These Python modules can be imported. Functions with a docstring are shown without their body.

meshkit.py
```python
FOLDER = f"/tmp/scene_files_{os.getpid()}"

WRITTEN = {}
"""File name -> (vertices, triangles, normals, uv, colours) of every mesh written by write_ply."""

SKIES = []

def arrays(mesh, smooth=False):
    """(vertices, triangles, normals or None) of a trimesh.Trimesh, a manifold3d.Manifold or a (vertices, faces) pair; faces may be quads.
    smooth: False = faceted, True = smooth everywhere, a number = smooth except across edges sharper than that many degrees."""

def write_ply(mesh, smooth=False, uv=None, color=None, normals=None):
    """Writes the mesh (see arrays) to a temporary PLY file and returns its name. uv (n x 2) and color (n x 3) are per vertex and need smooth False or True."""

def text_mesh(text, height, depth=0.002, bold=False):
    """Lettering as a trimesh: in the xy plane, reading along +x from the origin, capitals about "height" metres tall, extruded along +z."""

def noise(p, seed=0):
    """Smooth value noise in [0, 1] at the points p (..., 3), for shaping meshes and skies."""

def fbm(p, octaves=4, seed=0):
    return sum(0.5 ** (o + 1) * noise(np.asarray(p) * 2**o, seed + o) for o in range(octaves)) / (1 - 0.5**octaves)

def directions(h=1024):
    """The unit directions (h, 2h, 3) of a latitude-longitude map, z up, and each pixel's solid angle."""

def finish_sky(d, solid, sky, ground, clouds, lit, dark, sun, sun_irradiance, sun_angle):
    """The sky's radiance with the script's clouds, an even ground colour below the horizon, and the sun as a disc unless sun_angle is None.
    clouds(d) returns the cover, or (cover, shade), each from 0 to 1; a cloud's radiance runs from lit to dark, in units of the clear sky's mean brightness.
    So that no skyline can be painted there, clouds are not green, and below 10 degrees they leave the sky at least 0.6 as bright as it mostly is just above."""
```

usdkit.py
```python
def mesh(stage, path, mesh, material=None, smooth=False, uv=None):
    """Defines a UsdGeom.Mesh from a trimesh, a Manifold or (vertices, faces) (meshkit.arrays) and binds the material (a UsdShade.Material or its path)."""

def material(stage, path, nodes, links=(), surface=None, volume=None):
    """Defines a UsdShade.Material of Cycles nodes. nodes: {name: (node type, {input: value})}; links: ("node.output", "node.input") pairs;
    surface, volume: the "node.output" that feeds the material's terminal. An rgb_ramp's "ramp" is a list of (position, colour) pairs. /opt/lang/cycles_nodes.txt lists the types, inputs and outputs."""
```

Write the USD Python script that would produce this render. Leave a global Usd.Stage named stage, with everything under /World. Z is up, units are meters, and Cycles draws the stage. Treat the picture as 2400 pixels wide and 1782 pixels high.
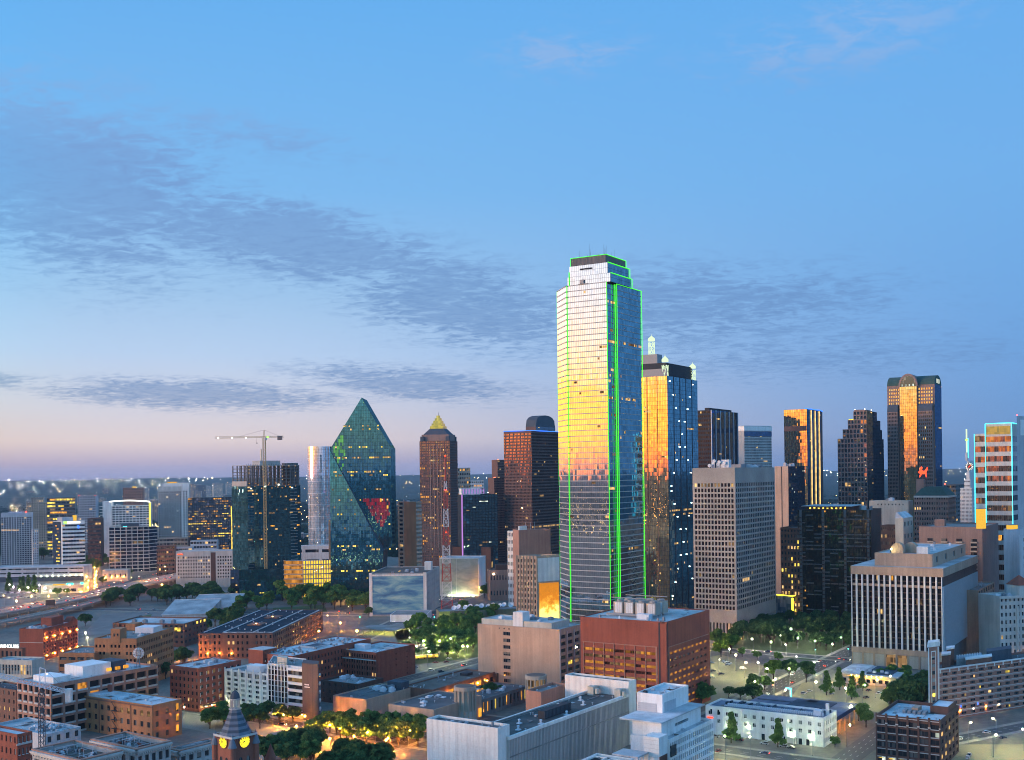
import math, random, numpy as np, trimesh, usdkit, meshkit
from pxr import Usd, UsdGeom, UsdLux, UsdShade, Gf, Sdf, Vt
stage = Usd.Stage.CreateInMemory()
UsdGeom.Xform.Define(stage, '/World')
# ------------------------------------------------------------------ camera, sky, sun, exposure
F, U0, V0, H, ROLL = 2640.0, 1200.0, 1109.0, 145.0, math.radians(0.72)     # focal length and principal point in photo pixels, eye height in metres
camera = UsdGeom.Camera.Define(stage, '/World/camera')
camera.CreateHorizontalApertureAttr(36.0)
camera.CreateFocalLengthAttr(36 * F / 2400)
camera.CreateVerticalApertureOffsetAttr((V0 - 891) * 36 / 2400.0)
camera.CreateClippingRangeAttr(Gf.Vec2f(1, 200000))
camera.AddTranslateOp().Set(Gf.Vec3d(0, 0, H))
camera.AddRotateXYZOp().Set(Gf.Vec3f(90, 0, 0))
camera.AddRotateZOp().Set(-math.degrees(ROLL))
camera.CreateExposureAttr(1.0)
SUN_EL, SUN_AZ = math.radians(1.4), math.radians(258)


class Graph:
    """Collects the nodes of one material."""
    def __init__(self): self.nodes, self.links, self.n = {}, [], 0
    def add(self, kind, out, **inputs):
        self.n += 1; name = f'n{self.n}'; plain = {}
        for k, v in inputs.items():
            if isinstance(v, str) and '.' in v and v.split('.')[0] in self.nodes: self.links.append((v, f'{name}.{k}'))
            else: plain[k] = v
        self.nodes[name] = (kind, plain)
        return f'{name}.{out}'
    def math(self, op, a, b=0.5, c=0.0, clamp=False): return self.add('math', 'value', math_type=op, value1=a, value2=b, value3=c, use_clamp=clamp)
    def step(self, v, a, b): return self.add('map_range', 'result', range_type='smoothstep', value=v, from_min=a, from_max=b, to_min=0.0, to_max=1.0, clamp=True)
    def mix(self, fac, a, b, kind='mix'): return self.add('mix', 'color', mix_type=kind, fac=fac, color1=a, color2=b)
    def ramp(self, fac, stops): return self.add('rgb_ramp', 'color', fac=fac, ramp=stops)
    def done(self, path, **ends): return usdkit.material(stage, path, self.nodes, self.links, **ends)


def lin(r, g, b):
    return tuple(((c / 255) / 12.92 if c / 255 < 0.04045 else ((c / 255 + 0.055) / 1.055) ** 2.4) for c in (r, g, b))


def sky_material():
    g = Graph(); K = 1 / 0.3                                  # background strength 0.15, one stop of exposure
    d = g.add('texture_coordinate', 'generated')
    x, y, z = (g.add('separate_xyz', c, vector=d) for c in 'xyz')
    el = g.math('multiply', g.math('arcsine', z), 57.2958)       # degrees above the horizon
    az = g.math('multiply', g.math('arctan2', x, y), 57.2958)    # degrees from +y, clockwise
    glow = g.add('sky_texture', 'color', sky_type='single_scattering', sun_disc=False, sun_elevation=SUN_EL, sun_rotation=SUN_AZ, altitude=100.0, air_density=1.0, aerosol_density=1.4, ozone_density=3.0)
    k = lambda *c: tuple(K * v for v in lin(*c))
    t = g.math('divide', el, 90.0, clamp=True)
    west = g.ramp(t, [(0, k(160, 158, 190)), (.007, k(190, 174, 194)), (.019, k(230, 212, 210)), (.039, k(212, 213, 226)), (.067, k(186, 210, 240)), (.1, k(162, 200, 237)), (.155, k(128, 187, 240)), (.27, k(100, 175, 240)), (.6, k(84, 152, 226)), (1, k(78, 142, 216))])
    east = g.ramp(t, [(0, k(92, 136, 184)), (.019, k(98, 148, 204)), (.045, k(104, 157, 216)), (.09, k(109, 167, 227)), (.155, k(114, 176, 235)), (.27, k(101, 173, 239)), (.6, k(84, 152, 226)), (1, k(78, 142, 216))])
    toward = g.math('add', g.math('multiply', x, math.sin(SUN_AZ)), g.math('multiply', y, math.cos(SUN_AZ)))
    base = g.mix(g.step(toward, -.72, .1), east, west)
    # thin evening cloud, in streaks along the horizon
    zz = g.math('add', g.math('maximum', z, 0.0), 0.12)
    plane = g.add('combine_xyz', 'vector', x=g.math('divide', x, zz), y=g.math('divide', y, zz), z=0.0)
    n1 = g.add('noise_texture', 'fac', vector=g.add('mapping', 'vector', vector=plane, scale=(1.6, 2.0, 1), rotation=(0, 0, .5)), scale=2.2, detail=9, roughness=.62, distortion=.5)
    n2 = g.add('noise_texture', 'fac', vector=g.add('mapping', 'vector', vector=plane, scale=(5.5, 7.5, 1), rotation=(0, 0, .5)), scale=3.0, detail=8, roughness=.62, distortion=.7)
    cover = 0.0
    for a0, e0, wa, we, s, tilt in ((-22, 14.0, 8, 4.2, 1.1, -.18), (-11, 11.6, 9.5, 2.0, 1.1, -.2), (-3, 8.8, 7, 2.4, 1.0, -.22), (-15.5, 4.05, 7.0, .75, 1.1, -.03), (-5, 4.6, 6, .9, 1.0, -.1), (9, 8.2, 11, 2.3, .85, .0), (-26, 4.6, 3, .5, 1.0, 0), (15, 5.6, 12, 1.8, .6, .0), (3, 20.5, 4, 1.2, .8, 0), (16, 20, 7, 2, .7, .1), (-14, 16.5, 9, 1.2, .55, -.1)):
        da = g.math('subtract', az, a0); de = g.math('subtract', g.math('subtract', el, e0), g.math('multiply', da, tilt))
        q = g.math('add', g.math('power', g.math('divide', da, wa), 2.0), g.math('power', g.math('divide', de, we), 2.0))
        cover = g.math('maximum', g.math('multiply', g.math('exponent', g.math('multiply', q, -0.8)), s), cover)
    rest = g.step(g.math('absolute', az), 30, 50)               # past the frame: an even scatter of the same cloud
    cover = g.math('maximum', g.math('multiply', rest, .45), cover)
    dens = g.math('add', g.math('multiply', n1, .42), g.math('multiply', n2, .58))
    amount = g.step(g.math('add', dens, g.math('multiply', g.math('subtract', cover, .5), .26)), .42, .61)
    amount = g.math('multiply', amount, g.math('multiply', g.step(cover, .02, .75), .76))
    cloud = g.ramp(t, [(0, k(150, 152, 180)), (.03, k(108, 140, 182)), (.06, k(104, 142, 192)), (.1, k(106, 144, 196)), (.17, k(120, 154, 206)), (.22, k(146, 182, 230)), (1, k(140, 176, 226))])
    cloud = g.mix(g.step(n2, .45, .68), g.mix(.22, cloud, base), cloud)
    seen = g.mix(amount, base, cloud)
    whole = g.mix(g.step(toward, .10, .62), seen, g.mix(1.0, g.add('hsv', 'color', hue=.486, saturation=1.36, value=4.0, fac=1.0, color=glow), g.mix(1.0, base, (.35, .35, .35), 'multiply'), 'add'))
    b = g.add('background_shader', 'background', color=whole, strength=0.15)
    return g.done('/World/Looks/sky', surface=b)


dome = UsdLux.DomeLight.Define(stage, '/World/sky')
UsdShade.MaterialBindingAPI.Apply(dome.GetPrim()).Bind(sky_material())
dome.GetPrim().SetCustomDataByKey('kind', 'structure')
sun = UsdLux.DistantLight.Define(stage, '/World/sun')
sun.CreateIntensityAttr(0.4); sun.CreateNormalizeAttr(True); sun.CreateAngleAttr(18.0); sun.CreateColorAttr(Gf.Vec3f(1.0, .80, .62))
sun.AddRotateZOp().Set(180 - math.degrees(SUN_AZ)); sun.AddRotateXOp().Set(90 - math.degrees(SUN_EL))


# ------------------------------------------------------------------ helpers: from the photograph's corners to metres, meshes, things and parts
random.seed(7); rng = np.random.default_rng(7)
CR, SR = math.cos(ROLL), math.sin(ROLL)


def ray(u, v):
    a, b = (u - U0) / F, (V0 - v) / F
    return a * CR + b * SR, b * CR - a * SR


def at(u, v, Y):
    x, z = ray(u, v); return np.array([x * Y, Y, H + z * Y])


def ground(u, v, z=0.0):
    x, r = ray(u, v); Y = (z - H) / r; return np.array([x * Y, Y, z])


def vbase(u, Y, z=0.0):                                             # the picture row of height z at depth Y
    lo, hi = 400.0, 4000.0
    for _ in range(40):
        m = (lo + hi) / 2
        if at(u, m, Y)[2] > z: lo = m
        else: hi = m
    return lo


def along(C, e, u, v):
    """How far from C in direction e a point shows in column u (near row v)."""
    k = ray(u, v)[0]; return (k * C[1] - C[0]) / (e[0] - k * e[1])


class MB:
    """Collects the faces of one mesh."""
    def __init__(s): s.v, s.f, s.n = [], [], 0
    def add(s, v, f):
        v = np.asarray(v, float).reshape(-1, 3); s.v.append(v); s.f.append(np.asarray(f, int) + s.n); s.n += len(v); return s
    def quads(s, q):
        q = np.asarray(q, float).reshape(-1, 4, 3); i = np.arange(len(q))[:, None] * 4
        return s.add(q.reshape(-1, 3), np.vstack([i + [0, 1, 2], i + [0, 2, 3]]))
    def box(s, x0, y0, z0, x1, y1, z1):
        v = np.array([[x, y, z] for z in (z0, z1) for x, y in ((x0, y0), (x1, y0), (x1, y1), (x0, y1))])
        return s.add(v, [[0, 2, 1], [0, 3, 2], [4, 5, 6], [4, 6, 7]] + [t for i in range(4) for t in ([i, (i + 1) % 4, i + 4], [(i + 1) % 4, (i + 1) % 4 + 4, i + 4])])
    def prism(s, poly, z0, z1, top=None):
        p = np.asarray(poly, float); n = len(p); q = p if top is None else np.asarray(top, float)
        v = np.vstack([np.c_[p, np.full(n, z0)], np.c_[q, np.full(n, z1)]])
        f = [t for i in range(n) for t in ([i, (i + 1) % n, i + n], [(i + 1) % n, (i + 1) % n + n, i + n])]
        f += [[0, i + 1, i] for i in range(1, n - 1)] + [[n, n + i, n + i + 1] for i in range(1, n - 1)]
        return s.add(v, f)
    def ring(s, c, r, n, a0=0.0):
        a = a0 + np.arange(n) * 2 * np.pi / n; return np.c_[c[0] + r * np.cos(a), c[1] + r * np.sin(a)]
    def cyl(s, c, r, z0, z1, n=12, r1=None, a0=0.0):
        return s.prism(s.ring(c, r, n, a0), z0, z1, s.ring(c, max(r if r1 is None else r1, 1e-3), n, a0))
    def bar(s, p, q, w=0.3, n=4):
        p, q = np.asarray(p, float), np.asarray(q, float); t = (q - p) / (np.linalg.norm(q - p) + 1e-9)
        a = np.cross(t, [0, 0, 1.0] if abs(t[2]) < .9 else [1.0, 0, 0]); a /= np.linalg.norm(a); b = np.cross(t, a)
        k = np.pi / 4 + np.arange(n) * 2 * np.pi / n; o = w * .7 * (np.cos(k)[:, None] * a + np.sin(k)[:, None] * b)
        f = [x for i in range(n) for x in ([i, (i + 1) % n, i + n], [(i + 1) % n, (i + 1) % n + n, i + n])] + [[0, i + 1, i] for i in range(1, n - 1)] + [[n, n + i, n + i + 1] for i in range(1, n - 1)]
        return s.add(np.vstack([p + o, q + o]), f)
    def dome(s, c, r, z0, h, n=12, m=5, flat=None):
        for k in range(m):
            a, b = k / m * np.pi / 2, (k + 1) / m * np.pi / 2
            s.prism(s.ring(c, r * np.cos(a), n), z0 + h * np.sin(a), z0 + h * np.sin(b), s.ring(c, max(r * np.cos(b), 1e-3), n))
        return s
    def arrays(s): return (np.vstack(s.v), np.vstack(s.f)) if s.v else (np.zeros((0, 3)), np.zeros((0, 3), int))


USED = {}


def numbered(parent, name):
    k = USED[(parent, name)] = USED.get((parent, name), -1) + 1
    return f'{parent}/{name}' if k == 0 else f'{parent}/{name}_{k:03d}'


def custom(prim, **kw):
    for k, v in kw.items():
        if v: prim.SetCustomDataByKey(k, v)


def put_mesh(path, v, f, mat, normals=False):
    m = UsdGeom.Mesh.Define(stage, path)
    m.CreatePointsAttr(Vt.Vec3fArray.FromNumpy(np.ascontiguousarray(v, np.float32)))
    m.CreateFaceVertexCountsAttr(Vt.IntArray.FromNumpy(np.full(len(f), 3, np.int32)))
    m.CreateFaceVertexIndicesAttr(Vt.IntArray.FromNumpy(np.ascontiguousarray(f, np.int32).ravel()))
    m.CreateSubdivisionSchemeAttr('none')
    UsdShade.MaterialBindingAPI.Apply(m.GetPrim()).Bind(MAT(mat))
    return m.GetPrim()


def structure(name, mb, mat, kind='structure', label=None):
    v, f = mb.arrays(); p = put_mesh(numbered('/World', name), v, f, mat); custom(p, kind=kind, label=label); return p


class Thing:
    """One top-level object: an Xform at its base. Local x runs along e1 (away to the right), local y along e2 (away to the left)."""
    def __init__(s, name, label, cat, loc=(0, 0, 0), th=90.0, th2=None, group=None):
        s.path = numbered('/World', name); x = UsdGeom.Xform.Define(stage, s.path); s.prim = x.GetPrim(); s.loc = np.array(loc, float)
        x.AddTranslateOp().Set(Gf.Vec3d(*map(float, loc))); custom(s.prim, label=label, category=cat, group=group)
        a, b = math.radians(th), math.radians(th if th2 is None else th2)
        s.e1, s.e2 = np.array([math.sin(a), math.cos(a)]), np.array([-math.cos(b), math.sin(b)]); s.count = {}
        s.W = s.D = s.Z = 0.0; s.px = F / max(s.loc[1], 50.0)          # photo pixels per metre here
    def part(s, name, mb, mat, label=None, kind=None, under=None):
        v, f = mb.arrays()
        if not len(f): return None
        w = v.copy(); w[:, :2] = v[:, :1] * s.e1 + v[:, 1:2] * s.e2
        p = put_mesh(numbered(under or s.path, name), w, f, mat); custom(p, label=label, kind=kind); return p
    def box(s, name, mat, *b, **kw): return s.part(name, MB().box(*b), mat, **kw)
    def local(s, P):                                                  # world point -> local
        d = np.asarray(P, float) - s.loc; m = np.array([s.e1, s.e2]).T; xy = np.linalg.solve(m, d[:2]); return np.array([xy[0], xy[1], d[2]])


def block(name, label, cat, u, vt, ul=None, ur=None, Y=None, vb=None, th=32.0, th2=None, W=None, D=None, group=None):
    """A building by its near vertical edge: column u, top row vt, at depth Y (or base row vb); its left face ends at column ul, its right face at ur."""
    if Y is None: Y = ground(u, vb)[1]
    P = at(u, vt, Y); t = Thing(name, label, cat, (P[0], P[1], 0), th, th2, group); t.Z = P[2]
    t.W = W if W is not None else along(P, t.e2, ul, vt); t.D = D if D is not None else along(P, t.e1, ur, vt)
    return t


def plane(side, off, s, d, z):
    s, d, z = np.broadcast_arrays(np.asarray(s, float), d, z)
    if side == 'w': return np.stack([off + d, s, z], -1)
    if side == 'e': return np.stack([off - d, s, z], -1)
    if side == 's': return np.stack([s, off + d, z], -1)
    return np.stack([s, off - d, z], -1)


PART_LIMIT = 300


def panes(t, name, Q, mats, big, under=None):
    """Window panes Q (n,4,3): each a part of its own where the photograph lets one pick them apart, the rest joined."""
    mats = np.asarray(mats); loose = 0
    if big:
        loose = min(len(Q), PART_LIMIT - t.count.get(name, 0)); t.count[name] = t.count.get(name, 0) + max(loose, 0)
        for q, m in zip(Q[:loose], mats[:loose]): t.part(name, MB().quads(q), str(m), under=under)
    for m in sorted(set(mats[loose:].tolist())):
        t.part(name + '_field', MB().quads(Q[loose:][mats[loose:] == m]), m, kind='stuff', under=under)


def runs(nx, nz, same=.42):
    """Random numbers for a grid of windows, often shared by neighbours on a floor (lights burn in runs): which are lit, and how."""
    r, c = rng.random((nx, nz)), rng.random((nx, nz))
    for i in range(1, nx): k = rng.random(nz) < same; r[i][k] = r[i - 1][k]; c[i][k] = c[i - 1][k]
    return r, c


def pick(r, c, lit, litm, dark): return litm[min(len(litm) - 1, int(c * len(litm)))] if r < lit else dark


def punched(t, wall, side, off, s0, s1, z0, z1, nx, nz, fw=.55, fh=.55, rec=.35, lo=0, hi=0, el=0, er=0, glass='glass_dark', lit=.06, litm=('lit_warm',), rows={}, cols=None, tilt=.004, name='window', split=0):
    """A wall with real window openings: frame and reveals go into the mesh WALL, panes stand REC behind it. lo, hi, el, er: blank margins."""
    a0, a1, b0, b1 = s0 + el, s1 - er, z0 + lo, z1 - hi
    cw, ch = (a1 - a0) / nx, (b1 - b0) / nz
    S = [a0 + (i + .5) * cw for i in range(nx)]; Zc = [b0 + (j + .5) * ch for j in range(nz)]
    hw, hh = cw * fw / 2, ch * fh / 2
    q = []
    def quad(sa, sb, za, zb, d=0.0): q.append(plane(side, off, [sa, sb, sb, sa], d, [za, za, zb, zb]))
    edges = [s0] + [e for s in S for e in (s - hw, s + hw)] + [s1]
    for i in range(nx + 1): quad(edges[2 * i], edges[2 * i + 1], z0, z1)
    hz = [z0] + [e for z in Zc for e in (z - hh, z + hh)] + [z1]
    keep, Q = [], []
    for i in range(nx):
        sa, sb = edges[2 * i + 1], edges[2 * i + 2]
        for j in range(nz + 1): quad(sa, sb, hz[2 * j], hz[2 * j + 1])
        for j in range(nz):
            za, zb = hz[2 * j + 1], hz[2 * j + 2]
            if cols and (i, j) in cols: quad(sa, sb, za, zb); continue
            for (x0, x1, y0, y1) in ((sa, sa, za, zb), (sb, sb, za, zb)): q.append(plane(side, off, [x0, x0, x0, x0], [0, rec, rec, 0], [y0, y0, y1, y1]))
            for y in (za, zb): q.append(plane(side, off, [sa, sb, sb, sa], [0, 0, rec, rec], [y, y, y, y]))
            keep.append((i, j)); k = max(1, split)
            for m in range(k):
                xa, xb = sa + (sb - sa) * m / k + (.06 if m else 0), sa + (sb - sa) * (m + 1) / k - (.06 if m < k - 1 else 0)
                a, b = rng.normal(0, tilt, 2); c = (xa + xb) / 2, (za + zb) / 2
                Q.append(plane(side, off, [xa, xb, xb, xa], [rec + a * (x - c[0]) + b * (z - c[1]) for x, z in ((xa, za), (xb, za), (xb, zb), (xa, zb))], [za, za, zb, zb]))
            if k > 1: quad(sa, sb, za, zb, rec + .12)
    wall.quads(np.array(q))
    mats = []; r, c = runs(nx * max(1, split), nz)
    for i, j in keep:
        for k in range(max(1, split)): a = i * max(1, split) + k; mats.append(pick(r[a, j], c[a, j], rows.get(j, lit), litm, glass))
    panes(t, name, np.array(Q), mats, max(cw * fw / max(1, split), ch * fh) * t.px > 8.5 and min(cw * fw / max(1, split), ch * fh) * t.px > 3.5)


def curtain(t, side, off, s0, s1, z0, z1, cw=1.6, ch=3.9, gap=.16, tilt=.003, mat='mirror', lit=.02, litm=('lit_warm',), band=4, rows={}, back='mullion', proud=.1, name='glass_band', spandrel=0, smat='spandrel'):
    """A glass wall of single tilted panes in front of a dark backing; each band of storeys is a part."""
    nx, nz = max(1, round((s1 - s0) / cw)), max(1, round((z1 - z0) / ch)); cw, ch = (s1 - s0) / nx, (z1 - z0) / nz
    t.part('mullion_grid', MB().quads(plane(side, off, [s0, s1, s1, s0], 0.0, [z0, z0, z1, z1])), back)
    I, J = np.meshgrid(np.arange(nx), np.arange(nz))
    a0, a1, b0, b1 = s0 + I * cw + gap / 2, s0 + (I + 1) * cw - gap / 2, z0 + J * ch + gap / 2 + spandrel, z0 + (J + 1) * ch - gap / 2
    A, B = rng.normal(0, tilt, I.shape), rng.normal(0, tilt, I.shape); hs, hz = (a1 - a0) / 2, (b1 - b0) / 2
    P = np.stack([plane(side, off, s, -proud + k * A * hs + m * B * hz, z) for s, z, k, m in ((a0, b0, -1, -1), (a1, b0, 1, -1), (a1, b1, 1, 1), (a0, b1, -1, 1))], 2)
    rr_, cc_ = runs(nx, nz)
    for j0 in range(0, nz, band):
        j1 = min(nz, j0 + band); Q = P[j0:j1].reshape(-1, 4, 3)
        m = np.array([pick(rr_[i, j], cc_[i, j], rows.get(j, lit), litm, mat) for j in range(j0, j1) for i in range(nx)])
        t.part(name, MB().quads(Q), mat)
        for k in sorted(set(m.tolist()) - {mat}): L = Q[m == k]; lo, up = L[:, :2], L[:, [3, 2]]; L = np.concatenate([lo + (up - lo) * .42, (lo + (up - lo) * .86)[:, ::-1]], 1) - plane(side, 0, 0, .04, 0); t.part('lit_window_field', MB().quads(L), k, kind='stuff')
    if spandrel:
        j = np.arange(nz); t.part('spandrel_field', MB().quads(np.stack([plane(side, off, s, -proud - .05, z) for s, z in ((np.full(nz, s0), z0 + j * ch), (np.full(nz, s1), z0 + j * ch), (np.full(nz, s1), z0 + j * ch + spandrel), (np.full(nz, s0), z0 + j * ch + spandrel))], 1)), smat, kind='stuff')


def tier(t, z0, z1, wall='concrete', roof='roof_grey', faces={}, x0=0, y0=0, x1=None, y1=None, par=1.0, name='wall', rname='roof', wlabel=None):
    """A rectangular storey block: walls (with the openings named in FACES), parapet, roof."""
    x1 = t.D if x1 is None else x1; y1 = t.W if y1 is None else y1
    w = MB()
    for side, off, a, b in (('w', x0, y0, y1), ('s', y0, x0, x1), ('e', x1, y0, y1), ('n', y1, x0, x1)):
        f = dict(faces.get(side, {}))
        kind = f.pop('kind', 'p')
        if not f: w.quads(plane(side, off, [a, b, b, a], 0.0, [z0, z0, z1, z1])); continue
        if kind == 'p': punched(t, w, side, off, a, b, z0, z1, **f)
        else:
            lo, hi = f.pop('lo', 0), f.pop('hi', 0)
            if lo: w.quads(plane(side, off, [a, b, b, a], 0.0, [z0, z0, z0 + lo, z0 + lo]))
            if hi: w.quads(plane(side, off, [a, b, b, a], 0.0, [z1 - hi, z1 - hi, z1, z1]))
            curtain(t, side, off, a, b, z0 + lo, z1 - hi, **f)
    k = .5
    if par > 0:
        for (a, b, c, d) in ((x0, y0, x1, y0 + k), (x0, y1 - k, x1, y1), (x0, y0 + k, x0 + k, y1 - k), (x1 - k, y0 + k, x1, y1 - k)):
            w.quads([[(a, b, z1), (c, b, z1), (c, d, z1), (a, d, z1)]])
        a, b, c, d = x0 + k, y0 + k, x1 - k, y1 - k
        w.quads([[(a, b, z1), (c, b, z1), (c, b, z1 - par), (a, b, z1 - par)], [(a, d, z1), (c, d, z1), (c, d, z1 - par), (a, d, z1 - par)], [(a, b, z1), (a, d, z1), (a, d, z1 - par), (a, b, z1 - par)], [(c, b, z1), (c, d, z1), (c, d, z1 - par), (c, b, z1 - par)]])
    else: a, b, c, d = x0, y0, x1, y1
    t.part(name, w, wall, label=wlabel)
    t.part(rname, MB().quads([[(a, b, z1 - par), (c, b, z1 - par), (c, d, z1 - par), (a, d, z1 - par)]]), roof)
    if t.loc[1] < 960 and c - a > 7 and d - b > 7 and rname == 'roof':       # what every flat roof gathers: pipes, vents, hatches, patches
        zr = z1 - par; R = random.Random(int(a * 13 + t.loc[0] * 7 + t.loc[1])); n = min(9, 2 + int((c - a) * (d - b) / 130)); spot = lambda m: (R.uniform(a + 1, c - m), R.uniform(b + 1, d - m))
        for _ in range(n): x, y = spot(1.5); t.part('roof_vent', MB().cyl((x, y), .22, zr, zr + .9, 6).cyl((x, y), .42, zr + .9, zr + 1.15, 8), 'metal_pale')
        for _ in range(n // 2 + 1): x, y = spot(5.5); l = R.uniform(3, min(14, max(4, c - x - 1))); t.part('roof_pipe', MB().bar((x, y, zr + .3), (x + l, y, zr + .3), .22).bar((x + l, y, zr + .3), (x + l, min(d - .8, y + R.uniform(2, 6)), zr + .3), .22), 'metal_grey')
        for _ in range(n // 2 + 1): x, y = spot(5); t.part('roof_patch', MB().box(x, y, zr + .01, x + R.uniform(2, 4.5), y + R.uniform(1.5, 4), zr + .05), R.choice(('roof_dark', 'roof_grey', 'roof_pale', 'roof_brown')))
        x, y = spot(3); t.part('roof_hatch', MB().box(x, y, zr, x + 1.4, y + 1.2, zr + .8).box(x - .1, y - .1, zr + .8, x + 1.5, y + 1.3, zr + .9), 'metal_pale')


def units(t, z, n, x0, y0, x1, y1, s=(1.5, 4), h=(1, 2.4), mats=('metal_pale', 'metal_grey', 'duct_white')):
    """Roof plant: air handlers with a fan ring, curbs and ducts."""
    for _ in range(n):
        a, b, k = random.uniform(*s), random.uniform(*s) * .7, random.uniform(*h); x, y = random.uniform(x0, max(x0, x1 - a)), random.uniform(y0, max(y0, y1 - b)); m = MB()
        m.box(x - .15, y - .15, z - .02, x + a + .15, y + b + .15, z + .25); m.box(x, y, z + .25, x + a, y + b, z + k); m.cyl((x + a / 2, y + b / 2), min(a, b) * .35, z + k, z + k + .3, 10)
        if random.random() < .5: m.box(x + a, y + b * .3, z + .3, x + a + a * .7, y + b * .7, z + .3 + k * .4)
        t.part('roof_unit', m, random.choice(mats))


def lightstrip(t, name, mat, pts, w=.8, label=None):
    m = MB()
    for p, q in zip(pts, pts[1:]): m.bar(p, q, w)
    return t.part(name, m, mat, label=label)


# ------------------------------------------------------------------ materials
LOOK, MADE = {}, {}


def MAT(name):
    if name not in MADE: MADE[name] = LOOK[name]('/World/Looks/' + name)
    return MADE[name]


def stone(name, c, var=.34, scale=.35, rough=.85, streak=0.0, spec=.3):
    def make(path):
        g = Graph(); p = g.add('geometry', 'position')
        big = g.add('noise_texture', 'fac', vector=p, scale=scale * .12, detail=4, roughness=.6); fine = g.add('noise_texture', 'fac', vector=p, scale=scale * 4, detail=3, roughness=.7)
        n = g.math('add', g.math('multiply', big, .6), g.math('multiply', fine, .4))
        if streak: n = g.math('add', g.math('multiply', n, 1 - streak), g.math('multiply', g.add('noise_texture', 'fac', vector=g.add('mapping', 'vector', vector=p, scale=(.5, .5, .03)), scale=1.0, detail=3), streak))
        col = g.ramp(n, [(.3, tuple(v * (1 - var) for v in c)), (.5, c), (.7, tuple(min(1, v * (1 + var)) for v in c))])
        s = g.add('principled_bsdf', 'BSDF', base_color=col, roughness=rough, specular_ior_level=spec); return g.done(path, surface=s)
    LOOK[name] = make


def cells(g, size=(2.3, 2.3, 3.7)):
    """A random number for every pane-sized cell of space."""
    return g.add('white_noise_texture', 'value', vector=g.add('vector_math', 'vector', math_type='snap', vector1=g.add('geometry', 'position'), vector2=size))


def mirror(name, c, rough=.03, var=.25, under=(.012, .016, .02)):
    """Coated glass: reflects by the colour C over a dark room."""
    def make(path):
        g = Graph(); r = cells(g)
        col = g.mix(r, tuple(v * (1 - var) for v in c), tuple(min(1, v * (1 + var)) for v in c))
        a = g.add('glossy_bsdf', 'BSDF', color=col, roughness=rough); d = g.add('diffuse_bsdf', 'BSDF', color=under)
        return g.done(path, surface=g.add('add_closure', 'closure', closure1=a, closure2=d))
    LOOK[name] = make


def pane(name, c, blind=(.22, .2, .17), share=.18, ior=1.7, rough=.06):
    """A plain window: dark glass, here and there with a blind down."""
    def make(path):
        g = Graph(); r = g.math('fraction', g.math('add', g.math('multiply', cells(g), 7.3), g.add('object_info', 'random')))
        col = g.ramp(r, [(0, c), (1 - share - .01, tuple(v * 1.8 for v in c)), (1 - share, blind), (1, tuple(v * .6 for v in blind))])
        s = g.add('principled_bsdf', 'BSDF', base_color=col, roughness=rough, ior=ior, specular_ior_level=.6); return g.done(path, surface=s)
    LOOK[name] = make


def emit(name, c, strength, var=0.0):
    def make(path):
        g = Graph(); s = strength
        if var:
            r = g.math('fraction', g.math('add', g.math('multiply', cells(g), 5.7), g.add('object_info', 'random')))
            s = g.math('multiply', g.math('multiply_add', r, 2 * var, 1 - var), strength)
        return g.done(path, surface=g.add('emission', 'emission', color=c, strength=s))
    LOOK[name] = make


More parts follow.
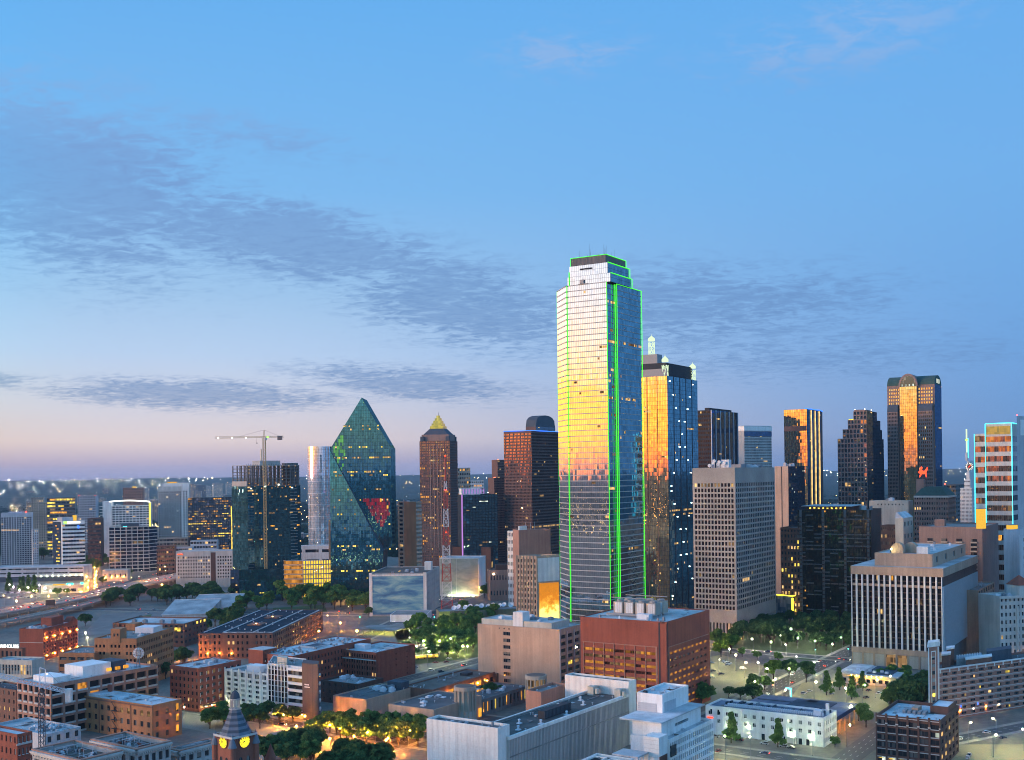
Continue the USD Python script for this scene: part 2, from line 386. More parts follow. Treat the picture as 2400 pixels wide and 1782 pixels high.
def foliage(name, c, tr=.3):
    def make(path):
        g = Graph(); r = g.add('object_info', 'random'); i = g.add('noise_texture', 'fac', vector=g.add('geometry', 'position'), scale=.9, detail=3, roughness=.8); i = g.step(i, .3, .7)
        col = g.mix(i, tuple(v * .55 for v in c), tuple(v * 1.45 for v in c)); col = g.mix(g.math('multiply', r, .5), col, (c[0] * 1.3, c[1] * 1.0, c[2] * .7))
        a = g.add('diffuse_bsdf', 'BSDF', color=col); b = g.add('translucent_bsdf', 'BSDF', color=col)
        return g.done(path, surface=g.add('mix_closure', 'closure', fac=tr, closure1=a, closure2=b))
    LOOK[name] = make


def paint(name, c, rough=.35, metallic=0.0):
    def make(path):
        g = Graph(); n = g.add('noise_texture', 'fac', vector=g.add('geometry', 'position'), scale=.8, detail=3)
        col = g.mix(n, tuple(v * .85 for v in c), tuple(min(1, v * 1.12) for v in c)); return g.done(path, surface=g.add('principled_bsdf', 'BSDF', base_color=col, roughness=rough, metallic=metallic))
    LOOK[name] = make


for a in (('concrete', (.45, .42, .39)), ('concrete_warm', (.47, .405, .345)), ('concrete_dark', (.17, .16, .155)), ('cream', (.52, .48, .40)), ('beige', (.45, .37, .29)), ('limestone', (.56, .52, .47)), ('white_stone', (.80, .75, .69)),
          ('white_wall', (.84, .80, .75)), ('pale_grey', (.5, .5, .51)), ('brick_red', (.31, .09, .055)), ('brick_dark', (.12, .065, .05)), ('slab_brown', (.125, .092, .085)), ('salmon', (.62, .42, .30)), ('brick_orange', (.42, .19, .09)), ('brick_brown', (.2, .1, .07)), ('brick_pink', (.40, .21, .15)), ('granite', (.15, .085, .07)),
          ('granite_rose', (.27, .18, .15)), ('tan', (.48, .325, .23)), ('tan_slab', (.58, .28, .155)), ('red_facade', (.29, .082, .052)), ('white_trim', (.74, .70, .66)), ('dark_metal', (.045, .045, .05)), ('spandrel', (.045, .04, .04)), ('mullion', (.02, .022, .025)),
          ('soil', (.2, .17, .1)), ('trunk', (.08, .06, .045)), ('slate', (.075, .09, .11)), ('slate_pale', (.16, .18, .21)), ('copper_green', (.05, .10, .085)), ('sandstone_red', (.27, .10, .065))): stone(*a, streak=.35)
for a in (('roof_grey', (.27, .255, .235)), ('roof_pale', (.50, .48, .46)), ('roof_dark', (.13, .12, .115)), ('roof_brown', (.15, .115, .09)), ('roof_green', (.30, .36, .37)), ('roof_solar', (.022, .03, .045)), ('roof_white', (.60, .585, .57))): stone(*a, var=.55, scale=.6, streak=0)
for a in (('asphalt', (.115, .11, .10)), ('asphalt_brown', (.15, .125, .095)), ('pavement', (.33, .30, .24)), ('plaza', (.3, .27, .22)), ('road_concrete', (.40, .29, .235)), ('brick_warm', (.34, .165, .12)), ('concrete_tower', (.37, .335, .295)), ('lot', (.19, .18, .165)), ('grass', (.09, .12, .04)), ('soil_lot', (.30, .255, .155))): stone(*a, var=.3, scale=.25)
paint('marking', (.6, .6, .55), .7); paint('marking_yellow', (.6, .42, .06), .7)
for a in (('metal_pale', (.5, .5, .52)), ('metal_grey', (.25, .25, .26)), ('duct_white', (.68, .69, .71)), ('crane_yellow', (.5, .36, .16)), ('crane_white', (.75, .75, .78)), ('tower_red', (.45, .07, .05)), ('tower_white', (.7, .66, .64)), ('car_white', (.7, .7, .7)),
          ('car_dark', (.03, .03, .035)), ('car_red', (.35, .03, .02)), ('car_silver', (.4, .41, .43)), ('car_blue', (.05, .08, .16)), ('bus_yellow', (.6, .33, .03)), ('rubber', (.02, .02, .02)), ('pole', (.2, .2, .2)), ('fin_white', (.6, .62, .66)), ('gold_metal', (.6, .38, .07))): paint(*a)
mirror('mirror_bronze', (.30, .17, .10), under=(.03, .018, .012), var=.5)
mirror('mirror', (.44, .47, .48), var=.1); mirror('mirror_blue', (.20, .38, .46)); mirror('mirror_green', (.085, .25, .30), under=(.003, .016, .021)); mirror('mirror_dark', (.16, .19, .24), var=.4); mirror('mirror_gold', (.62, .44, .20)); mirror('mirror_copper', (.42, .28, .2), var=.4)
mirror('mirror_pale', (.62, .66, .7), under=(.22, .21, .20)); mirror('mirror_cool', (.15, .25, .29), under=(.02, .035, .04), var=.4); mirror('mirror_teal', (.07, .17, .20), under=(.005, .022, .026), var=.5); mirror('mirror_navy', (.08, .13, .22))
pane('glass_dark', (.012, .013, .016)); pane('glass_brown', (.016, .010, .009), (.10, .08, .06), .06, 1.33); pane('glass_navy', (.010, .013, .022), (.1, .1, .12), .08, 1.36); pane('glass_blind', (.025, .028, .03), (.42, .42, .40), .45); pane('glass_pale', (.06, .09, .11), (.3, .35, .38), .3)
emit('lit_warm', (1, .60, .22), .42, .85); emit('lit_amber', (1, .42, .05), .55, .7); emit('lit_yellow', (1, .70, .10), .62, .75); emit('lit_cool', (.85, .95, .8), .4, .85); emit('lit_garage', (1, .40, .06), .26, .6); emit('lit_dim', (1, .58, .25), .11, .85)
emit('neon_green', (.09, 1, .05), .75); emit('neon_cyan', (.08, .75, .95), 1.3); emit('neon_blue', (.04, .18, 1), 1.2); emit('neon_yellow', (1, .85, .05), 1.4); emit('neon_gold', (1, .56, .06), .5); emit('neon_red', (1, .06, .02), 1.6); emit('lamp_white', (1, .95, .7), 420); emit('lamp_sodium', (1, .34, .035), 3600)
emit('lamp_green', (1, .93, .40), 1300); emit('lamp_flood', (.8, 1, .55), 130); emit('wall_flood', (.9, 1, .65), 38); emit('wall_sodium', (1, .36, .04), 260); emit('wall_green', (1, .95, .4), 90); emit('wall_white', (1, .95, .7), 60); emit('white_glow', (.80, 1, .66), .55); emit('dot_white', (1, .97, .85), 3); emit('tail', (1, .05, .02), 5); emit('head', (1, .9, .65), 9); emit('clock_face', (1, .78, .03), .95); emit('signal_green', (.1, 1, .7), 5); emit('signal_red', (1, .06, .03), 6)
emit('far_warm', (1, .6, .22), 30.0, .9); emit('far_white', (1, .95, .85), 34.0, .9); emit('sign_white', (1, 1, .92), 1.2); emit('sign_teal', (.05, .9, .75), 1.3); emit('sign_green', (.35, 1, .1), 1.2); emit('purple_glow', (.55, .25, .75), .5)
foliage('leaf_dark', (.066, .128, .048)); foliage('leaf_mid', (.10, .19, .055)); foliage('leaf_bright', (.12, .22, .045)); foliage('leaf_far', (.022, .058, .048), .1)


# ------------------------------------------------------------------ prints and the glowing banner
def print_material(name, stops, scale, stretch, glow=0.0):
    def make(path):
        g = Graph(); p = g.add('mapping', 'vector', vector=g.add('geometry', 'position'), scale=stretch)
        n = g.add('noise_texture', 'fac', vector=p, scale=scale, detail=7, roughness=.6, distortion=.6); col = g.ramp(n, stops)
        if glow: return g.done(path, surface=g.add('emission', 'emission', color=col, strength=glow))
        return g.done(path, surface=g.add('principled_bsdf', 'BSDF', base_color=col, roughness=.7))
    LOOK[name] = make


print_material('cloud_print', [(.30, (.03, .12, .26)), (.42, (.07, .20, .34)), (.5, (.14, .32, .42)), (.58, (.26, .45, .46)), (.66, (.40, .56, .50)), (.75, (.16, .32, .44))], .075, (.5, .5, 2.0))
print_material('pale_cloud_print', [(.3, (.22, .30, .31)), (.5, (.42, .44, .35)), (.7, (.58, .59, .50))], .12, (.5, .5, 1))


def banner_material(name, z0, z1):  # lamplight on the banner is put into its emission, strongest at the bottom
    def make(path):
        g = Graph(); p = g.add('geometry', 'position'); z = g.add('map_range', 'result', value=g.add('separate_xyz', 'z', vector=p), from_min=z0, from_max=z1, to_min=0.0, to_max=1.0)
        n = g.add('noise_texture', 'fac', vector=p, scale=.22, detail=6, roughness=.65); t = g.math('add', z, g.math('multiply', g.math('subtract', n, .5), .75))
        col = g.ramp(t, [(0, (1.0, .82, .22)), (.50, (1.0, .74, .18)), (.60, (.80, .38, .04)), (.78, (.62, .20, .012)), (1, (.75, .27, .02))])
        return g.done(path, surface=g.add('emission', 'emission', color=col, strength=g.math('multiply_add', g.math('subtract', 1.0, t, clamp=True), .95, .45)))
    LOOK[name] = make


# ------------------------------------------------------------------ the tall mirrored tower with green light lines
def green_tower():
    Y = 780.0; P = at(1421, 668, Y); th = 32.0
    t = Thing('skyscraper', 'tallest skyscraper, mirrored glass with stepped top and glowing green edge lines', 'skyscraper', (P[0], P[1], 0), th)
    e1, e2 = t.e1, t.e2; ec = (e1 + e2) / math.sqrt(2)
    w1 = along(P, e2, 1329, 680); Q = np.array([*(P[:2] + w1 * e2), 0]); c = along(Q, ec, 1307, 696); a = along(P, e1, 1439.5, 668); R = np.array([*(P[:2] + a * e1), 0]); b = along(R, -e2, 1444.5, 666); S = np.array([*(R[:2] - b * e2), 0]); D = along(S, e1, 1501, 679)
    k = c / math.sqrt(2); X1, Yb = a + D, w1 + k
    zM = at(1444, 666, S[1])[2]; z3 = at(1427.8, 638.6, Y - 3)[2]; z2 = at(1422.5, 614.6, Y - 1)[2]; z1 = at(1418.5, 596, Y)[2]
    foot = [(0, 0), (a, 0), (a, -b), (X1, -b), (X1, w1 - 6), (X1 - 8, Yb), (k, Yb), (0, w1)]
    t.part('core', MB().prism([(.6, .6), (a + .6, .6), (a + .6, .6 - b), (X1 - .6, .6 - b), (X1 - .6, w1 - 7), (X1 - 8.6, Yb - .6), (k + .6, Yb - .6), (.6, w1 - .6)], 0, zM), 'mullion')
    t.part('podium', MB().prism([(p[0] + (1.2 if p[0] > 30 else -1.2), p[1] + (1.2 if p[1] > 30 else -1.2)) for p in foot], 0, 9), 'granite')
    rows = {int(zM * .78 / 3.95): .0}
    kw = dict(cw=1.5, ch=3.95, gap=.15, tilt=.0026, mat='mirror', band=3, back='mullion', litm=('lit_warm', 'lit_dim'))
    curtain(t, 'w', 0, 0, w1, 9, zM, lit=.012, **kw)
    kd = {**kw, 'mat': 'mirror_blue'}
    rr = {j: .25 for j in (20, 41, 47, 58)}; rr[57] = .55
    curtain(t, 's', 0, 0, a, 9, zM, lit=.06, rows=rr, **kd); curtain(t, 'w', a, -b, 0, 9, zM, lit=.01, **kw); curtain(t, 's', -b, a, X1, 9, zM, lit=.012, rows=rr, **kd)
    curtain(t, 'e', X1, -b, w1 - 6, 9, zM, lit=.02, **{**kd, 'cw': 6, 'band': 8})
    # the corner steps back in narrow facets, each facing like the main wall
    n, nz = 6, round((zM - 9) / 3.95); ch = (zM - 9) / nz
    for j0 in range(0, nz, 3):
        q = []
        for j in range(j0, min(nz, j0 + 3)):
            for i in range(n):
                f0, f1 = (i + .10) / n, (i + .90) / n; za, zb = 9 + j * ch + .07, 9 + (j + 1) * ch - .07; dz = rng.normal(0, .006, 4)
                xs = k * (f0 + f1) / 2 - .3; q.append([(xs + dz[0], w1 + k * f0, za), (xs + dz[1], w1 + k * f1, za), (xs + dz[2], w1 + k * f1, zb), (xs + dz[3], w1 + k * f0, zb)])
        t.part('facet_panes', MB().quads(q), 'mirror', kind='stuff')
    # a ledge at every storey
    for j in range(1, nz + 1):
        z = 9 + j * ch; m = MB(); h = .55
        for (x0, y0), (x1, y1) in zip(foot[-1:] + foot[:3], foot[:4]):
            d = np.array([x1 - x0, y1 - y0]); L = np.hypot(*d); d /= L; nrm = np.array([d[1], -d[0]])
            if nrm[0] > .2: nrm = -nrm
            m.add([(x0, y0, z - h / 2), (x1, y1, z - h / 2), (x1, y1, z + h / 2), (x0, y0, z + h / 2), *((x + nrm[0] * .35, y + nrm[1] * .35, zz) for x, y, zz in ((x0, y0, z - h / 2), (x1, y1, z - h / 2), (x1, y1, z + h / 2), (x0, y0, z + h / 2)))], [[4, 5, 6], [4, 6, 7], [0, 1, 5], [0, 5, 4], [3, 2, 6], [3, 6, 7]])
        x0, y0, x1, y1 = k, Yb, 0, w1
        m.quads([[(k - 1.6, Yb, z - h / 2), (-1.6, w1, z - h / 2), (-1.6, w1, z + h / 2), (k - 1.6, Yb, z + h / 2)], [(k - 1.6, Yb, z + h / 2), (-1.6, w1, z + h / 2), (0, w1, z + h / 2), (k, Yb, z + h / 2)]])
        t.part('ledge', m, 'concrete')
    # the stepped top
    D3 = along(np.array([*(P[:2] - 3.2 * e2), 0]), e1, 1479, 652)
    for nme, x0, y0, x1, y1, za, zb in (('upper_step', 0, -3.2, D3, w1 - .5, zM, z3), ('upper_step', 0, -1.2, D3 + .6, w1 - 2, z3, z2)):
        t.part(nme, MB().box(x0 + .3, y0 + .3, za, x1, y1, zb - .2), 'mullion')
        curtain(t, 'w', x0, y0, y1, za, zb, lit=.004, **kw); curtain(t, 's', y0, x0, x1, za, zb, lit=.004, **kd)
    cap = MB(); cap.box(.4, .3, z2 - .2, D3 - 1.5, w1 - 3, z1)
    for i in range(24): cap.box(.25, .8 + i * (w1 - 5) / 24, z2, .45, 1.1 + i * (w1 - 5) / 24, z1 - .4)
    t.part('crown', cap, 'concrete_dark'); t.part('roof', MB().prism(foot, zM - .3, zM - .05), 'roof_dark')
    for i in range(13):
        x, y = random.uniform(2, D3 - 4), random.uniform(1, w1 - 5); t.part('antenna', MB().bar((x, y, z1), (x, y, z1 + random.uniform(3, 11)), .08), 'dark_metal')
    m = MB().box(-.9, w1 * .35, z2 - 3.2, -.2, w1 * .36 + 9, z2 - 2.4); t.part('cleaning_cradle', m, 'dark_metal')
    m = MB().box(-1.3, w1 * .55, z3 - 5.5, -.2, w1 * .55 + 3.2, z3 - 2.8); m.box(-.9, w1 * .55 - 3, z3 - 6, -.2, w1 * .55 + 5, z3 - 5.6); t.part('cleaning_cradle', m, 'metal_grey')
    g, o = 'neon_green', .55
    L = lambda *p: lightstrip(t, 'light_line', g, p, .34)
    for x, y, zt in ((-o, -o, zM), (a - o, -o - .2, zM), (a - o, -b - o, zM), (X1 + o, -b - o, zM), (-o, w1, zM), (k - o, Yb + .3, zM)): L((x, y, 6), (x, y, zt))
    L((k - o, Yb + .3, zM), (k, Yb - 3, zM + .5)); L((a - o, -b - o, zM), (X1 + o, -b - o, zM)); L((-o, -3.2 - o, z3), (D3 + o, -3.2 - o, z3), (D3 + o, -3.2 - o, zM)); L((-o, -1.2 - o, z2), (D3 + 1.2, -1.2 - o, z2), (D3 + 1.2, -1.2 - o, z3)); L((-o, w1 - 2, zM), (-o, w1 - 2, z2 - 4))
    L((.2, w1 - 3, z1), (.2, 0, z1), (D3 - 1.3, 0, z1), (D3 - 1.3, 0, z2)); L((.2, w1 - 3, z1), (.2, w1 - 3, z2))


green_tower()


# ------------------------------------------------------------------ the prism of green glass
def prism_tower():
    Y = 1262.0
    P0 = at(778, 1416, Y); t = Thing('skyscraper', 'faceted green glass skyscraper with a sharp triangular peak and slanted facet', 'skyscraper', (P0[0], Y, 0), 90 - 1e-6)
    t.e1, t.e2 = np.array([1.0, 0]), np.array([0, 1.0])
    pl = lambda u, v: at(u, v, Y)[[0, 2]] - [P0[0], 0]
    AP, SL, SR_, = pl(847.5, 932), pl(777.5, 1053), pl(915.5, 1049)
    SL = np.array([0.0, SL[1]]); xr = SR_[0]; low = pl(902, 1290); dep = 46.0
    top = max(AP[1], 200)
    from shapely.geometry import Polygon, box as sbox
    q = lambda x, z, d: (x, d, z)
    upper = Polygon([SL, (AP[0], AP[1]), (xr, SR_[1]), (xr, low[1] + 3), (low[0], low[1])])      # the wide upper facet
    lower = Polygon([(0, 0), (0, SL[1] - 1), (low[0] - 1.5, low[1] - 1), (low[0] - 6, 0)])            # the flank below the slanted line, leaning forward
    cw, ch = 1.9, 3.95
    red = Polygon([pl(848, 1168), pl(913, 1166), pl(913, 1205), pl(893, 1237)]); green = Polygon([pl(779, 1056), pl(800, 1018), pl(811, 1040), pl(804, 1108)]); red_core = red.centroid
    lit_rows = {}
    for v, p in ((1077, .8), (1105, .6), (1115, .5), (1150, .45), (1050, .35), (1000, .4), (1008, .25), (1173, .3), (1210, .3), (1280, .55), (1287, .4), (1318, .3), (1341, .98)): lit_rows[int(at(800, v, Y)[2] / ch)] = p
    def sheet(poly, depth, tilt, mat):
        x0, z0, x1, z1 = poly.bounds; t.part('mullion_grid', MB().add([(x, depth(x, z) + .12, z) for x, z in list(poly.exterior.coords)[:-1]], [[0, i, i + 1] for i in range(1, len(poly.exterior.coords) - 2)]), 'mullion')
        for j0 in range(int(z0 // ch), int(z1 // ch) + 1, 4):
            mm = {}
            for j in range(j0, j0 + 4):
                for i in range(int(x0 // cw), int(x1 // cw) + 1):
                    c = sbox(i * cw + .09, j * ch + .09, (i + 1) * cw - .09, (j + 1) * ch - .09)
                    if not poly.intersects(c): continue
                    c = c if poly.contains(c) else poly.intersection(c)
                    if c.geom_type != 'Polygon' or c.area < .3: continue
                    r = rng.random(); k = mat
                    if r < lit_rows.get(j, .006) * (.55 + .45 * math.sin(i * .7 + j)): lt = ('lit_dim', 'lit_warm', 'lit_yellow')[int(rng.integers(0, 3))] if lit_rows.get(j, 0) < .9 else 'lit_yellow'; za = j * ch + 1.6; mm.setdefault(lt, MB()).quads([[(i * cw + .15, depth(0, za) - .1, za), (i * cw + cw - .15, depth(0, za) - .1, za), (i * cw + cw - .15, depth(0, za) - .1, za + 1.7), (i * cw + .15, depth(0, za) - .1, za + 1.7)]]) if poly.contains(c) else None
                    if depth is up and green.contains(c.centroid) and rng.random() < .55: k = 'green_reflection_glow'
                    if depth is up and red.contains(c.centroid) and rng.random() < .82: k = 'red_reflection_glow' if rng.random() < .95 else 'lit_amber'  # these patches carry coloured reflections, put in as glowing panes
                    a, b = rng.normal(0, tilt, 2); co = np.array(c.exterior.coords)[:-1]; ce = co.mean(0)
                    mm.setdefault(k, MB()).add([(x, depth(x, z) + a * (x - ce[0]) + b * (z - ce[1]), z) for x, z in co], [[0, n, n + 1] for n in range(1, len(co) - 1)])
            for k, m in mm.items(): t.part('glass_band' if k == mat else 'lit_window_field', m, k, kind=None if k == mat else 'stuff')  # lit windows, together with the glowing panes that stand in for reflections
    up = lambda x, z: 0.0
    ln = lambda x, z: -.05 * max(0.0, SL[1] - z) * .55 - 1.5 + 0 * x
    sheet(upper, up, .0025, 'mirror_green'); sheet(lower, ln, .004, 'mirror_green')
    # the slanted soffit between the two, the right flank, the sloped roof and the back
    m = MB(); m.quads([[(0, 0, SL[1]), (low[0], 0, low[1]), (low[0] - 1.5, ln(0, low[1]), low[1] - 1), (0, ln(0, SL[1]), SL[1] - 1)]]); t.part('slanted_reveal', m, 'slate')
    e = lambda x, z: (x + .109 * 0, dep, z)
    flank = MB(); flank.quads([[(xr, 0, low[1] + 3), (xr + .5, dep, low[1] + 6), (xr + .5, dep, SR_[1]), (xr, 0, SR_[1])]]); t.part('flank', flank, 'mirror_teal')
    n = 28
    for i in range(0, n, 4):
        q_ = []
        for r in range(i, i + 4):
            f0, f1 = (r + .04) / n, (r + .96) / n
            for s in range(8):
                g0, g1 = (s + .05) / 8, (s + .95) / 8; A, B = AP, SR_; xa, za, xb, zb = A[0] + (B[0] - A[0]) * f0, A[1] + (B[1] - A[1]) * f0, A[0] + (B[0] - A[0]) * f1, A[1] + (B[1] - A[1]) * f1
                q_.append([(xa + .06, dep * g0, za + .03), (xb + .06, dep * g0, zb + .03), (xb + .06, dep * g1, zb + .03), (xa + .06, dep * g1, za + .03)])
        t.part('sloped_glass', MB().quads(q_), 'mirror_teal')
    body = MB(); o = .14
    pts = [(0, SL[1]), (AP[0], AP[1] - .2), (xr, SR_[1] - .2), (xr, low[1] + 3), (low[0], low[1])]; nP = len(pts)
    body.add([(x, o, z) for x, z in pts] + [(x, dep, z) for x, z in pts], [[nP, nP + i + 1, nP + i] for i in range(1, nP - 1)] + [f for i in range(nP) for f in ([i, (i + 1) % nP, i + nP], [(i + 1) % nP, (i + 1) % nP + nP, i + nP])])
    body.add([(0, -1.2, SL[1] - 1), (0, -4, 0), (low[0] - 6, -4, 0), (low[0] - 1.5, -1.2, low[1] - 1), (0, dep, SL[1] - 1), (0, dep, 0), (low[0] - 6, dep, 0), (low[0] - 1.5, dep, low[1] - 1)], [[0, 1, 5], [0, 5, 4], [3, 2, 6], [3, 6, 7], [4, 5, 6], [4, 6, 7], [0, 3, 7], [0, 7, 4]])
    t.part('core', body, 'slate')
    t.part('lobby', MB().box(2, -6.3, 0, low[0] - 10, -5.2, 12), 'lit_dim'); t.part('lobby_roof', MB().box(0, -8, 12, low[0] - 8, -4.6, 13), 'concrete_dark')


def glossy_glow(name, c, e, k):
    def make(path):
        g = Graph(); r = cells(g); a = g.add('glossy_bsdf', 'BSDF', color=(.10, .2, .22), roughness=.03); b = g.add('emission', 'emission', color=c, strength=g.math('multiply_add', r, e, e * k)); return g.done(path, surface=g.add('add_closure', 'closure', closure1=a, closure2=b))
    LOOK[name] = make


glossy_glow('red_reflection_glow', (1, .004, .02), .09, .7); glossy_glow('green_reflection_glow', (.16, .75, .03), .20, .35)  # red and green reflections given to the panes as emission
prism_tower()


# ------------------------------------------------------------------ other downtown towers
def xtower():
    t = block('skyscraper', 'mirrored skyscraper with lit lattice spires on its roof, behind the green-lined tower', 'skyscraper', 1563.6, 881, ur=1634, Y=1050, W=52); z = t.Z
    kw = dict(cw=1.7, ch=3.9, gap=.2, tilt=.004, band=4)
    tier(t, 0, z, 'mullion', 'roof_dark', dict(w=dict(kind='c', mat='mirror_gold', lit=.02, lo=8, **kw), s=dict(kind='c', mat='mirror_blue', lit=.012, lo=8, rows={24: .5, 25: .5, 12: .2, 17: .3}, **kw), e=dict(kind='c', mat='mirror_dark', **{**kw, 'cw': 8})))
    for k in range(1, 5):                                             # mullion lines dividing the faces
        t.part('rib', MB().box(-.5, t.W * k / 5 - .25, 8, -.05, t.W * k / 5 + .25, z), 'granite'); t.part('rib', MB().box(t.D * k / 5 - .25, -.5, 8, t.D * k / 5 + .25, -.05, z), 'slate')
    for i in range(9):                                                # the crossed lines of lights on the right face
        for s in (1, -1):
            for lo in (.12, .56):
                f = .08 + i / 9 * .84; m = MB().box(t.D * f - .5, -.9, z * (lo + .42 * (i / 8 if s > 0 else 1 - i / 8)) - .5, t.D * f + .5, -.3, z * (lo + .42 * (i / 8 if s > 0 else 1 - i / 8)) + .5); t.part('facade_light', m, 'dot_white')
    for i in range(9):
        m = MB().box(-.9, t.W * (.1 + i * .09) - .5, z * (.1 + .08 * i), -.3, t.W * (.1 + i * .09) + .5, z * (.1 + .08 * i) + 1); t.part('facade_light', m, 'lit_yellow')
    t.part('plant_room', MB().box(6, 4, z - 1, t.D - 3, 44, z + 13), 'dark_metal'); t.part('plant_room', MB().box(9, 14, z + 13, 20, 32, z + 22), 'metal_grey'); t.part('plant_screen', MB().box(1, 1, z, 2, 48, z + 7), 'metal_grey'); t.part('clock_disc', MB().cyl((4, 33), 2.4, z + 8, z + 9, 14), 'metal_pale')
    def spire(cx, cy, r, z0, h):
        m = MB(); nn = 6; ht = h * .72
        for lev in range(int(ht / (r * 1.3))):
            za, zb = z0 + lev * r * 1.3, z0 + (lev + 1) * r * 1.3; A, B = m.ring((cx, cy), r, nn, lev * .3), m.ring((cx, cy), r, nn, (lev + 1) * .3)
            for i in range(nn):
                m.bar((*A[i], za), (*B[i], zb), .4); m.bar((*A[i], za), (*B[(i + 1) % nn], zb), .32); m.bar((*A[i], za), (*A[(i + 1) % nn], za), .32)
        s = t.part('lattice_spire', m, 'white_glow'); p = str(s.GetPath())
        t.part('spire_cap', MB().cyl((cx, cy), r * 1.15, z0 + ht, z0 + ht + h * .12, 8).cyl((cx, cy), r * 1.15, z0 + ht + h * .12, z0 + h, 8, .1).bar((cx, cy, z0 + h), (cx, cy, z0 + h * 1.07), .25), 'white_glow', under=p)
    spire(14, 22, 3.1, z + 22, max(12, at(1534, 779, 1055)[2] - z - 23)); spire(3.5, 3.5, 2.9, z - 1, 20); spire(t.D - 3, 3.5, 2.9, z - 1, 18)


xtower()


def one_main():
    t = block('office_tower', 'broad beige concrete tower with a deep grid of small square windows', 'office tower', 1722.6, 1096, 1623, 1815, Y=990); z = t.Z; W, D = t.W, t.D
    t.part('glazed_base', MB().box(2.5, 2.5, 0, D - 1, W - 1, 10), 'glass_brown')
    tier(t, 10, z, 'concrete_tower', 'roof_grey', dict(w=dict(nx=12, nz=24, fw=.68, fh=.68, rec=.7, hi=13, lo=11, el=1.2, er=1.2, lit=.0, glass='glass_brown', rows={23: .75, **{k: .06 for k in (6, 9, 12, 13, 14, 15)}}, litm=('lit_dim', 'lit_dim', 'lit_warm')), s=dict(nx=22, nz=24, fw=.72, fh=.66, rec=.4, hi=13, lo=11, el=1.2, er=1.2, lit=.01, glass='glass_navy')), par=2)
    for k in range(13): t.part('column', MB().box(0, 1.2 + k * (W - 2.4) / 12 - .7, 0, 2, 1.2 + k * (W - 2.4) / 12 + .7, 10), 'concrete_warm')
    for k in range(1, 23): t.part('column', MB().box(1.2 + k * (D - 2.4) / 22 - .5, 0, 0, 1.2 + k * (D - 2.4) / 22 + .5, 2, 10), 'concrete_warm')
    for k in range(11):
        m = MB().box(.05, 3 + k * (W - 7) / 10, 10.2, .2, 3 + k * (W - 7) / 10 + 1.6, 19.5); t.part('tall_window', m, 'glass_dark')
    t.part('plant_room', MB().box(D * .35, W * .2, z - 2, D * .9, W * .8, z + 3), 'metal_grey')
    for k in range(7):
        y, x, zz = W * .62 - k * 2.3, 3 + (k % 2) * 3, z + 2 + (k * 37 % 5); m = MB(); m.cyl((x, y), .25, z - 2, zz, 6); b = MB().cyl((0, 0), 1.5, -.35, .35, 12); v, f = b.arrays(); v = np.c_[v[:, 2] + x - .6, v[:, 0] + y, v[:, 1] + zz]; m.add(v, f); t.part('dish', m, 'duct_white')
    t.part('dish_hut', MB().box(4, W * .18, z - 2, 10, W * .36, z + 7), 'duct_white'); units(t, z - 2, 7, D * .3, 2, D - 6, W * .3, (3, 6), (3, 5))


one_main()


def granite_pyramid():
    t = block('skyscraper', 'brown granite skyscraper with setback corners and a lit golden pyramid roof', 'skyscraper', 1054, 1033, 983, 1072, Y=1750, th=14); z = t.Z; W, D = t.W, t.D
    kw = dict(nz=46, rec=.5, lo=10, glass='mirror_copper', litm=('lit_dim', 'lit_warm', 'lit_amber'), tilt=.006)
    tier(t, 0, z, 'granite', 'roof_dark', dict(w=dict(nx=17, fw=.55, fh=.6, lit=.16, **kw), s=dict(nx=17, fw=.55, fh=.6, lit=.07, **kw)), par=1.5)
    for k in (5, 7, 9, 11): t.part('light_bay', MB().box(-.6, W * k / 17 - .7, 30, -.02, W * k / 17 + .7, z - 7), 'granite_rose')
    z2 = at(1050, 1018, 1750)[2]
    tier(t, z - 1.5, z2, 'granite_rose', 'roof_dark', {}, D * .09, W * .05, D * .91, W * .95, par=0, name='upper_wall', rname='upper_roof')
    for a, b in ((.02, .02), (.02, .86), (.86, .02), (.86, .86)): t.part('corner_vault', MB().box(D * a, W * b, z - 1.5, D * (a + .12), W * (b + .12), z2 - 3), 'slate')
    q = lambda f: [(D * f, W * f), (D * (1 - f), W * f), (D * (1 - f), W * (1 - f)), (D * f, W * (1 - f))]
    z3, z4 = z2 + (at(1030, 995, 1750)[2] - z2), at(1030, 977, 1750)[2]
    t.part('pyramid_base', MB().prism(q(.1), z2, z3 - 6, q(.27)), 'slate')
    for k in range(5):
        f = .28 + k * .042; t.part('gold_step', MB().box(D * f, W * f, z3 - 6 + k * 4.2, D * (1 - f), W * (1 - f), z3 - 6 + (k + 1) * 4.2), 'gold_glow')
    t.part('finial', MB().bar((D / 2, W / 2, z3 + 12), (D / 2, W / 2, z4 + 8), .5), 'dark_metal')


glossy_glow('gold_glow', (1, .66, .05), .16, .6)
granite_pyramid()


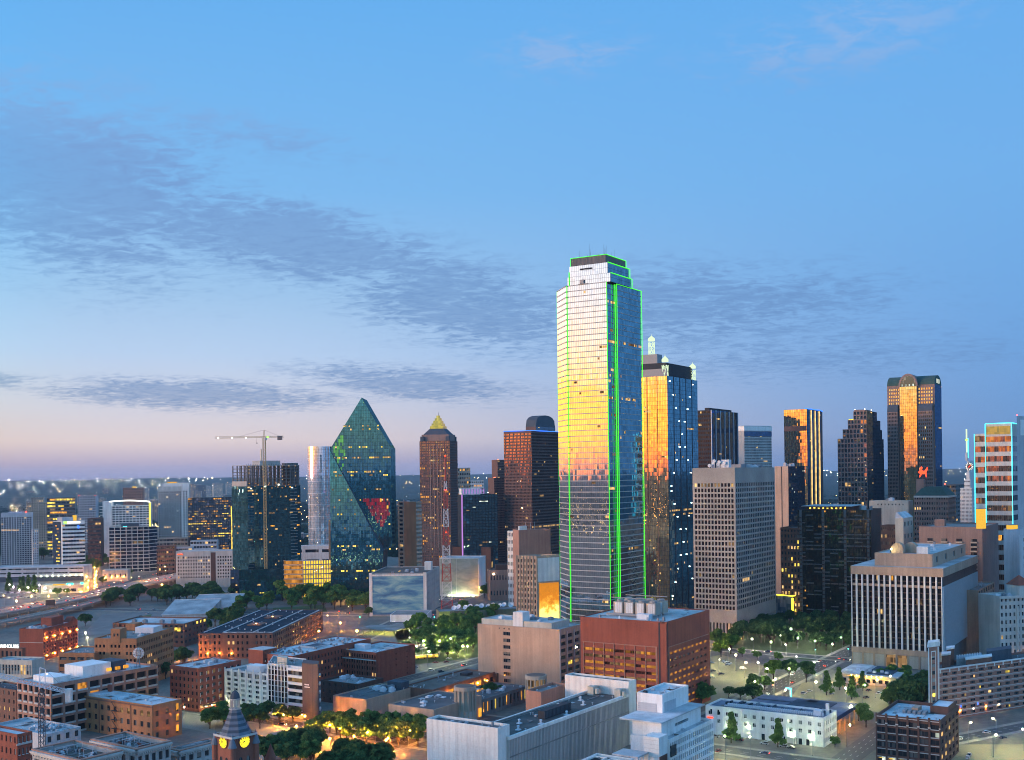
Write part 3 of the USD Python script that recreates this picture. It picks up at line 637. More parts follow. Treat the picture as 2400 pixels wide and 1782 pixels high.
def cap_tower():
    t = block('skyscraper', 'dark copper-lit tower with a blue light line along its flat top', 'skyscraper', 1245, 1010, 1180.5, 1312, Y=1500); z = t.Z
    kw = dict(rec=.7, nz=48, fh=.55, hi=2, glass='mirror_copper', lit=.03, litm=('lit_warm', 'lit_dim'), tilt=.004)
    tier(t, 0, z, 'granite', 'roof_dark', dict(w=dict(nx=20, fw=.6, rows={6: .4, 12: .3}, **kw), s=dict(nx=30, fw=.9, rows={17: .9, 22: .12, 38: .15, 10: .4}, **{**kw, 'glass': 'glass_brown'})))
    lightstrip(t, 'roof_light_line', 'neon_blue', [(-.4, t.W, z + .4), (-.4, -.4, z + .4), (t.D + .4, -.4, z + .4)], .9)
    t = block('skyscraper', 'dark glass tower with a rounded vault top behind the blue-lined tower', 'skyscraper', 1256, 1000, ur=1301, Y=1900, W=20); z = t.Z
    tier(t, 0, z, 'granite', 'roof_dark', dict(s=dict(kind='c', cw=4, ch=4, mat='mirror_dark', lit=.05, tilt=.01)), par=0)
    m = MB(); n = 8
    for k in range(n):
        a, b = math.pi * k / n, math.pi * (k + 1) / n; c, r = t.D / 2, t.D / 2
        m.prism([(c - r * math.cos(a), 0), (c - r * math.cos(b), 0), (c - r * math.cos(b), t.W), (c - r * math.cos(a), t.W)], z, z + .01)
        m.quads([[(c - r * math.cos(a), 0, z + 20 * math.sin(a) ** .6), (c - r * math.cos(b), 0, z + 20 * max(0, math.sin(b)) ** .6), (c - r * math.cos(b), t.W, z + 20 * max(0, math.sin(b)) ** .6), (c - r * math.cos(a), t.W, z + 20 * math.sin(a) ** .6)], [(c - r * math.cos(a), 0, z), (c - r * math.cos(b), 0, z), (c - r * math.cos(b), 0, z + 20 * max(0, math.sin(b)) ** .6), (c - r * math.cos(a), 0, z + 20 * math.sin(a) ** .6)]])
    t.part('vault_roof', m, 'slate')
    for u0, vt, u1, Y, lb in ((1166, 1078, 1185, 1700, 'narrow dark tower with a red roof light left of the blue-lined tower'), (1158, 1120, 1182, 1600, 'lower dark slab left of the blue-lined tower')):
        t = block('office_tower', lb, 'office tower', u0, vt, ur=u1, Y=Y, W=18, th=60)
        tier(t, 0, t.Z, 'granite', 'roof_dark', dict(s=dict(nx=8, nz=40, fw=.7, fh=.45, lit=.03, glass='glass_brown')))
        t.box('roof_light', 'signal_red', 1, 1, t.Z, 3, 3, t.Z + 1)


cap_tower()


def fins_and_neighbours():
    t = block('office_tower', 'dark navy tower with thin white vertical fins, right of the spire tower', 'office tower', 1666, 961, 1632, 1728, Y=1250); z = t.Z; W, D = t.W, t.D
    tier(t, 0, z, 'dark_metal', 'roof_dark', dict(w=dict(nx=8, nz=46, fw=.8, fh=.5, rec=.5, lit=.03, glass='glass_brown'), s=dict(kind='c', cw=2.2, ch=3.9, mat='mirror_navy', lit=.012, tilt=.004, rows={32: .5, 41: .1})), par=1.5)
    t.part('chamfer', MB().prism([(D, 0), (D + 7, 7), (D + 7, W), (D, W)], 0, z), 'mirror_navy')
    for k in range(8): t.part('fin', MB().box(D * k / 6 - .35 if k < 7 else D + 5, -.9 if k < 7 else 4, 6, D * k / 6 + .35 if k < 7 else D + 5.6, -.1 if k < 7 else 4.7, z), 'fin_white')
    t.part('plant_room', MB().box(10, 6, z - 1, D - 3, W - 6, z + 3), 'dark_metal')
    t = block('office_tower', 'grey striped tower with a white band round its top', 'office tower', 1744, 998, 1728, 1808, Y=1600, th=60); z = t.Z
    tier(t, 0, z, 'concrete', 'roof_grey', dict(s=dict(nx=26, nz=50, fw=.7, fh=.5, hi=9, rec=.3, lit=.02, glass='glass_dark')), wlabel=None)
    t.part('white_band', MB().box(-.5, -.5, z - 7, t.D + .5, t.W + .5, z - .8), 'white_wall'); t.part('dark_band', MB().box(-.3, -.3, z - 15, t.D + .3, 0, z - 8), 'mirror_navy')
    t = block('building', 'tall blank salmon slab with a dark vertical joint beside the window-grid tower', 'building', 1847, 1093, 1815.5, 1886, Y=1240); z = t.Z
    tier(t, 0, z, 'salmon', 'roof_grey', dict(s=dict(kind='c', cw=2, ch=3.9, mat='mirror_navy', lit=.05, litm=('lit_cool', 'lit_dim'))))
    t.part('joint', MB().box(-.12, t.W * .45, 0, .3, t.W * .45 + 1.0, z - .4), 'dark_metal'); units(t, z, 4, 2, 3, t.D - 4, t.W - 6, (3, 6), (2, 4))
    t = block('skyscraper', 'gold-reflecting tower with three bright vertical strips and a blue roof line', 'skyscraper', 1891, 959, 1837, 1922, Y=1350, th=32); z = t.Z; W, D = t.W, t.D
    kw = dict(cw=2.1, ch=4, gap=.24, tilt=.006)
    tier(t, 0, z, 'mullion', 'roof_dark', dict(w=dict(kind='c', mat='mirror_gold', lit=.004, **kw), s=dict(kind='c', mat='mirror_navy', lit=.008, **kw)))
    t.part('dark_storey', MB().box(-.35, .5, z - 26, -.11, W - .5, z - 20), 'granite')
    m = MB().prism([(D, 0), (D + 26, 5), (D + 26, W), (D, W)], 0, z); t.part('side_wing', m, 'granite'); 
    for k in range(3):
        x = D * (.28 + .3 * k); t.part('gold_strip', MB().box(x - .8, -.7, 62, x + .8, -.12, z - 1).quads([[(x - .8, -.75, 62), (x - .2, -1.6, 62), (x - .2, -1.6, z - 1), (x - .8, -.75, z - 1)]]), 'gold_strip_glow')
    lightstrip(t, 'roof_light_line', 'neon_blue', [(-.4, W * .1, z + .5), (-.4, -.4, z + .5), (D, -.4, z + .5), (D + 26.3, 4.6, z + .5)], .9)


glossy_glow('gold_strip_glow', (1, .62, .2), .35, 1.2)  # the strips emit a gold glow beneath their gloss
fins_and_neighbours()


def stepped_and_vault():
    t = block('skyscraper', 'rose granite tower stepping down in stages on both sides', 'skyscraper', 2031.7, 1027, 1963, 2071, Y=1300); W, D = t.W, t.D
    zs = [at(2031, v, 1300)[2] for v in (1027, 1005, 983, 963)]
    fr = [(1.0, 1.0), (.82, .9), (.64, .8), (.45, .6)]; z0 = 0
    for (fw, fd), z in zip(fr, zs):
        nz = max(2, round((z - z0) / 5.6)); a = W * (1 - fw) * 0
        tier(t, z0, z, 'granite_rose', 'roof_dark', dict(w=dict(nx=max(3, round(9 * fw)), nz=nz, fw=.72, fh=.74, rec=.45, glass='mirror_copper', lit=.05 if z0 else .07, litm=('lit_dim', 'lit_warm'), tilt=.008), s=dict(kind='c', cw=2.0, ch=3.9, mat='mirror_navy', lit=.02)), 0, 0, D * fd, W * fw, par=.6)
        z0 = z
    lightstrip(t, 'ledge_light', 'lit_yellow', [(-.2, W * .6, zs[2] + .4), (-.2, W * .45, zs[2] + .4)], 1.0)
    t.box('crown', 'granite_rose', .2, 2, zs[3], D * .42, W * .42, zs[3] + 1.5)
    for x, y in ((1, W * .4), (1, 2), (D * .4, 2)): t.box('roof_light', 'dot_white', x, y, zs[3] + 1.5, x + .9, y + .9, zs[3] + 2.4)
    # the barrel-vaulted tower
    t = block('skyscraper', 'tall granite tower with barrel-vault roofs and a golden mirrored centre strip', 'skyscraper', 2190, 900, 2079, 2206, Y=1350, th=32); W, D, z = t.W, t.D, t.Z; ztop = at(2190, 877, 1350)[2]
    tier(t, 0, z, 'granite_rose', 'roof_dark', dict(w=dict(nx=4, nz=50, fw=.0001, fh=.0001, lit=0), s=dict(kind='c', cw=3, ch=3.9, mat='mirror_navy', lit=.02)), par=0, name='core_wall')
    zm = at(2190, 963, 1350)[2]
    def bay(y0, y1, za, zb, nx, d, gl, lit):
        w = MB(); punched(t, w, 'w', -d, y0, y1, za, zb, nx, round((zb - za) / 4.4), fw=.55, fh=.55, rec=.4, glass=gl, lit=lit, litm=('lit_dim', 'lit_warm'), tilt=.006)
        w.quads([[(-d, y0, za), (0, y0, za), (0, y0, zb), (-d, y0, zb)], [(-d, y1, za), (0, y1, za), (0, y1, zb), (-d, y1, zb)], [(-d, y0, zb), (0, y0, zb), (0, y1, zb), (-d, y1, zb)]]); t.part('window_bay', w, 'granite_rose')
    c0, c1 = W * .36, W * .72
    bay(W * .03, c0 - 1, zm, z - 3, 6, .6, 'mirror_gold', .02); bay(c1 + 1, W * .97, zm, z - 3, 6, .6, 'mirror_gold', .02)
    bay(W * .03, c0 - 2, 0, zm, 7, 6, 'glass_brown', .03); bay(c1 + 2, W * .98, 0, zm, 7, 6, 'glass_brown', .03)
    for y0, y1 in ((W * .03, c0 - 2), (c1 + 2, W * .98)):
        m = MB()
        for k in range(6):
            a, b = k / 6 * math.pi / 2, (k + 1) / 6 * math.pi / 2; m.quads([[(-6 * math.cos(a), y0, zm + 9 * math.sin(a)), (-6 * math.cos(b), y0, zm + 9 * math.sin(b)), (-6 * math.cos(b), y1, zm + 9 * math.sin(b)), (-6 * math.cos(a), y1, zm + 9 * math.sin(a))]])
            m.quads([[(0, y0, zm), (0, y0, zm + 9 * math.sin(b)), (-6 * math.cos(b), y0, zm + 9 * math.sin(b)), (-6 * math.cos(a), y0, zm + 9 * math.sin(a))]])
        t.part('shoulder_vault', m, 'slate')
    curtain(t, 'w', -3.2, c0, c1, 0, z - 2, cw=2.1, ch=3.9, tilt=.003, mat='mirror_gold', lit=.0, gap=.2, rows={k: .12 for k in (8, 13, 19, 30)})
    t.part('centre_side', MB().box(-3.15, c0 - .5, 0, .1, c0, z).box(-3.15, c1, 0, .1, c1 + .5, z), 'granite_rose')
    n = 12; r = (ztop - z); m = MB()
    for k in range(n):                                                # main vault runs along the facade, quarter-round over the depth
        a, b = math.pi * k / n, math.pi * (k + 1) / n; f = lambda q: (D / 2 - (D / 2 + .3) * math.cos(q), z + r * math.sin(q))
        (xa, za), (xb, zb) = f(a), f(b); m.quads([[(xa, 0, za), (xb, 0, zb), (xb, W, zb), (xa, W, za)], [(xa, 0, z), (xb, 0, z), (xb, 0, zb), (xa, 0, za)], [(xa, W, z), (xb, W, z), (xb, W, zb), (xa, W, za)]])
    t.part('vault_roof', m, 'copper_green')
    m = MB(); cc, rr = (c0 + c1) / 2, (c1 - c0) / 2 + 1.2; arch = MB()
    for k in range(n):
        a, b = math.pi * k / n, math.pi * (k + 1) / n; f = lambda q, e: (cc - rr * e * math.cos(q), z - 2 + (r + 4) * e * math.sin(q)); (ya, za), (yb, zb) = f(a, 1), f(b, 1); (yc, zc), (yd, zd) = f(a, .84), f(b, .84)
        m.quads([[(-3.6, ya, za), (-3.6, yb, zb), (-3.6, yd, zd), (-3.6, yc, zc)], [(-3.6, ya, za), (-3.6, yb, zb), (D * .5, yb, zb), (D * .5, ya, za)]]); arch.quads([[(-3.3, yc, z - 2), (-3.3, yd, z - 2), (-3.3, yd, zd), (-3.3, yc, zc)]])
    t.part('arch', m, 'granite_rose'); t.part('arch_window', arch, 'glass_dark')
    for k in range(4): t.box('arch_light', 'lit_cool', -3.55, c0 + 3 + k * (c1 - c0 - 7) / 3, z - 1.5, -3.32, c0 + 4.6 + k * (c1 - c0 - 7) / 3, z + 1)
    t.box('flank_window', 'lit_cool', D * .3, -.2, z + 2, D * .7, -.05, z + r * .6)
    # red winged-horse neon on a roof frame in front of it
    Q = at(2161, 1107, 1180); h = Thing('neon_sign', 'red neon winged horse sign on a lattice frame above the green-roofed building', 'neon sign', (Q[0], Q[1], Q[2] - 14), 32); m = MB()
    for p, q in (((0, -4, 4), (0, 5, 4)), ((0, -4, 8), (0, 5, 8))): m.bar(p, q, .3)
    for y in (-4, 0, 5): m.bar((0, y, 0), (0, y, 8), .3)
    h.part('frame', m, 'dark_metal'); z = 14; m = MB()
    from shapely.geometry import Polygon
    pg = Polygon([(-4, 14), (-2.4, 15.5), (-2, 18.5), (-.5, 20), (.6, 18.4), (-.4, 16.6), (1, 15.4), (2.6, 15.2), (5.4, 19.5), (5.6, 16.5), (4.2, 13.6), (4.8, 9), (4, 8.6), (3, 12), (0, 12), (-2.4, 8.4), (-3, 8.8), (-1.6, 12.6), (-3, 13)])
    e = trimesh.creation.extrude_polygon(pg, .5, engine='earcut'); v = np.array(e.vertices); h.part('winged_horse', MB().add(np.c_[v[:, 2] - .6, -v[:, 0], v[:, 1]], e.faces), 'neon_red')


stepped_and_vault()


def right_edge():
    t = block('office_tower', 'brown-banded tower outlined in cyan light at the right edge', 'office tower', 2370, 992, 2309, 2430, Y=1050, th=34); W, D, z = t.W, t.D, t.Z
    kw = dict(nz=19, fh=.56, rec=.5, lit=.03, litm=('lit_dim', 'lit_amber'), tilt=.008)
    tier(t, 0, z, 'limestone', 'roof_grey', dict(w=dict(nx=1, fw=.99, split=12, hi=10, glass='mirror_bronze', **kw), s=dict(nx=1, fw=.99, split=12, hi=10, glass='glass_navy', **kw)))
    t.part('lit_top_band', MB().box(-.3, 1, z - 10, -.05, W - 1, z - 2.5), 'amber_reflection_glow'); zb = at(2370, 1232, 1050)[2]  # orange reflection under the roof edge, put in as a glowing band
    tier(t, 0, z - 9, 'limestone', 'roof_grey', dict(w=dict(nx=1, fw=.98, split=4, glass='mirror_bronze', **{**kw, 'nz': 18})), 6, W, D - 4, W + 11, name='rear_wall', rname='rear_roof')
    for x, y, zt in ((-.4, -.4, z), (-.4, W, z), (5.6, W + 11, z - 9)): lightstrip(t, 'light_line', 'neon_cyan', [(x, y, zb), (x, y, zt)], .6)
    lightstrip(t, 'light_line', 'neon_cyan', [(-.4, W, z + .3), (-.4, -.4, z + .3), (D, -.4, z + .3)], .6)
    t = block('building', 'pale grey blank slab cut by the right edge, above the striped tower', 'building', 2383, 975, None, 2440, Y=930, th=50, th2=115, W=14); tier(t, 0, t.Z, 'pale_grey', 'roof_grey', {}); t.box('roof_light', 'signal_red', 0, 1, t.Z, 1, 2, t.Z + 1)
    t.box('arch_recess', 'white_wall', 6, -.4, t.Z - 16, 14, -.1, t.Z - 3)
    t = block('office_tower', 'white art deco tower with a lit clock and a glowing cyan spire', 'office tower', 2278, 1144, 2250, 2296, Y=1240); W, D, z = t.W, t.D, t.Z
    tier(t, 0, z, 'white_stone', 'roof_grey', dict(w=dict(nx=9, nz=30, fw=.4, fh=.5, lit=.03), s=dict(nx=8, nz=30, fw=.4, fh=.5, lit=.02)))
    zz = [at(2278, v, 1240)[2] for v in (1124, 1107, 1080, 1069)]
    tier(t, z, zz[0], 'white_stone', 'roof_grey', dict(w=dict(nx=5, nz=2, fw=.7, fh=.3)), 2, 2, D - 2, W * .68, par=.5); tier(t, zz[0], zz[1], 'white_stone', 'roof_grey', {}, 3, 3, D - 3, W * .5, par=.5); tier(t, zz[1], zz[2], 'white_stone', 'roof_grey', {}, 4, 4, D - 4, W * .42, par=0)
    b = MB().cyl((0, 0), 4.4, 0, .5, 20); v, f = b.arrays(); cy, cz = W * .24, (zz[1] + zz[2]) / 2; t.part('clock', MB().add(np.c_[3.4 + v[:, 2], cy + v[:, 0], cz + v[:, 1]], f), 'dark_metal'); m = MB()
    for k in range(12): a = k * math.pi / 6; m.bar((3.3, cy + 2.6 * math.cos(a), cz + 2.6 * math.sin(a)), (3.3, cy + 4.0 * math.cos(a), cz + 4.0 * math.sin(a)), .6)
    t.part('clock_marks', m, 'sign_white'); t.part('clock_hand', MB().bar((3.3, cy, cz), (3.3, cy - 1.6, cz + 1.4), .6).bar((3.3, cy, cz), (3.3, cy + 1, cz - 1), .6), 'neon_red')
    t.part('mast', MB().cyl((6, 6), 1.4, zz[2], zz[3] + 4, 8), 'metal_pale'); lightstrip(t, 'spire_tube', 'white_glow', [(6, 6, zz[3] + 4), (6, 6, zz[3] + 30)], 1.3); lightstrip(t, 'spire_ring', 'sign_green', [(5, 5, zz[3] + 18), (7, 7, zz[3] + 18)], 2); lightstrip(t, 'spire_tube', 'neon_cyan', [(6, 4.6, zz[3] - 2), (6, 4.6, zz[3] + 20)], .8)
    for u0, u1, v0, v1, Y, lb, c in ((2290, 2316, 1193, 1240, 900, 'glowing yellow plant box in front of the cyan-lined tower', 'neon_gold'), (2361, 2392, 1231, 1241, 880, 'glowing yellow roof box on the pale slab at the right edge', 'neon_gold')):
        P, Q = at(u0 + 5, v1, Y), at(u1, v0, Y); b = Thing('roof_box', lb, 'lit box', (P[0], Y, P[2]), 65); w = (u1 - u0 - 5) * Y / F * 1.05; b.box('lit_screen', c, 0, 0, 0, w, 3, Q[2] - P[2]); b.box('lid', 'metal_grey', -.3, -.3, Q[2] - P[2], w + .3, 3.3, Q[2] - P[2] + .5)
    t = block('hotel', 'long brown slab hotel with stacked balconies behind the column-fronted building', 'hotel', 2302, 1236, 2154, 2340, Y=960); W, D, z = t.W, t.D, t.Z
    tier(t, 0, z, 'granite_rose', 'roof_grey', {}, par=1.2)
    for k, c in enumerate((.08, .31, .545, .77)):
        y0, y1 = W * c, W * (c + .1)
        for j in range(21):
            zz = 4 + j * (z - 14) / 21; fl = t.part('balcony', MB().box(-1.6, y0, zz, .1, y1, zz + 1.15), 'beige')
            t.part('recess', MB().box(-.2, y0 + .2, zz + 1.3, .05, y1 - .2, zz + (z - 14) / 21 - .2), 'lit_warm' if random.random() < .05 else 'glass_dark')
    t.part('stair_head', MB().box(8, W * .62, z, 16, W * .78, z + 6), 'granite_rose')
    t = block('building', 'blank pale blue-grey slab at the right edge beside the brown hotel', 'building', 2352, 1242, None, 2440, Y=870, th=60, th2=116, W=25); tier(t, 0, t.Z, 'pale_grey', 'roof_grey', {})
    t = block('building', 'pale grey lower slab cut by the right edge with small side windows', 'building', 2389, 1256, None, 2470, Y=850, th=60, th2=116, W=10); tier(t, 0, t.Z, 'pale_grey', 'roof_grey', dict(s=dict(nx=3, nz=14, fw=.3, fh=.4, lit=.05)))
    t = block('building', 'tan office with grid windows and warm wall lamps right of the column-fronted building', 'building', 2293, 1384, None, 2331, Y=870, W=20); z = t.Z
    tier(t, 0, z, 'tan', 'roof_grey', dict(s=dict(nx=7, nz=9, fw=.6, fh=.6, lit=.04, glass='glass_brown')))
    for k in range(4): t.box('wall_lamp', 'wall_sodium', 4 + k * t.D / 4.5, -.7, 7, 4.5 + k * t.D / 4.5, -.2, 7.5)
    t = block('building', 'beige classical block at the right edge with an uplit yellow pilaster', 'building', 2343, 1398, None, 2450, Y=830, th=75, W=24); D, z = t.D, t.Z
    tier(t, 0, z, 'limestone', 'roof_pale', dict(s=dict(nx=11, nz=9, fw=.45, fh=.5, lit=.04)))
    t.box('cornice', 'limestone', -.8, -.8, z - 2, D + .8, .05, z - .6); t.box('pilaster', 'limestone', D * .36, -.8, 0, D * .36 + 1.6, -.05, z - 8); t.box('uplight', 'wall_sodium', D * .36 + .4, -1.7, 1.4, D * .36 + 1.2, -1.2, 2.0)
    t.part('red_roof', MB().prism([(D * .45, 2), (D * .8, 2), (D * .8, 16), (D * .45, 16)], z + 7, z + 14, [(D * .6, 9), (D * .62, 9), (D * .62, 9.2), (D * .6, 9.2)]), 'brick_red'); t.box('roof_pavilion', 'limestone', D * .46, 2.5, z - 1, D * .79, 15.5, z + 7); units(t, z - 1, 5, 1, 2, D * .4, 12)


glossy_glow('amber_reflection_glow', (1, .45, .06), .14, .5)
right_edge()


def mid_right():
    t = block('apartment_tower', 'dark brown slab with glazed bays and lit roof terrace above the dark park', 'apartment tower', 2041, 1196, 1869, 2066, Y=1060, th=28); W, D, z = t.W, t.D, t.Z
    tier(t, 0, z, 'brick_dark', 'roof_dark', dict(w=dict(kind='c', cw=1.5, ch=3.7, gap=.3, mat='mirror_brown', lit=.028, litm=('lit_dim', 'lit_amber', 'lit_dim', 'curtain_pale', 'curtain_pale'), tilt=.01, rows={k: .12 for k in (7, 8, 13, 18)})), par=1.3)
    for j in range(28):
        for k in range(9):
            if random.random() < .42: y = W * k / 9; t.part('spandrel_panel', MB().box(-.55, y + .3, 2 + j * (z - 4) / 28, -.14, y + W / 9 - .3, 2 + j * (z - 4) / 28 + 1.1), 'concrete_dark')
    for y in (.02, .33, .66, .97):
        yy = W * y; t.part('pier', MB().box(-1.5, yy - 2.2 if y > .5 else yy, 0, -.05, yy if y > .5 else yy + 2.2, z), 'concrete_dark')
        for j in range(24): t.part('balcony', MB().box(-2.2, yy - 2.2 if y > .5 else yy, 4 + j * (z - 8) / 24, -1.4, yy if y > .5 else yy + 2.2, 5.2 + j * (z - 8) / 24), 'brick_dark')
    t.part('roof_pavilion', MB().box(3, W * .3, z - 1, D - 2, W * .9, z + 3.2), 'brick_dark'); t.part('roof_canopy', MB().box(1, W * .26, z + 3.2, D, W * .95, z + 3.7), 'roof_pale')
    for k in range(9): t.box('terrace_lamp', 'lit_yellow', 2.6, W * (.34 + k * .06), z + .8, 2.95, W * (.34 + k * .06) + 1.7, z + 2.6)
    units(t, z - 1, 5, 3, 3, D - 5, W * .25, (3, 6), (3, 5))
    t = block('building', 'old brown stone block with many warm lit windows between two towers', 'building', 1874, 1237, 1829, 1900, Y=1090); z = t.Z
    tier(t, 0, z, 'brick_brown', 'roof_dark', dict(w=dict(nx=6, nz=16, fw=.5, fh=.55, lit=.36, litm=('lit_yellow', 'lit_warm'), rows={15: 0, 14: 0, 11: .1})))
    t.box('cornice', 'brick_brown', -.7, -.5, z - 2.2, .05, t.W + .5, z - 1.2)
    t = block('building', 'low glass corner building edged with a bright yellow light frame', 'building', 1857, 1397, 1815, 1872, Y=1090, th=45); z = t.Z
    tier(t, 0, z, 'glass_pale', 'roof_dark', dict(s=dict(nx=2, nz=5, fw=.8, fh=.7, lit=.5, litm=('lit_amber', 'lit_yellow')))); lightstrip(t, 'light_frame', 'neon_yellow', [(-.3, t.W, z), (-.3, -.3, z), (t.D, -.3, z)], .9); lightstrip(t, 'light_frame', 'neon_yellow', [(-.3, -.3, z - 2), (-.3, -.3, 3)], 1.4)
    t = block('building', 'white box rooftop building behind the dark apartment slab', 'building', 2129, 1174, 2037, 2140, Y=1180); tier(t, 0, t.Z, 'cream', 'roof_pale', dict(w=dict(nx=11, nz=14, fw=.3, fh=.2, cols={(i, j) for i in range(11) for j in range(14) if j != 13 or i in (0, 9, 10)}))); units(t, t.Z, 2, 2, t.W * .4, 10, t.W * .6, (5, 8), (2, 3))
    t = block('building', 'cream stepped building with sloping white roofs behind the column-fronted building', 'building', 2117, 1215, 2098, 2140, Y=1010); z = t.Z; tier(t, 0, z, 'cream', 'roof_pale', dict(s=dict(nx=3, nz=9, fw=.45, fh=.35))); t.part('sloped_roof', MB().prism([(0, 0), (t.D, 0), (t.D, t.W), (0, t.W)], z, z + 5, [(3, 6), (t.D - 1, 6), (t.D - 1, t.W), (3, t.W)]), 'roof_white')
    t = block('building', 'plain brown block with small punched windows left of the cream stepped building', 'building', 2098, 1232, 2064, 2110, Y=1040); tier(t, 0, t.Z, 'brick_brown', 'roof_dark', dict(w=dict(nx=7, nz=14, fw=.4, fh=.45, lit=.06)))
    t = block('building', 'classical brown block with green hipped roof below the winged horse sign', 'building', 2222, 1162, 2142, 2240, Y=1150); W, D, z = t.W, t.D, t.Z
    tier(t, 0, z, 'granite_rose', 'roof_dark', dict(w=dict(nx=14, nz=22, fw=.5, fh=.5, lit=.02), s=dict(nx=8, nz=22, fw=.5, fh=.5))); t.part('hipped_roof', MB().prism([(0, 0), (D, 0), (D, W), (0, W)], z, z + 9, [(7, 8), (D - 4, 8), (D - 4, W - 8), (7, W - 8)]), 'copper_green'); t.box('cornice', 'limestone', -1, -1, z - 2, D, W, z - .2)
    t.box('stair_tower', 'granite_rose', 6, W * .75, z, 14, W * .97, z + 17)
    t = block('building', 'office with rows of bright yellow lit windows behind the art deco tower', 'building', 2240, 1136, 2212, 2262, Y=1500); tier(t, 0, t.Z, 'concrete_dark', 'roof_dark', dict(w=dict(nx=8, nz=22, fw=.9, fh=.5, lit=.5, litm=('lit_yellow', 'lit_dim')), s=dict(nx=6, nz=22, fw=.9, fh=.5, lit=.1)))
    t.box('roof_light', 'signal_red', 0, t.W - 2, t.Z, 1.2, t.W - .6, t.Z + 1.4)


mirror('mirror_brown', (.10, .085, .06), under=(.022, .018, .010), var=.6)
stone('curtain_pale', (.2, .17, .12))
mid_right()


def column_building():
    t = block('office_building', 'broad building fronted by tall white vertical columns over dark windows', 'office building', 2208, 1333, 1995, 2289, Y=801); W, D, z = t.W, t.D, t.Z
    zb = 13.5; zc = z - 6
    w = MB(); punched(t, w, 'w', 0, 0, W, zb, zc, 16, 13, fw=.66, fh=.82, rec=1.0, glass='glass_brown', lit=.035, litm=('lit_dim', 'lit_warm', 'lit_amber'), split=2, tilt=.004); punched(t, w, 's', 0, 0, D, zb, zc - 7, 36, 13, fw=.6, fh=.85, rec=.8, glass='glass_pale', lit=.005)
    w.quads([plane('s', 0, [0, D, D, 0], 0, [zc - 7, zc - 7, zc, zc]), plane('n', W, [0, D, D, 0], 0, [0, 0, z, z]), plane('e', D, [0, W, W, 0], 0, [0, 0, z, z])]); t.part('wall', w, 'brick_dark')
    for k in range(17): y = W * k / 16; t.part('column', MB().box(-1.1, max(0, y - .62), zb, -.02, min(W, y + .62), zc - (0 if k % 1 == 0 else 7)), 'white_trim')
    for k in range(37): x = D * k / 36; t.part('column', MB().box(max(0, x - .3), -.9, zb, min(D, x + .3), -.02, zc - 7), 'fin_white')
    t.box('band', 'tan', -.6, .7, zc - 8.3, -.03, W - .7, zc - 6.6)
    t.part('fascia', MB().box(-1.3, -1.0, zc, D, W, z), 'tan'); t.part('roof', MB().quads([[(-1, -.8, z + .05), (D, -.8, z + .05), (D, W, z + .05), (-1, W, z + .05)]]), 'roof_pale')
    t.part('base', MB().box(0, 0, 0, D, W, zb), 'concrete_dark'); t.part('base_band', MB().box(-1.2, -.9, zb - 4, .1, W + .2, zb + .02), 'tan')
    for k in range(9): y = W * k / 8; t.part('base_pier', MB().box(-1.1, max(-.5, y - .6), 0, -.05, min(W, y + .6), zb - 4), 'tan')
    for k in range(8): y = W * k / 8 + .8; t.part('base_panel', MB().box(-.6, y, .3, -.08, y + W / 8 - 1.6, zb - 4.3), 'concrete_warm' if k not in (3, 4) else 'lit_dim')
    zp = z + 9.5; P0, P1, Q0, Q1 = 7, D - 2, 5, W * .76
    tier(t, z + .06, zp, 'tan', 'roof_pale', dict(s=dict(nx=4, nz=1, fw=.2, fh=.45)), P0, Q0 + 3, P1, Q1, par=.6, name='penthouse_wall', rname='penthouse_roof')
    for cx, cy in ((P0 + 5, Q1 - 15), (P0 + 16, Q1 - 22)):
        m = MB(); n = 12; L = 7; r = 4.3
        for k in range(n):
            a, b = math.pi * k / n, math.pi * (k + 1) / n; f = lambda q: (cy - r * math.cos(q), zp + 3 + r * math.sin(q)); (ya, za), (yb, zc_) = f(a), f(b); m.quads([[(cx, ya, za), (cx, yb, zc_), (cx + L, yb, zc_), (cx + L, ya, za)], [(cx, ya, zp - .5), (cx, yb, zp - .5), (cx, yb, zc_), (cx, ya, za)]])
        m.quads([[(cx, cy - r, zp - .5), (cx + L, cy - r, zp - .5), (cx + L, cy - r, zp + 3), (cx, cy - r, zp + 3)], [(cx, cy + r, zp - .5), (cx + L, cy + r, zp - .5), (cx + L, cy + r, zp + 3), (cx, cy + r, zp + 3)]]); t.part('cooling_drum', m, 'tan')
    t.box('roof_hut', 'white_trim', P0 + 10, Q0 + 8, zp - .6, P0 + 18, Q0 + 16, zp + 4.6); t.box('plant_box', 'slate', P0 + 13, Q1 - 18, zp - .6, P0 + 26, Q1 - 8, zp + 2.4); units(t, zp - .6, 6, P0 + 2, Q0 + 5, P1 - 5, Q1 - 3); t.box('flood_lamp', 'wall_green', P0 + 1.5, Q1 - 12, zp + 2.6, P0 + 2.1, Q1 - 11.4, zp + 3.1)


column_building()


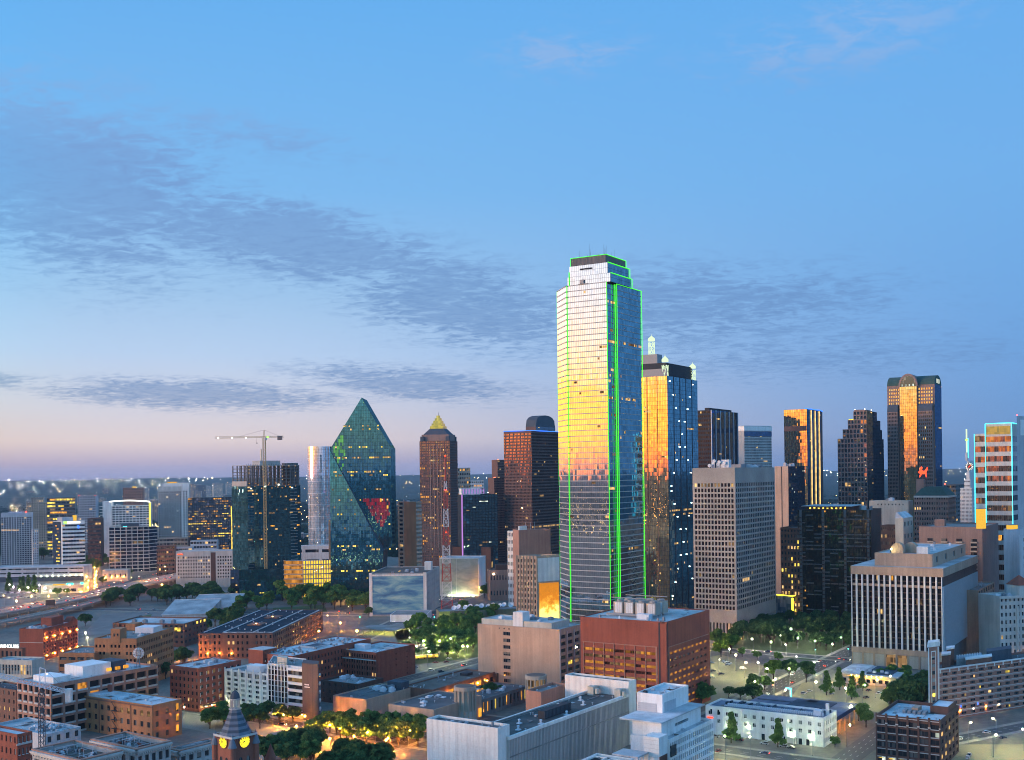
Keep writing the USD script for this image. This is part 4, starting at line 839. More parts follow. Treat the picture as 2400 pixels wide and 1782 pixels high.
# ------------------------------------------------------------------ middle distance, left to right
def construction_tower():
    Y = 1350.0; t = block('tower', 'unfinished glass tower with bare concrete frame floors at the top, under construction', 'tower', 580, 1140, 543, 704, Y=Y, th=62, th2=28); z = t.Z; W, D = t.W, t.D; zt = at(580, 1092, Y)[2]
    kw = dict(cw=1.7, ch=3.9, gap=.2, tilt=.006, litm=('lit_dim', 'lit_warm', 'lit_amber'))
    tier(t, 0, z, 'mullion', 'concrete', dict(w=dict(kind='c', mat='mirror_teal', lit=.01, **kw), s=dict(kind='c', mat='mirror_teal', lit=.06, rows={k: .16 for k in (2, 5, 9, 14, 20, 25, 30)}, **kw)), par=0)
    for k in range(1, 34): t.part('slab_edge', MB().box(D * .80, -.5, k * 3.9, D * .93, -.12, k * 3.9 + .45), 'concrete')
    for k in range(1, 34): t.part('slab_edge', MB().box(.3, -.5, k * 3.9, D * .10, -.12, k * 3.9 + .4), 'concrete_dark')
    n = 6; fh = (zt - z) / n
    for k in range(n):
        zz = z + k * fh; t.part('bare_slab', MB().box(.5, .5, zz, D - .5, W - .5, zz + .8), 'concrete_dark')
        m = MB()
        for i in range(13):
            for y in (.7, W * .5, W - 1.2): m.box(.6 + i * (D - 2.2) / 12, y, zz + .8, 1.5 + i * (D - 2.2) / 12, y + .9, zz + fh)
        t.part('bare_column', m, 'concrete_dark')
        for i in range(8):
            if random.random() < .45: x = D * i / 8 + 2; t.box('work_light', 'lit_warm' if k else 'lit_amber', x, .3, zz + fh - .9, x + 1.0, .6, zz + fh - .3)
    for k in range(14): t.box('work_light', 'wall_white' if k % 4 == 0 else 'lit_amber', 4 + k * 4.2, -.35, z - 3 + (k % 3) * 2, 4.9 + k * 4.2, -.13, z - 2.3 + (k % 3) * 2)
    t.box('corner_cladding', 'concrete_warm', -.3, 1, z, .4, W - 1, z + 6); t.part('core_wall', MB().box(D * .86, 3, z, D - .2, W * .7, zt + 3), 'concrete_dark'); t.box('lift_core', 'concrete', D * .3, W * .2, zt, D * .68, W * .7, zt + 6); t.part('parapet_frame', MB().box(.2, .2, zt, D - .2, W - .2, zt + .5), 'concrete')
    for i in range(30): x = D * i / 30; t.part('starter_bar', MB().bar((x, .8, zt), (x, .8, zt + random.uniform(1, 3)), .2), 'dark_metal')
    t.part('mast', MB().bar((D * .38, W * .4, zt + 6), (D * .38, W * .4, zt + 20), .8), 'crane_yellow')
    p = block('building', 'dark blue glass podium at the foot of the unfinished tower', 'building', 560, 1336, 540, 664, Y=1305, th=80, th2=10); tier(p, 0, p.Z, 'mullion', 'roof_grey', dict(s=dict(kind='c', cw=2, ch=3.9, mat='mirror_teal', lit=.01, tilt=.006), w=dict(kind='c', cw=2, ch=3.9, mat='mirror_navy', tilt=.006)))
    for k in range(4): p.box('entrance_lamp', 'lit_yellow', p.D * .45 + k * 3.2, -1, 9, p.D * .45 + k * 3.2 + 1.4, -.5, 9.8)
    p.box('entrance', 'lit_amber', p.D * .5, -1, .2, p.D * .5 + 7, -.5, 5)
    # the crane on it
    yc = Y - 9; Q = at(623, 1333, yc); c = Thing('tower_crane', 'tall ochre tower crane in front of the unfinished glass tower', 'crane', (Q[0], yc, 0), 90); c.e1, c.e2 = np.array([1.0, 0]), np.array([0, 1.0])
    zj = at(623, 1026, yc)[2]; za = at(623, 1008, yc)[2]; s = yc / F; m = MB(); r = 1.5; h = 3.4
    for k in range(int(zj / h)):
        for i in range(4):
            A, B = ((-r, -r), (r, -r), (r, r), (-r, r))[i], ((-r, -r), (r, -r), (r, r), (-r, r))[(i + 1) % 4]
            m.bar((*A, k * h), (*A, k * h + h), .45); m.bar((*A, k * h), (*B, k * h + h), .3); m.bar((*A, k * h), (*B, k * h), .28)
    c.part('mast', m, 'crane_yellow'); c.box('cab', 'metal_pale', 1.2, -2, zj - 3, 3.4, .4, zj - .3)
    m = MB(); x0, x1 = (508 - 623) * s, (668 - 623) * s; n = 34
    for k in range(n):
        a, b = x0 + (x1 - x0) * k / n, x0 + (x1 - x0) * (k + 1) / n
        for y in (-.8, .8): m.bar((a, y, zj), (b, y, zj), .34)
        m.bar((a, 0, zj + 1.7), (b, 0, zj + 1.7), .34); m.bar((a, -.8, zj), ((a + b) / 2, 0, zj + 1.7), .22); m.bar(((a + b) / 2, 0, zj + 1.7), (b, .8, zj), .22)
    c.part('jib', m, 'crane_yellow'); c.part('apex', MB().bar((-1.2, 0, zj), (0, 0, za), .5).bar((1.2, 0, zj), (0, 0, za), .5), 'crane_yellow'); c.part('pendant', MB().bar((0, 0, za), (x0 * .5, 0, zj + 1.8), .16).bar((0, 0, za), (x1 * .82, 0, zj + 1.5), .16), 'dark_metal')
    c.box('counterweight', 'concrete_dark', x1 - 7, -1.2, zj - 3, x1 - 1.5, 1.2, zj + 1.8)
    for f in (.93, .65, .37): c.box('jib_lamp', 'dot_white', x0 * f - .6, -1.3, zj - .5, x0 * f + .6, -.9, zj + .7)
    c.box('jib_lamp', 'sign_green', 3.2, -1.3, zj - .2, 5.6, -.9, zj + 1.2); c.part('hook_line', MB().bar((x0 * .15, 0, zj), (x0 * .15, 0, zj - 6), .15).box(x0 * .15 - .6, -.5, zj - 7, x0 * .15 + .6, .5, zj - 6), 'dark_metal')


construction_tower()


def left_city():
    t = block('condominium', 'white curved mirror-clad condominium tower catching the sunset, left of the glass prism', 'tower', 730, 1046.5, None, 790, Y=1800, th=70, W=24); z = t.Z; R = 21.0
    n = 15; nz = 40; ch = (z - 4) / nz; cx, cy = 18.0, 20.0
    t.part('core', MB().cyl((cx, cy), R - .5, 0, z - .5, 32), 'mullion')
    for j0 in range(0, nz, 4):
        q = []
        for j in range(j0, min(nz, j0 + 4)):
            for i in range(n * 2):
                a, b = math.pi * (.55 + 1.15 * i / (2 * n)) + .006, math.pi * (.55 + 1.15 * (i + 1) / (2 * n)) - .006; r1, r2 = R + rng.normal(0, .015), R + rng.normal(0, .015); q.append([(cx + r1 * math.cos(a), cy + r1 * math.sin(a), 4 + j * ch + .25), (cx + r2 * math.cos(b), cy + r2 * math.sin(b), 4 + j * ch + .25), (cx + r2 * math.cos(b), cy + r2 * math.sin(b), 4 + (j + 1) * ch), (cx + r1 * math.cos(a), cy + r1 * math.sin(a), 4 + (j + 1) * ch)])
        t.part('glass_band', MB().quads(q), 'mirror_pale')
        t.part('floor_line', MB().cyl((cx, cy), R + .12, 4 + j0 * ch, 4 + j0 * ch + .35, 32), 'white_wall')
    t.part('roof', MB().cyl((cx, cy), R - .8, z - .4, z, 32), 'roof_pale')
    t = block('hotel', 'tan slab with a blank salmon end and balconied flank right of the glass prism', 'hotel', 975, 1176, 932, 988, Y=1300, th=35); z = t.Z; W, D = t.W, t.D
    w = MB(); w.quads([plane('w', 0, [0, W * .66, W * .66, 0], 0, [6, 6, z, z])]); t.part('end_wall', w, 'tan_slab'); w = MB(); punched(t, w, 'w', 0, W * .66, W, 6, z, 1, 22, fw=.6, fh=.55, rec=.8, lit=.07)
    punched(t, w, 's', 0, 0, D, 6, z, 9, 22, fw=.8, fh=.5, rec=1.2, lit=.06); w.quads([plane('n', W, [0, D, D, 0], 0, [0, 0, z, z]), plane('e', D, [0, W, W, 0], 0, [0, 0, z, z]), [(0, 0, z), (D, 0, z), (D, W, z), (0, W, z)]]); t.part('wall', w, 'beige'); t.part('base', MB().box(1.5, 1.5, 0, D, W - 1.5, 6), 'concrete_dark'); units(t, z, 4, 2, 3, D - 4, W - 5)
    t = block('building', 'narrow salmon slab with a bright roof lamp left of the glass prism', 'building', 770, 1221, None, 790, Y=1390, th=80, W=14); tier(t, 0, t.Z, 'tan_slab', 'roof_grey', {}); t.box('roof_lamp', 'wall_green', t.D * .35, .5, t.Z + 1, t.D * .35 + 1.6, 1.8, t.Z + 2.6)
    t = block('parking_garage', 'brightly yellow-lit parking garage between unfinished tower and glass prism', 'garage', 711, 1315, 664, 777, Y=1330, th=78, th2=8); z = t.Z; W, D = t.W, t.D
    m = MB()
    for k in range(8):
        zz = .5 + k * z / 8; t.part('lit_deck', MB().box(.6, .8, zz + .9, D - .6, .95, zz + z / 8 - .35), 'garage_glow'); t.part('parapet_band', MB().box(0, -.1 - .6 * math.sin(k), zz - .3, D, .7, zz + .9), 'concrete_warm'); t.part('parapet_band', MB().box(-.2, 0, zz - .3, .5, W, zz + .9), 'concrete_warm'); t.part('lit_deck', MB().box(.6, .8, zz + .9, .75, W, zz + z / 8 - .35), 'lit_garage')
    for k in range(12): t.part('post', MB().box(k * D / 11 - .3, .2, 0, k * D / 11 + .3, .75, z), 'concrete_warm')
    t.part('core', MB().box(1.0, 1.0, 0, D, W, z - .1), 'concrete_warm'); t.part('roof_deck', MB().box(0, 0, z - .1, D, W, z + .3), 'concrete')
    t = block('building', 'long white low building with a dark strip window behind the yellow garage', 'building', 672, 1281, None, 790, Y=1480, th=84, W=24); tier(t, 0, t.Z, 'white_stone', 'roof_pale', dict(s=dict(nx=3, nz=4, fw=.8, fh=.3, lit=.02)))
    t = block('office_building', 'white seven-storey block with gridded square windows and a dark central slot', 'office building', 412, 1293, None, 545, Y=1480, th=86, W=30); W, D, z = t.W, t.D, t.Z
    tier(t, 0, z, 'limestone', 'roof_pale', {}, 0, .7, D, W); w = MB(); zb = z - 6
    for a, b, nx in ((0, D * .615, 13), (D * .70, D, 6)): punched(t, w, 's', 0, a, b, 11, z, nx, 7, fw=.55, fh=.55, rec=.65, hi=6, el=1.5, er=.8, lit=.05, glass='glass_brown')
    t.part('front_wall', w, 'limestone'); t.box('slot', 'brick_dark', D * .615, -.1, 0, D * .70, .68, z - 2)
    for k in range(14): t.box('colonnade_pier', 'limestone', k * D * .615 / 13.3, -.05, 0, k * D * .615 / 13.3 + 1.1, .65, 11)
    for k in range(7): t.box('colonnade_pier', 'limestone', D * .70 + k * D * .29 / 6.2, -.05, 0, D * .70 + k * D * .29 / 6.2 + 1.1, .65, 11)
    t.box('red_sign', 'neon_red', 2, -.2, z - 4.6, 9, -.02, z - 3.2)
    # the uptown group
    t = block('apartment_block', 'grey apartment block with a grid of balconies at the left edge', 'apartment block', 2, 1203, None, 74, Y=1900, th=72, W=24); W, D, z = t.W, t.D, t.Z
    tier(t, 0, z, 'pale_grey', 'roof_pale', dict(s=dict(nx=12, nz=24, fw=.74, fh=.66, rec=1.3, hi=7, glass='glass_navy', lit=.015))); t.box('roof_light', 'signal_red', 38, 2, z, 40, 3, z + 1.4); units(t, z, 5, 5, 3, D - 5, 15, (3, 6))
    t = block('building', 'short pale wing of the grey balcony block at far left', 'building', 76, 1242, None, 90, Y=1900, th=60, W=14); tier(t, 0, t.Z, 'pale_grey', 'roof_pale', dict(s=dict(nx=3, nz=14, fw=.5, fh=.5)))
    t = block('apartment_tower', 'beige tower with small punched windows behind the grey balcony block', 'tower', 62, 1178, None, 112, Y=2150, th=75, W=30); z = t.Z; tier(t, 0, z, 'beige', 'roof_grey', dict(s=dict(nx=9, nz=20, fw=.5, fh=.5, lit=.06))); tier(t, z, z + 9, 'beige', 'roof_grey', dict(s=dict(nx=5, nz=2, fw=.5, fh=.5)), 8, 3, t.D * .8, 24)
    t = block('office_tower', 'dark office with bands of bright yellow lit floors, left of the white banded office', 'office tower', 110, 1168, None, 176, Y=2100, th=70, W=40); tier(t, 0, t.Z, 'concrete_dark', 'roof_dark', dict(s=dict(nx=10, nz=18, fw=.94, fh=.55, lit=.42, litm=('lit_yellow', 'lit_amber', 'lit_yellow', 'lit_dim'), glass='glass_dark')))
    t = block('office_building', 'white-banded ten-storey office with a glowing green rooftop sign', 'office building', 146, 1222, 124, 199, Y=1780, th=68, th2=25); W, D, z = t.W, t.D, t.Z
    tier(t, 0, z, 'white_stone', 'roof_pale', dict(s=dict(nx=1, nz=12, fw=.998, fh=.48, rec=.4, hi=4, glass='glass_navy', split=8, lit=.07, litm=('lit_dim', 'lit_warm'))), 0, 0, D, W); t.part('dark_wing', MB().box(-.3, 3, 0, -.05, W, z - 1), 'mirror_navy')
    for k in range(14): t.box('lit_window', random.choice(('lit_dim', 'lit_yellow', 'lit_amber')), -.6, 4 + random.random() * (W - 10), 3 + k * (z - 6) / 14, -.32, 8 + random.random() * (W - 8) * .6, 5 + k * (z - 6) / 14)
    t.box('rooftop_sign', 'sign_white', 7, -.5, z - 3.6, 26, -.1, z - .9, label='plain white lit sign panel'); t.part('sign_disc', MB().box(2, -.6, z - 4, 6.4, -.1, z - .4), 'sign_green'); t.box('yellow_roof_panel', 'neon_gold', D * .62, 6, z, D * .76, 8, z + 9); t.box('roof_house', 'pale_grey', 4, 6, z, D * .6, W - 3, z + 6); t.box('blue_logo', 'neon_blue', D * .66, -.3, z - 12, D * .74, -.1, z - 7)
    t = block('apartment_tower', 'slim pale tower with blue glass side behind the white banded office', 'tower', 182, 1163, None, 224, Y=2300, th=80, W=30); tier(t, 0, t.Z, 'pale_grey', 'roof_grey', dict(s=dict(nx=11, nz=22, fw=.6, fh=.6, glass='glass_navy', lit=.03))); t.box('roof_light', 'signal_red', 1, 1, t.Z, 3, 2, t.Z + 1.5); t.box('roof_light', 'signal_red', t.D - 3, 1, t.Z, t.D - 1, 2, t.Z + 1.5)
    t = block('office_tower', 'tower with a white arched frame lit along its curve and a yellow edge strip', 'office tower', 236, 1176, None, 353, Y=1900, th=76, W=34); W, D, z = t.W, t.D, t.Z
    tier(t, 0, z - 8, 'white_stone', 'roof_pale', dict(s=dict(nx=12, nz=24, fw=.75, fh=.5, lit=.05, glass='glass_navy')), 12, 2, D - 2, W); t.part('white_pier', MB().box(3, -.4, 0, 17, W, z), 'white_stone'); t.box('far_pier', 'white_stone', D - 3, -.4, 0, D, W, z - 3)
    m = MB()
    for k in range(10): f, g_ = k / 10, (k + 1) / 10; xa, xb = 14 + (D - 15) * f, 14 + (D - 15) * g_; za, zb = z + 5 * math.sin(math.pi * (.25 + .6 * f)) - 3, z + 5 * math.sin(math.pi * (.25 + .6 * g_)) - 3; m.quads([[(xa, -.6, za - 2), (xb, -.6, zb - 2), (xb, -.6, zb), (xa, -.6, za)], [(xa, -.6, za), (xb, -.6, zb), (xb, 12, zb), (xa, 12, za)]])
    t.part('arch', m, 'sign_white'); t.box('yellow_strip', 'neon_yellow', D - 2.6, -1, z * .48, D - .4, -.45, z - 3)
    for k in range(20): t.box('balcony', 'white_stone', -2, -1, 4 + k * (z - 8) / 20, 3.2, 3, 5 + k * (z - 8) / 20)
    t = block('office_building', 'lower dark block wrapped in a white grid frame, before the arched tower', 'office building', 255, 1236, None, 349, Y=1720, th=74, W=30); z = t.Z; tier(t, 0, z, 'limestone', 'roof_grey', dict(s=dict(nx=7, nz=13, fw=.88, fh=.76, rec=.9, glass='glass_navy', lit=.03, litm=('lit_cool', 'lit_dim')), e=dict(nx=4, nz=13, fw=.88, fh=.76)))
    t.part('angled_flank', MB().prism([(t.D, 0), (t.D + 12, 9), (t.D + 12, 25), (t.D, 25)], 0, z - 1), 'glass_navy'); [t.part('flank_band', MB().prism([(t.D, -.3), (t.D + 12.3, 8.8), (t.D + 12, 9.4), (t.D, .3)], k * z / 13, k * z / 13 + .9), 'limestone') for k in range(14)]; t.box('blue_roof_light', 'neon_cyan', t.D * .35, .5, z, t.D * .45, 1, z + 1.2); t.box('roof_house', 'slate', t.D * .3, 6, z - 1, t.D * .75, 20, z + 5)
    t = block('building', 'pinkish hotel block with glowing roof sign beyond the arched tower', 'hotel', 288, 1144, None, 335, Y=2500, th=80, W=24); tier(t, 0, t.Z, 'brick_pink', 'roof_grey', dict(s=dict(nx=12, nz=20, fw=.5, fh=.5, lit=.03))); t.box('roof_sign', 'neon_gold', t.D * .45, 1, t.Z, t.D * .68, 2, t.Z + 3)
    t = block('apartment_tower', 'pale tower with a solid white end slab left of the yellow-lit glass office', 'tower', 370, 1141, None, 443, Y=1950, th=78, W=30); W, D, z = t.W, t.D, t.Z; tier(t, 0, z, 'limestone', 'roof_pale', dict(s=dict(nx=12, nz=30, fw=.62, fh=.55, lit=.05, hi=8, glass='glass_navy', litm=('lit_dim', 'lit_warm')))); t.box('end_slab', 'white_stone', D * .76, -1, 0, D, W * .5, z + 5); t.box('crown', 'white_stone', D * .15, 3, z - 1, D * .95, W * .6, z + 6); t.box('roof_sign', 'neon_gold', D * .3, 2.4, z + 6, D * .6, 2.9, z + 8)
    for k in range(26):
        for j in (0, 1): t.box('slot_window', 'glass_navy', D * (.81 + .09 * j), -1.15, 6 + k * (z - 12) / 26, D * (.85 + .09 * j), -1.02, 8.6 + k * (z - 12) / 26)
    t = block('office_building', 'wide glass office glowing with many yellow lit storeys left of the unfinished tower', 'office building', 440, 1168, None, 560, Y=1800, th=84, W=40); tier(t, 0, t.Z, 'mullion', 'roof_grey', dict(s=dict(kind='c', cw=3.4, ch=4, gap=.5, mat='mirror_dark', lit=.42, litm=('lit_yellow', 'lit_amber', 'lit_dim', 'lit_dim'), tilt=.01, rows={17: .7, 3: .85, 1: .5, 6: .1, 11: .15, 15: .2})))
    t.box('stair_strip', 'lit_yellow', t.D * .84, -.6, 18, t.D * .87, -.25, t.Z - 14)
    t = block('building', 'long low white hall with a row of wall lamps at far left', 'building', -20, 1331, None, 196, Y=1590, th=86, W=40); W, D, z = t.W, t.D, t.Z; tier(t, 0, z, 'pale_grey', 'roof_pale', dict(s=dict(nx=6, nz=3, fw=.9, fh=.3, lo=3, lit=.12, litm=('lit_cool',)))); t.box('dark_base', 'slate', -.2, -.3, 0, D, -.02, 6)
    for k in range(9): t.box('wall_lamp', 'wall_flood', 60 + k * 8, -.8, 7, 60.6 + k * 8, -.35, 7.6)
    t = block('shop', 'low cream shop with teal and yellow lit signs beside the freeway', 'shop', 96, 1372, None, 197, Y=1420, th=82, W=24); D, z = t.D, t.Z; tier(t, 0, z, 'cream', 'roof_pale', dict(s=dict(nx=6, nz=1, fw=.75, fh=.5, hi=3, lit=.55, litm=('lit_cool', 'lit_warm')))); t.box('sign', 'sign_teal', D * .6, -.6, z - .4, D * .75, -.2, z + 2); t.box('sign', 'neon_gold', D * .28, -.6, z - .6, D * .55, -.2, z + 1); t.box('sign', 'sign_teal', D * .92, -.6, z, D * .99, -.2, z + 2.4)
    t = block('building', 'pale low building with wall lamps beyond the freeway bend', 'building', 240, 1337, None, 300, Y=1580, th=80, W=24); tier(t, 0, t.Z, 'cream', 'roof_pale', dict(s=dict(nx=5, nz=1, fw=.2, fh=.3, lit=.2)))
    for k in range(4): t.box('wall_lamp', 'wall_sodium', 4 + k * 8, -.8, 6, 4.4 + k * 8, -.3, 6.4)
    for u0, v0, u1, Y, c, lb in ((367, 1280, 408, 1660, 'brick_brown', 'brown parking deck with dark open levels behind the white gridded block'), (408, 1284, 450, 1700, 'pale_grey', 'pale glazed low block behind the white gridded block'), (446, 1268, 508, 1740, 'pale_grey', 'wide pale office base under the yellow-lit glass office'), (365, 1262, 440, 1830, 'beige', 'low warm-lit shops below the pale white-ended tower'), (205, 1215, 236, 1850, 'brick_dark', 'dark brown mid-rise left of the arched tower')):
        t = block('building', lb, 'building', u0, v0, None, u1, Y=Y, th=82, W=22); tier(t, 0, t.Z, c, 'roof_grey', dict(s=dict(nx=9, nz=max(2, int(t.Z / 6)), fw=.85, fh=.5, lit=.06)))


glossy_glow('garage_glow', (1, .60, .03), .45, .9)
left_city()


def centre_band():
    t = block('mural_building', 'concrete block with a huge cloud mural covering its front', 'building', 999.5, 1343, 865, 1029, Y=1155, th=5, th2=0); W, D, z = t.W, t.D, t.Z
    tier(t, 0, z, 'concrete', 'roof_brown', dict(s=dict(nx=10, nz=7, fw=.25, fh=.3, rec=.3, lit=.0)), par=.8); w = W
    t.part('frame_post', MB().box(-.7, 0, 0, -.02, 3.2, z + .6), 'white_stone'); t.part('frame_post', MB().box(-.7, w - 3.2, 0, -.02, w, z + .6), 'white_stone'); t.part('frame_beam', MB().box(-.6, 3.2, z - 2.8, -.02, w - 3.2, z - 1.2), 'white_stone')
    for j in range(4):
        for i in range(6): a, b = 3.4 + i * (w - 6.8) / 6, 3.4 + (i + 1) * (w - 6.8) / 6 - .06; t.part('mural_panel', MB().box(-.35, a, 1.5 + j * (z - 4.4) / 4, -.05, b, 1.5 + (j + 1) * (z - 4.4) / 4 - .06), 'cloud_print')
    t.box('stair_head', 'white_stone', D * .5, 2, z - 1, D * .62, 9, z + 8); units(t, z - .8, 7, 4, w * .2, D * .45, w - 6, (3, 5), (1.5, 3))
    for k in range(6): t.box('roof_lamp', 'lit_warm', D * .25 + k * 2, w * .55, z - .5, D * .25 + k * 2 + 1, w * .55 + .6, z + .2)
    t = block('building', 'low white shed in front of the cloud mural', 'building', 999, 1441, 914, 1012, Y=1105, th=4); tier(t, 0, t.Z, 'white_wall', 'roof_grey', {}, par=.3)
    t = block('building', 'white box building with a pale cloud mural beyond the red and white mast', 'building', 1122, 1308, 1030, 1138, Y=1330, th=12); W, D, z = t.W, t.D, t.Z; tier(t, 0, z, 'white_stone', 'roof_pale', {}, par=.6); t.part('mural_panel', MB().box(-.3, 1, 2, -.03, W * .56, z - 1), 'pale_cloud_print'); t.part('mural_panel', MB().box(-.3, W * .57, 2, -.03, W - 1, z - 1), 'pale_cloud_print')
    for k in range(3): t.box('wash_lamp', 'wall_flood', -4, W * (.16 + .3 * k), .6, -3.6, W * (.1 + .11 * k) + .4, .9)
    t = block('building', 'dark flat building with a skylit roof behind the pale mural box', 'building', 1150, 1283, 1060, 1166, Y=1500, th=20); tier(t, 0, t.Z, 'brick_dark', 'roof_brown', dict(s=dict(nx=6, nz=3, fw=.6, fh=.5, lit=.15))); t.box('skylight', 'lit_dim', 10, 10, t.Z - .9, 24, t.W - 14, t.Z + .5)
    t = block('office_building', 'square green-glass office with a purple-lit edge right of the pyramid tower', 'office building', 1085, 1160, None, 1166, Y=1500, th=78, W=45); W, D, z = t.W, t.D, t.Z
    tier(t, 0, z, 'mullion', 'roof_pale', dict(s=dict(kind='c', cw=4.2, ch=3.9, gap=.55, mat='mirror_cool', lit=.03, litm=('lit_dim', 'lit_cool'), tilt=.01))); t.part('lit_edge', MB().box(-1.5, 2, 20, -.2, 5, z), 'purple_glow'); t.box('upper_storey', 'white_stone', 0, 12, z - 1, D * .55, 30, z + 8); [t.box('fin_light', 'purple_glow', 2 + k * 4, 11.6, z + 1, 3 + k * 4, 11.95, z + 7.6) for k in range(8)]
    for u0, v0, u1, Y, c, lit, lb in ((1073, 1097, 1102, 1900, 'beige', .3, 'beige tower with amber lit storeys behind the green-glass office'), (1101, 1127, 1134, 2000, 'white_stone', .08, 'low white gridded office behind the green-glass office')):
        t = block('office_building', lb, 'office building', u0, v0, None, u1, Y=Y, th=78, W=25); tier(t, 0, t.Z, c, 'roof_grey', dict(s=dict(nx=7, nz=22, fw=.6, fh=.5, lit=lit, litm=('lit_amber', 'lit_dim'))))
    # white hotel, pink slab, banner tower
    t = block('hotel', 'slim white block with dark punched windows beside the pink-brown slab', 'hotel', 1206, 1245, 1189, 1216, Y=1180, th=32); tier(t, 0, t.Z, 'white_stone', 'roof_pale', dict(w=dict(nx=5, nz=11, fw=.5, fh=.5), s=dict(nx=3, nz=11, fw=.5, fh=.5)))
    t = block('building', 'windowless pink-brown slab left of the green-lined tower', 'building', 1216, 1243, None, 1290, Y=1150, th=72, W=20); W, D, z = t.W, t.D, t.Z; tier(t, 0, z, 'brick_pink', 'roof_pale', {}); t.box('stair_head', 'white_stone', 1, 1, z - 1, 9, 5, z + 4); [t.part('antenna', MB().bar((8 + k * 5, 2, z), (8 + k * 5, 2, z + 8), .3), 'metal_pale') for k in range(3)]
    t = block('hotel', 'tan hotel with a tall orange screen on its corner wall', 'hotel', 1257, 1303, 1211, 1312, Y=960, th=58, th2=30); W, D, z = t.W, t.D, t.Z
    tier(t, 0, z, 'tan', 'roof_grey', dict(w=dict(nx=6, nz=13, fw=.42, fh=.6, lo=8, hi=2, rec=.5, glass='glass_brown', lit=.04)))
    for k in range(1, 7): t.part('rib', MB().box(-.7, W * k / 6 - .35, 6, -.05, W * k / 6 + .35, z), 'tan')
    for k in range(16): zz = 8 + k * (z - 10) / 16; t.part('balcony', MB().box(.5, W, zz, 5, W + 1.6, zz + 1), 'limestone'); t.part('balcony', MB().box(D - .2, -.8, zz, D + 1.4, 4, zz + 1), 'limestone'); t.box('corner_lamp', 'lit_warm', D + .1, -1.1, zz + 1.4, D + .9, -.85, zz + 2)
    s = banner_material('banner_glow', 2, z * .66) ; t.box('screen', 'banner_glow', D * .10, -.6, 2, D * .92, -.12, z * .68); t.box('blank_panel', 'white_trim', D * .05, -.3, z * .7, D * .96, -.05, z * .97)  # a banner lit from below; its uplight is painted as glow
    for k in range(14): t.box('base_lamp', 'lit_amber', -1.2, 1 + k * W / 14, 6.5, -.8, 1.5 + k * W / 14, 7.2)
    for k in range(5): t.box('flood_lamp', 'wall_sodium', D * (.12 + .19 * k), -7, .6, D * (.12 + .19 * k) + .8, -6.4, 1.2)
    t.box('base', 'concrete_warm', -3, -3, 0, D + 2, W + 1, 5.4)
    t = block('building', 'low red-brown building with a row of small square windows near the dish yard', 'building', 1148, 1337, None, 1216, Y=1280, th=80, W=20); tier(t, 0, t.Z, 'brick_pink', 'roof_brown', dict(s=dict(nx=10, nz=2, fw=.4, fh=.3, lit=.02))); t.box('wall_lamp', 'wall_white', 4, -.7, t.Z - 5, 4.7, -.2, t.Z - 4.2); t.box('roof_house', 'brick_dark', 8, 5, t.Z - 1, 30, 14, t.Z + 6)
    t = block('building', 'flat dish yard roof beside the red and white mast', 'building', 1030, 1434, None, 1225, Y=1085, th=78, W=22); z = t.Z; tier(t, 0, z, 'soil', 'roof_grey', {}, par=.5); ww = t.D; t.box('lit_wall', 'yellow_wall', -.3, 0, 0, ww * .12, -.2, z)  # the wall face at the left end is coloured yellow
    for k in range(11):
        u_, y_ = (.18 + .07 * k, 3 + (k * 7 % 13)); x = ww * u_; d = Thing('satellite_dish', 'white satellite dish on the low roof right of the mast, ' + 'first second third fourth fifth sixth seventh eighth ninth tenth eleventh'.split()[k] + ' from left', 'satellite dish', t.loc + np.array([*(x * t.e1 + y_ * t.e2), z - .5]), 20 + 15 * math.sin(k), group='dishes on the low roof'); m = MB(); R = 2.6
        for a in range(12):
            for b in range(3):
                p = lambda i, j: (R * j / 3 * math.cos(i * math.pi / 6), R * j / 3 * math.sin(i * math.pi / 6), .35 * R * (j / 3) ** 2); m.quads([[p(a, b), p(a + 1, b), p(a + 1, b + 1), p(a, b + 1)]])
        v, f = m.arrays(); c_, s_ = math.cos(.9), math.sin(.9); v = np.c_[-v[:, 2] * s_ + v[:, 0] * c_, v[:, 1], v[:, 2] * c_ + v[:, 0] * s_ + 3]; d.part('reflector', MB().add(v, f), 'duct_white'); d.part('stand', MB().cyl((0, 0), .3, 0, 3, 6).box(-.9, -.9, 0, .9, .9, .3), 'metal_grey'); d.part('feed', MB().bar((0, 0, 3), (-1.9, 0, 4.6), .15), 'metal_grey')
    # the lattice mast
    Q = ground(1048, 1448); Y = Q[1]; t = Thing('radio_mast', 'red and white lattice radio mast with red beacons', 'mast', (Q[0], Y, 0), 90); zt, z1 = at(1047, 1128, Y)[2], at(1047, 1070, Y)[2]; n = 15; half = lambda z: 8.8 - 7.2 * min(1, z / zt) ** .8
    for k in range(n):
        za, zb = zt * k / n, zt * (k + 1) / n; ra, rb = half(za), half(zb); m = MB()
        for i in range(4):
            a0, a1 = math.pi / 4 + i * math.pi / 2, math.pi / 4 + (i + 1) * math.pi / 2; A, B = (ra * math.cos(a0), ra * math.sin(a0), za), (rb * math.cos(a0), rb * math.sin(a0), zb); C, D_ = (ra * math.cos(a1), ra * math.sin(a1), za), (rb * math.cos(a1), rb * math.sin(a1), zb)
            m.bar(A, B, .55); m.bar(A, D_, .3); m.bar(C, B, .3); m.bar(A, C, .3); mid = lambda p, q: tuple((x + y) / 2 for x, y in zip(p, q)); m.bar(mid(A, B), mid(C, D_), .25)
        t.part('lattice_section', m, 'tower_red' if (k // 2) % 2 == 0 else 'tower_white')
    t.part('top_pole', MB().cyl((0, 0), .9, zt, z1, 6, .4), 'tower_red')
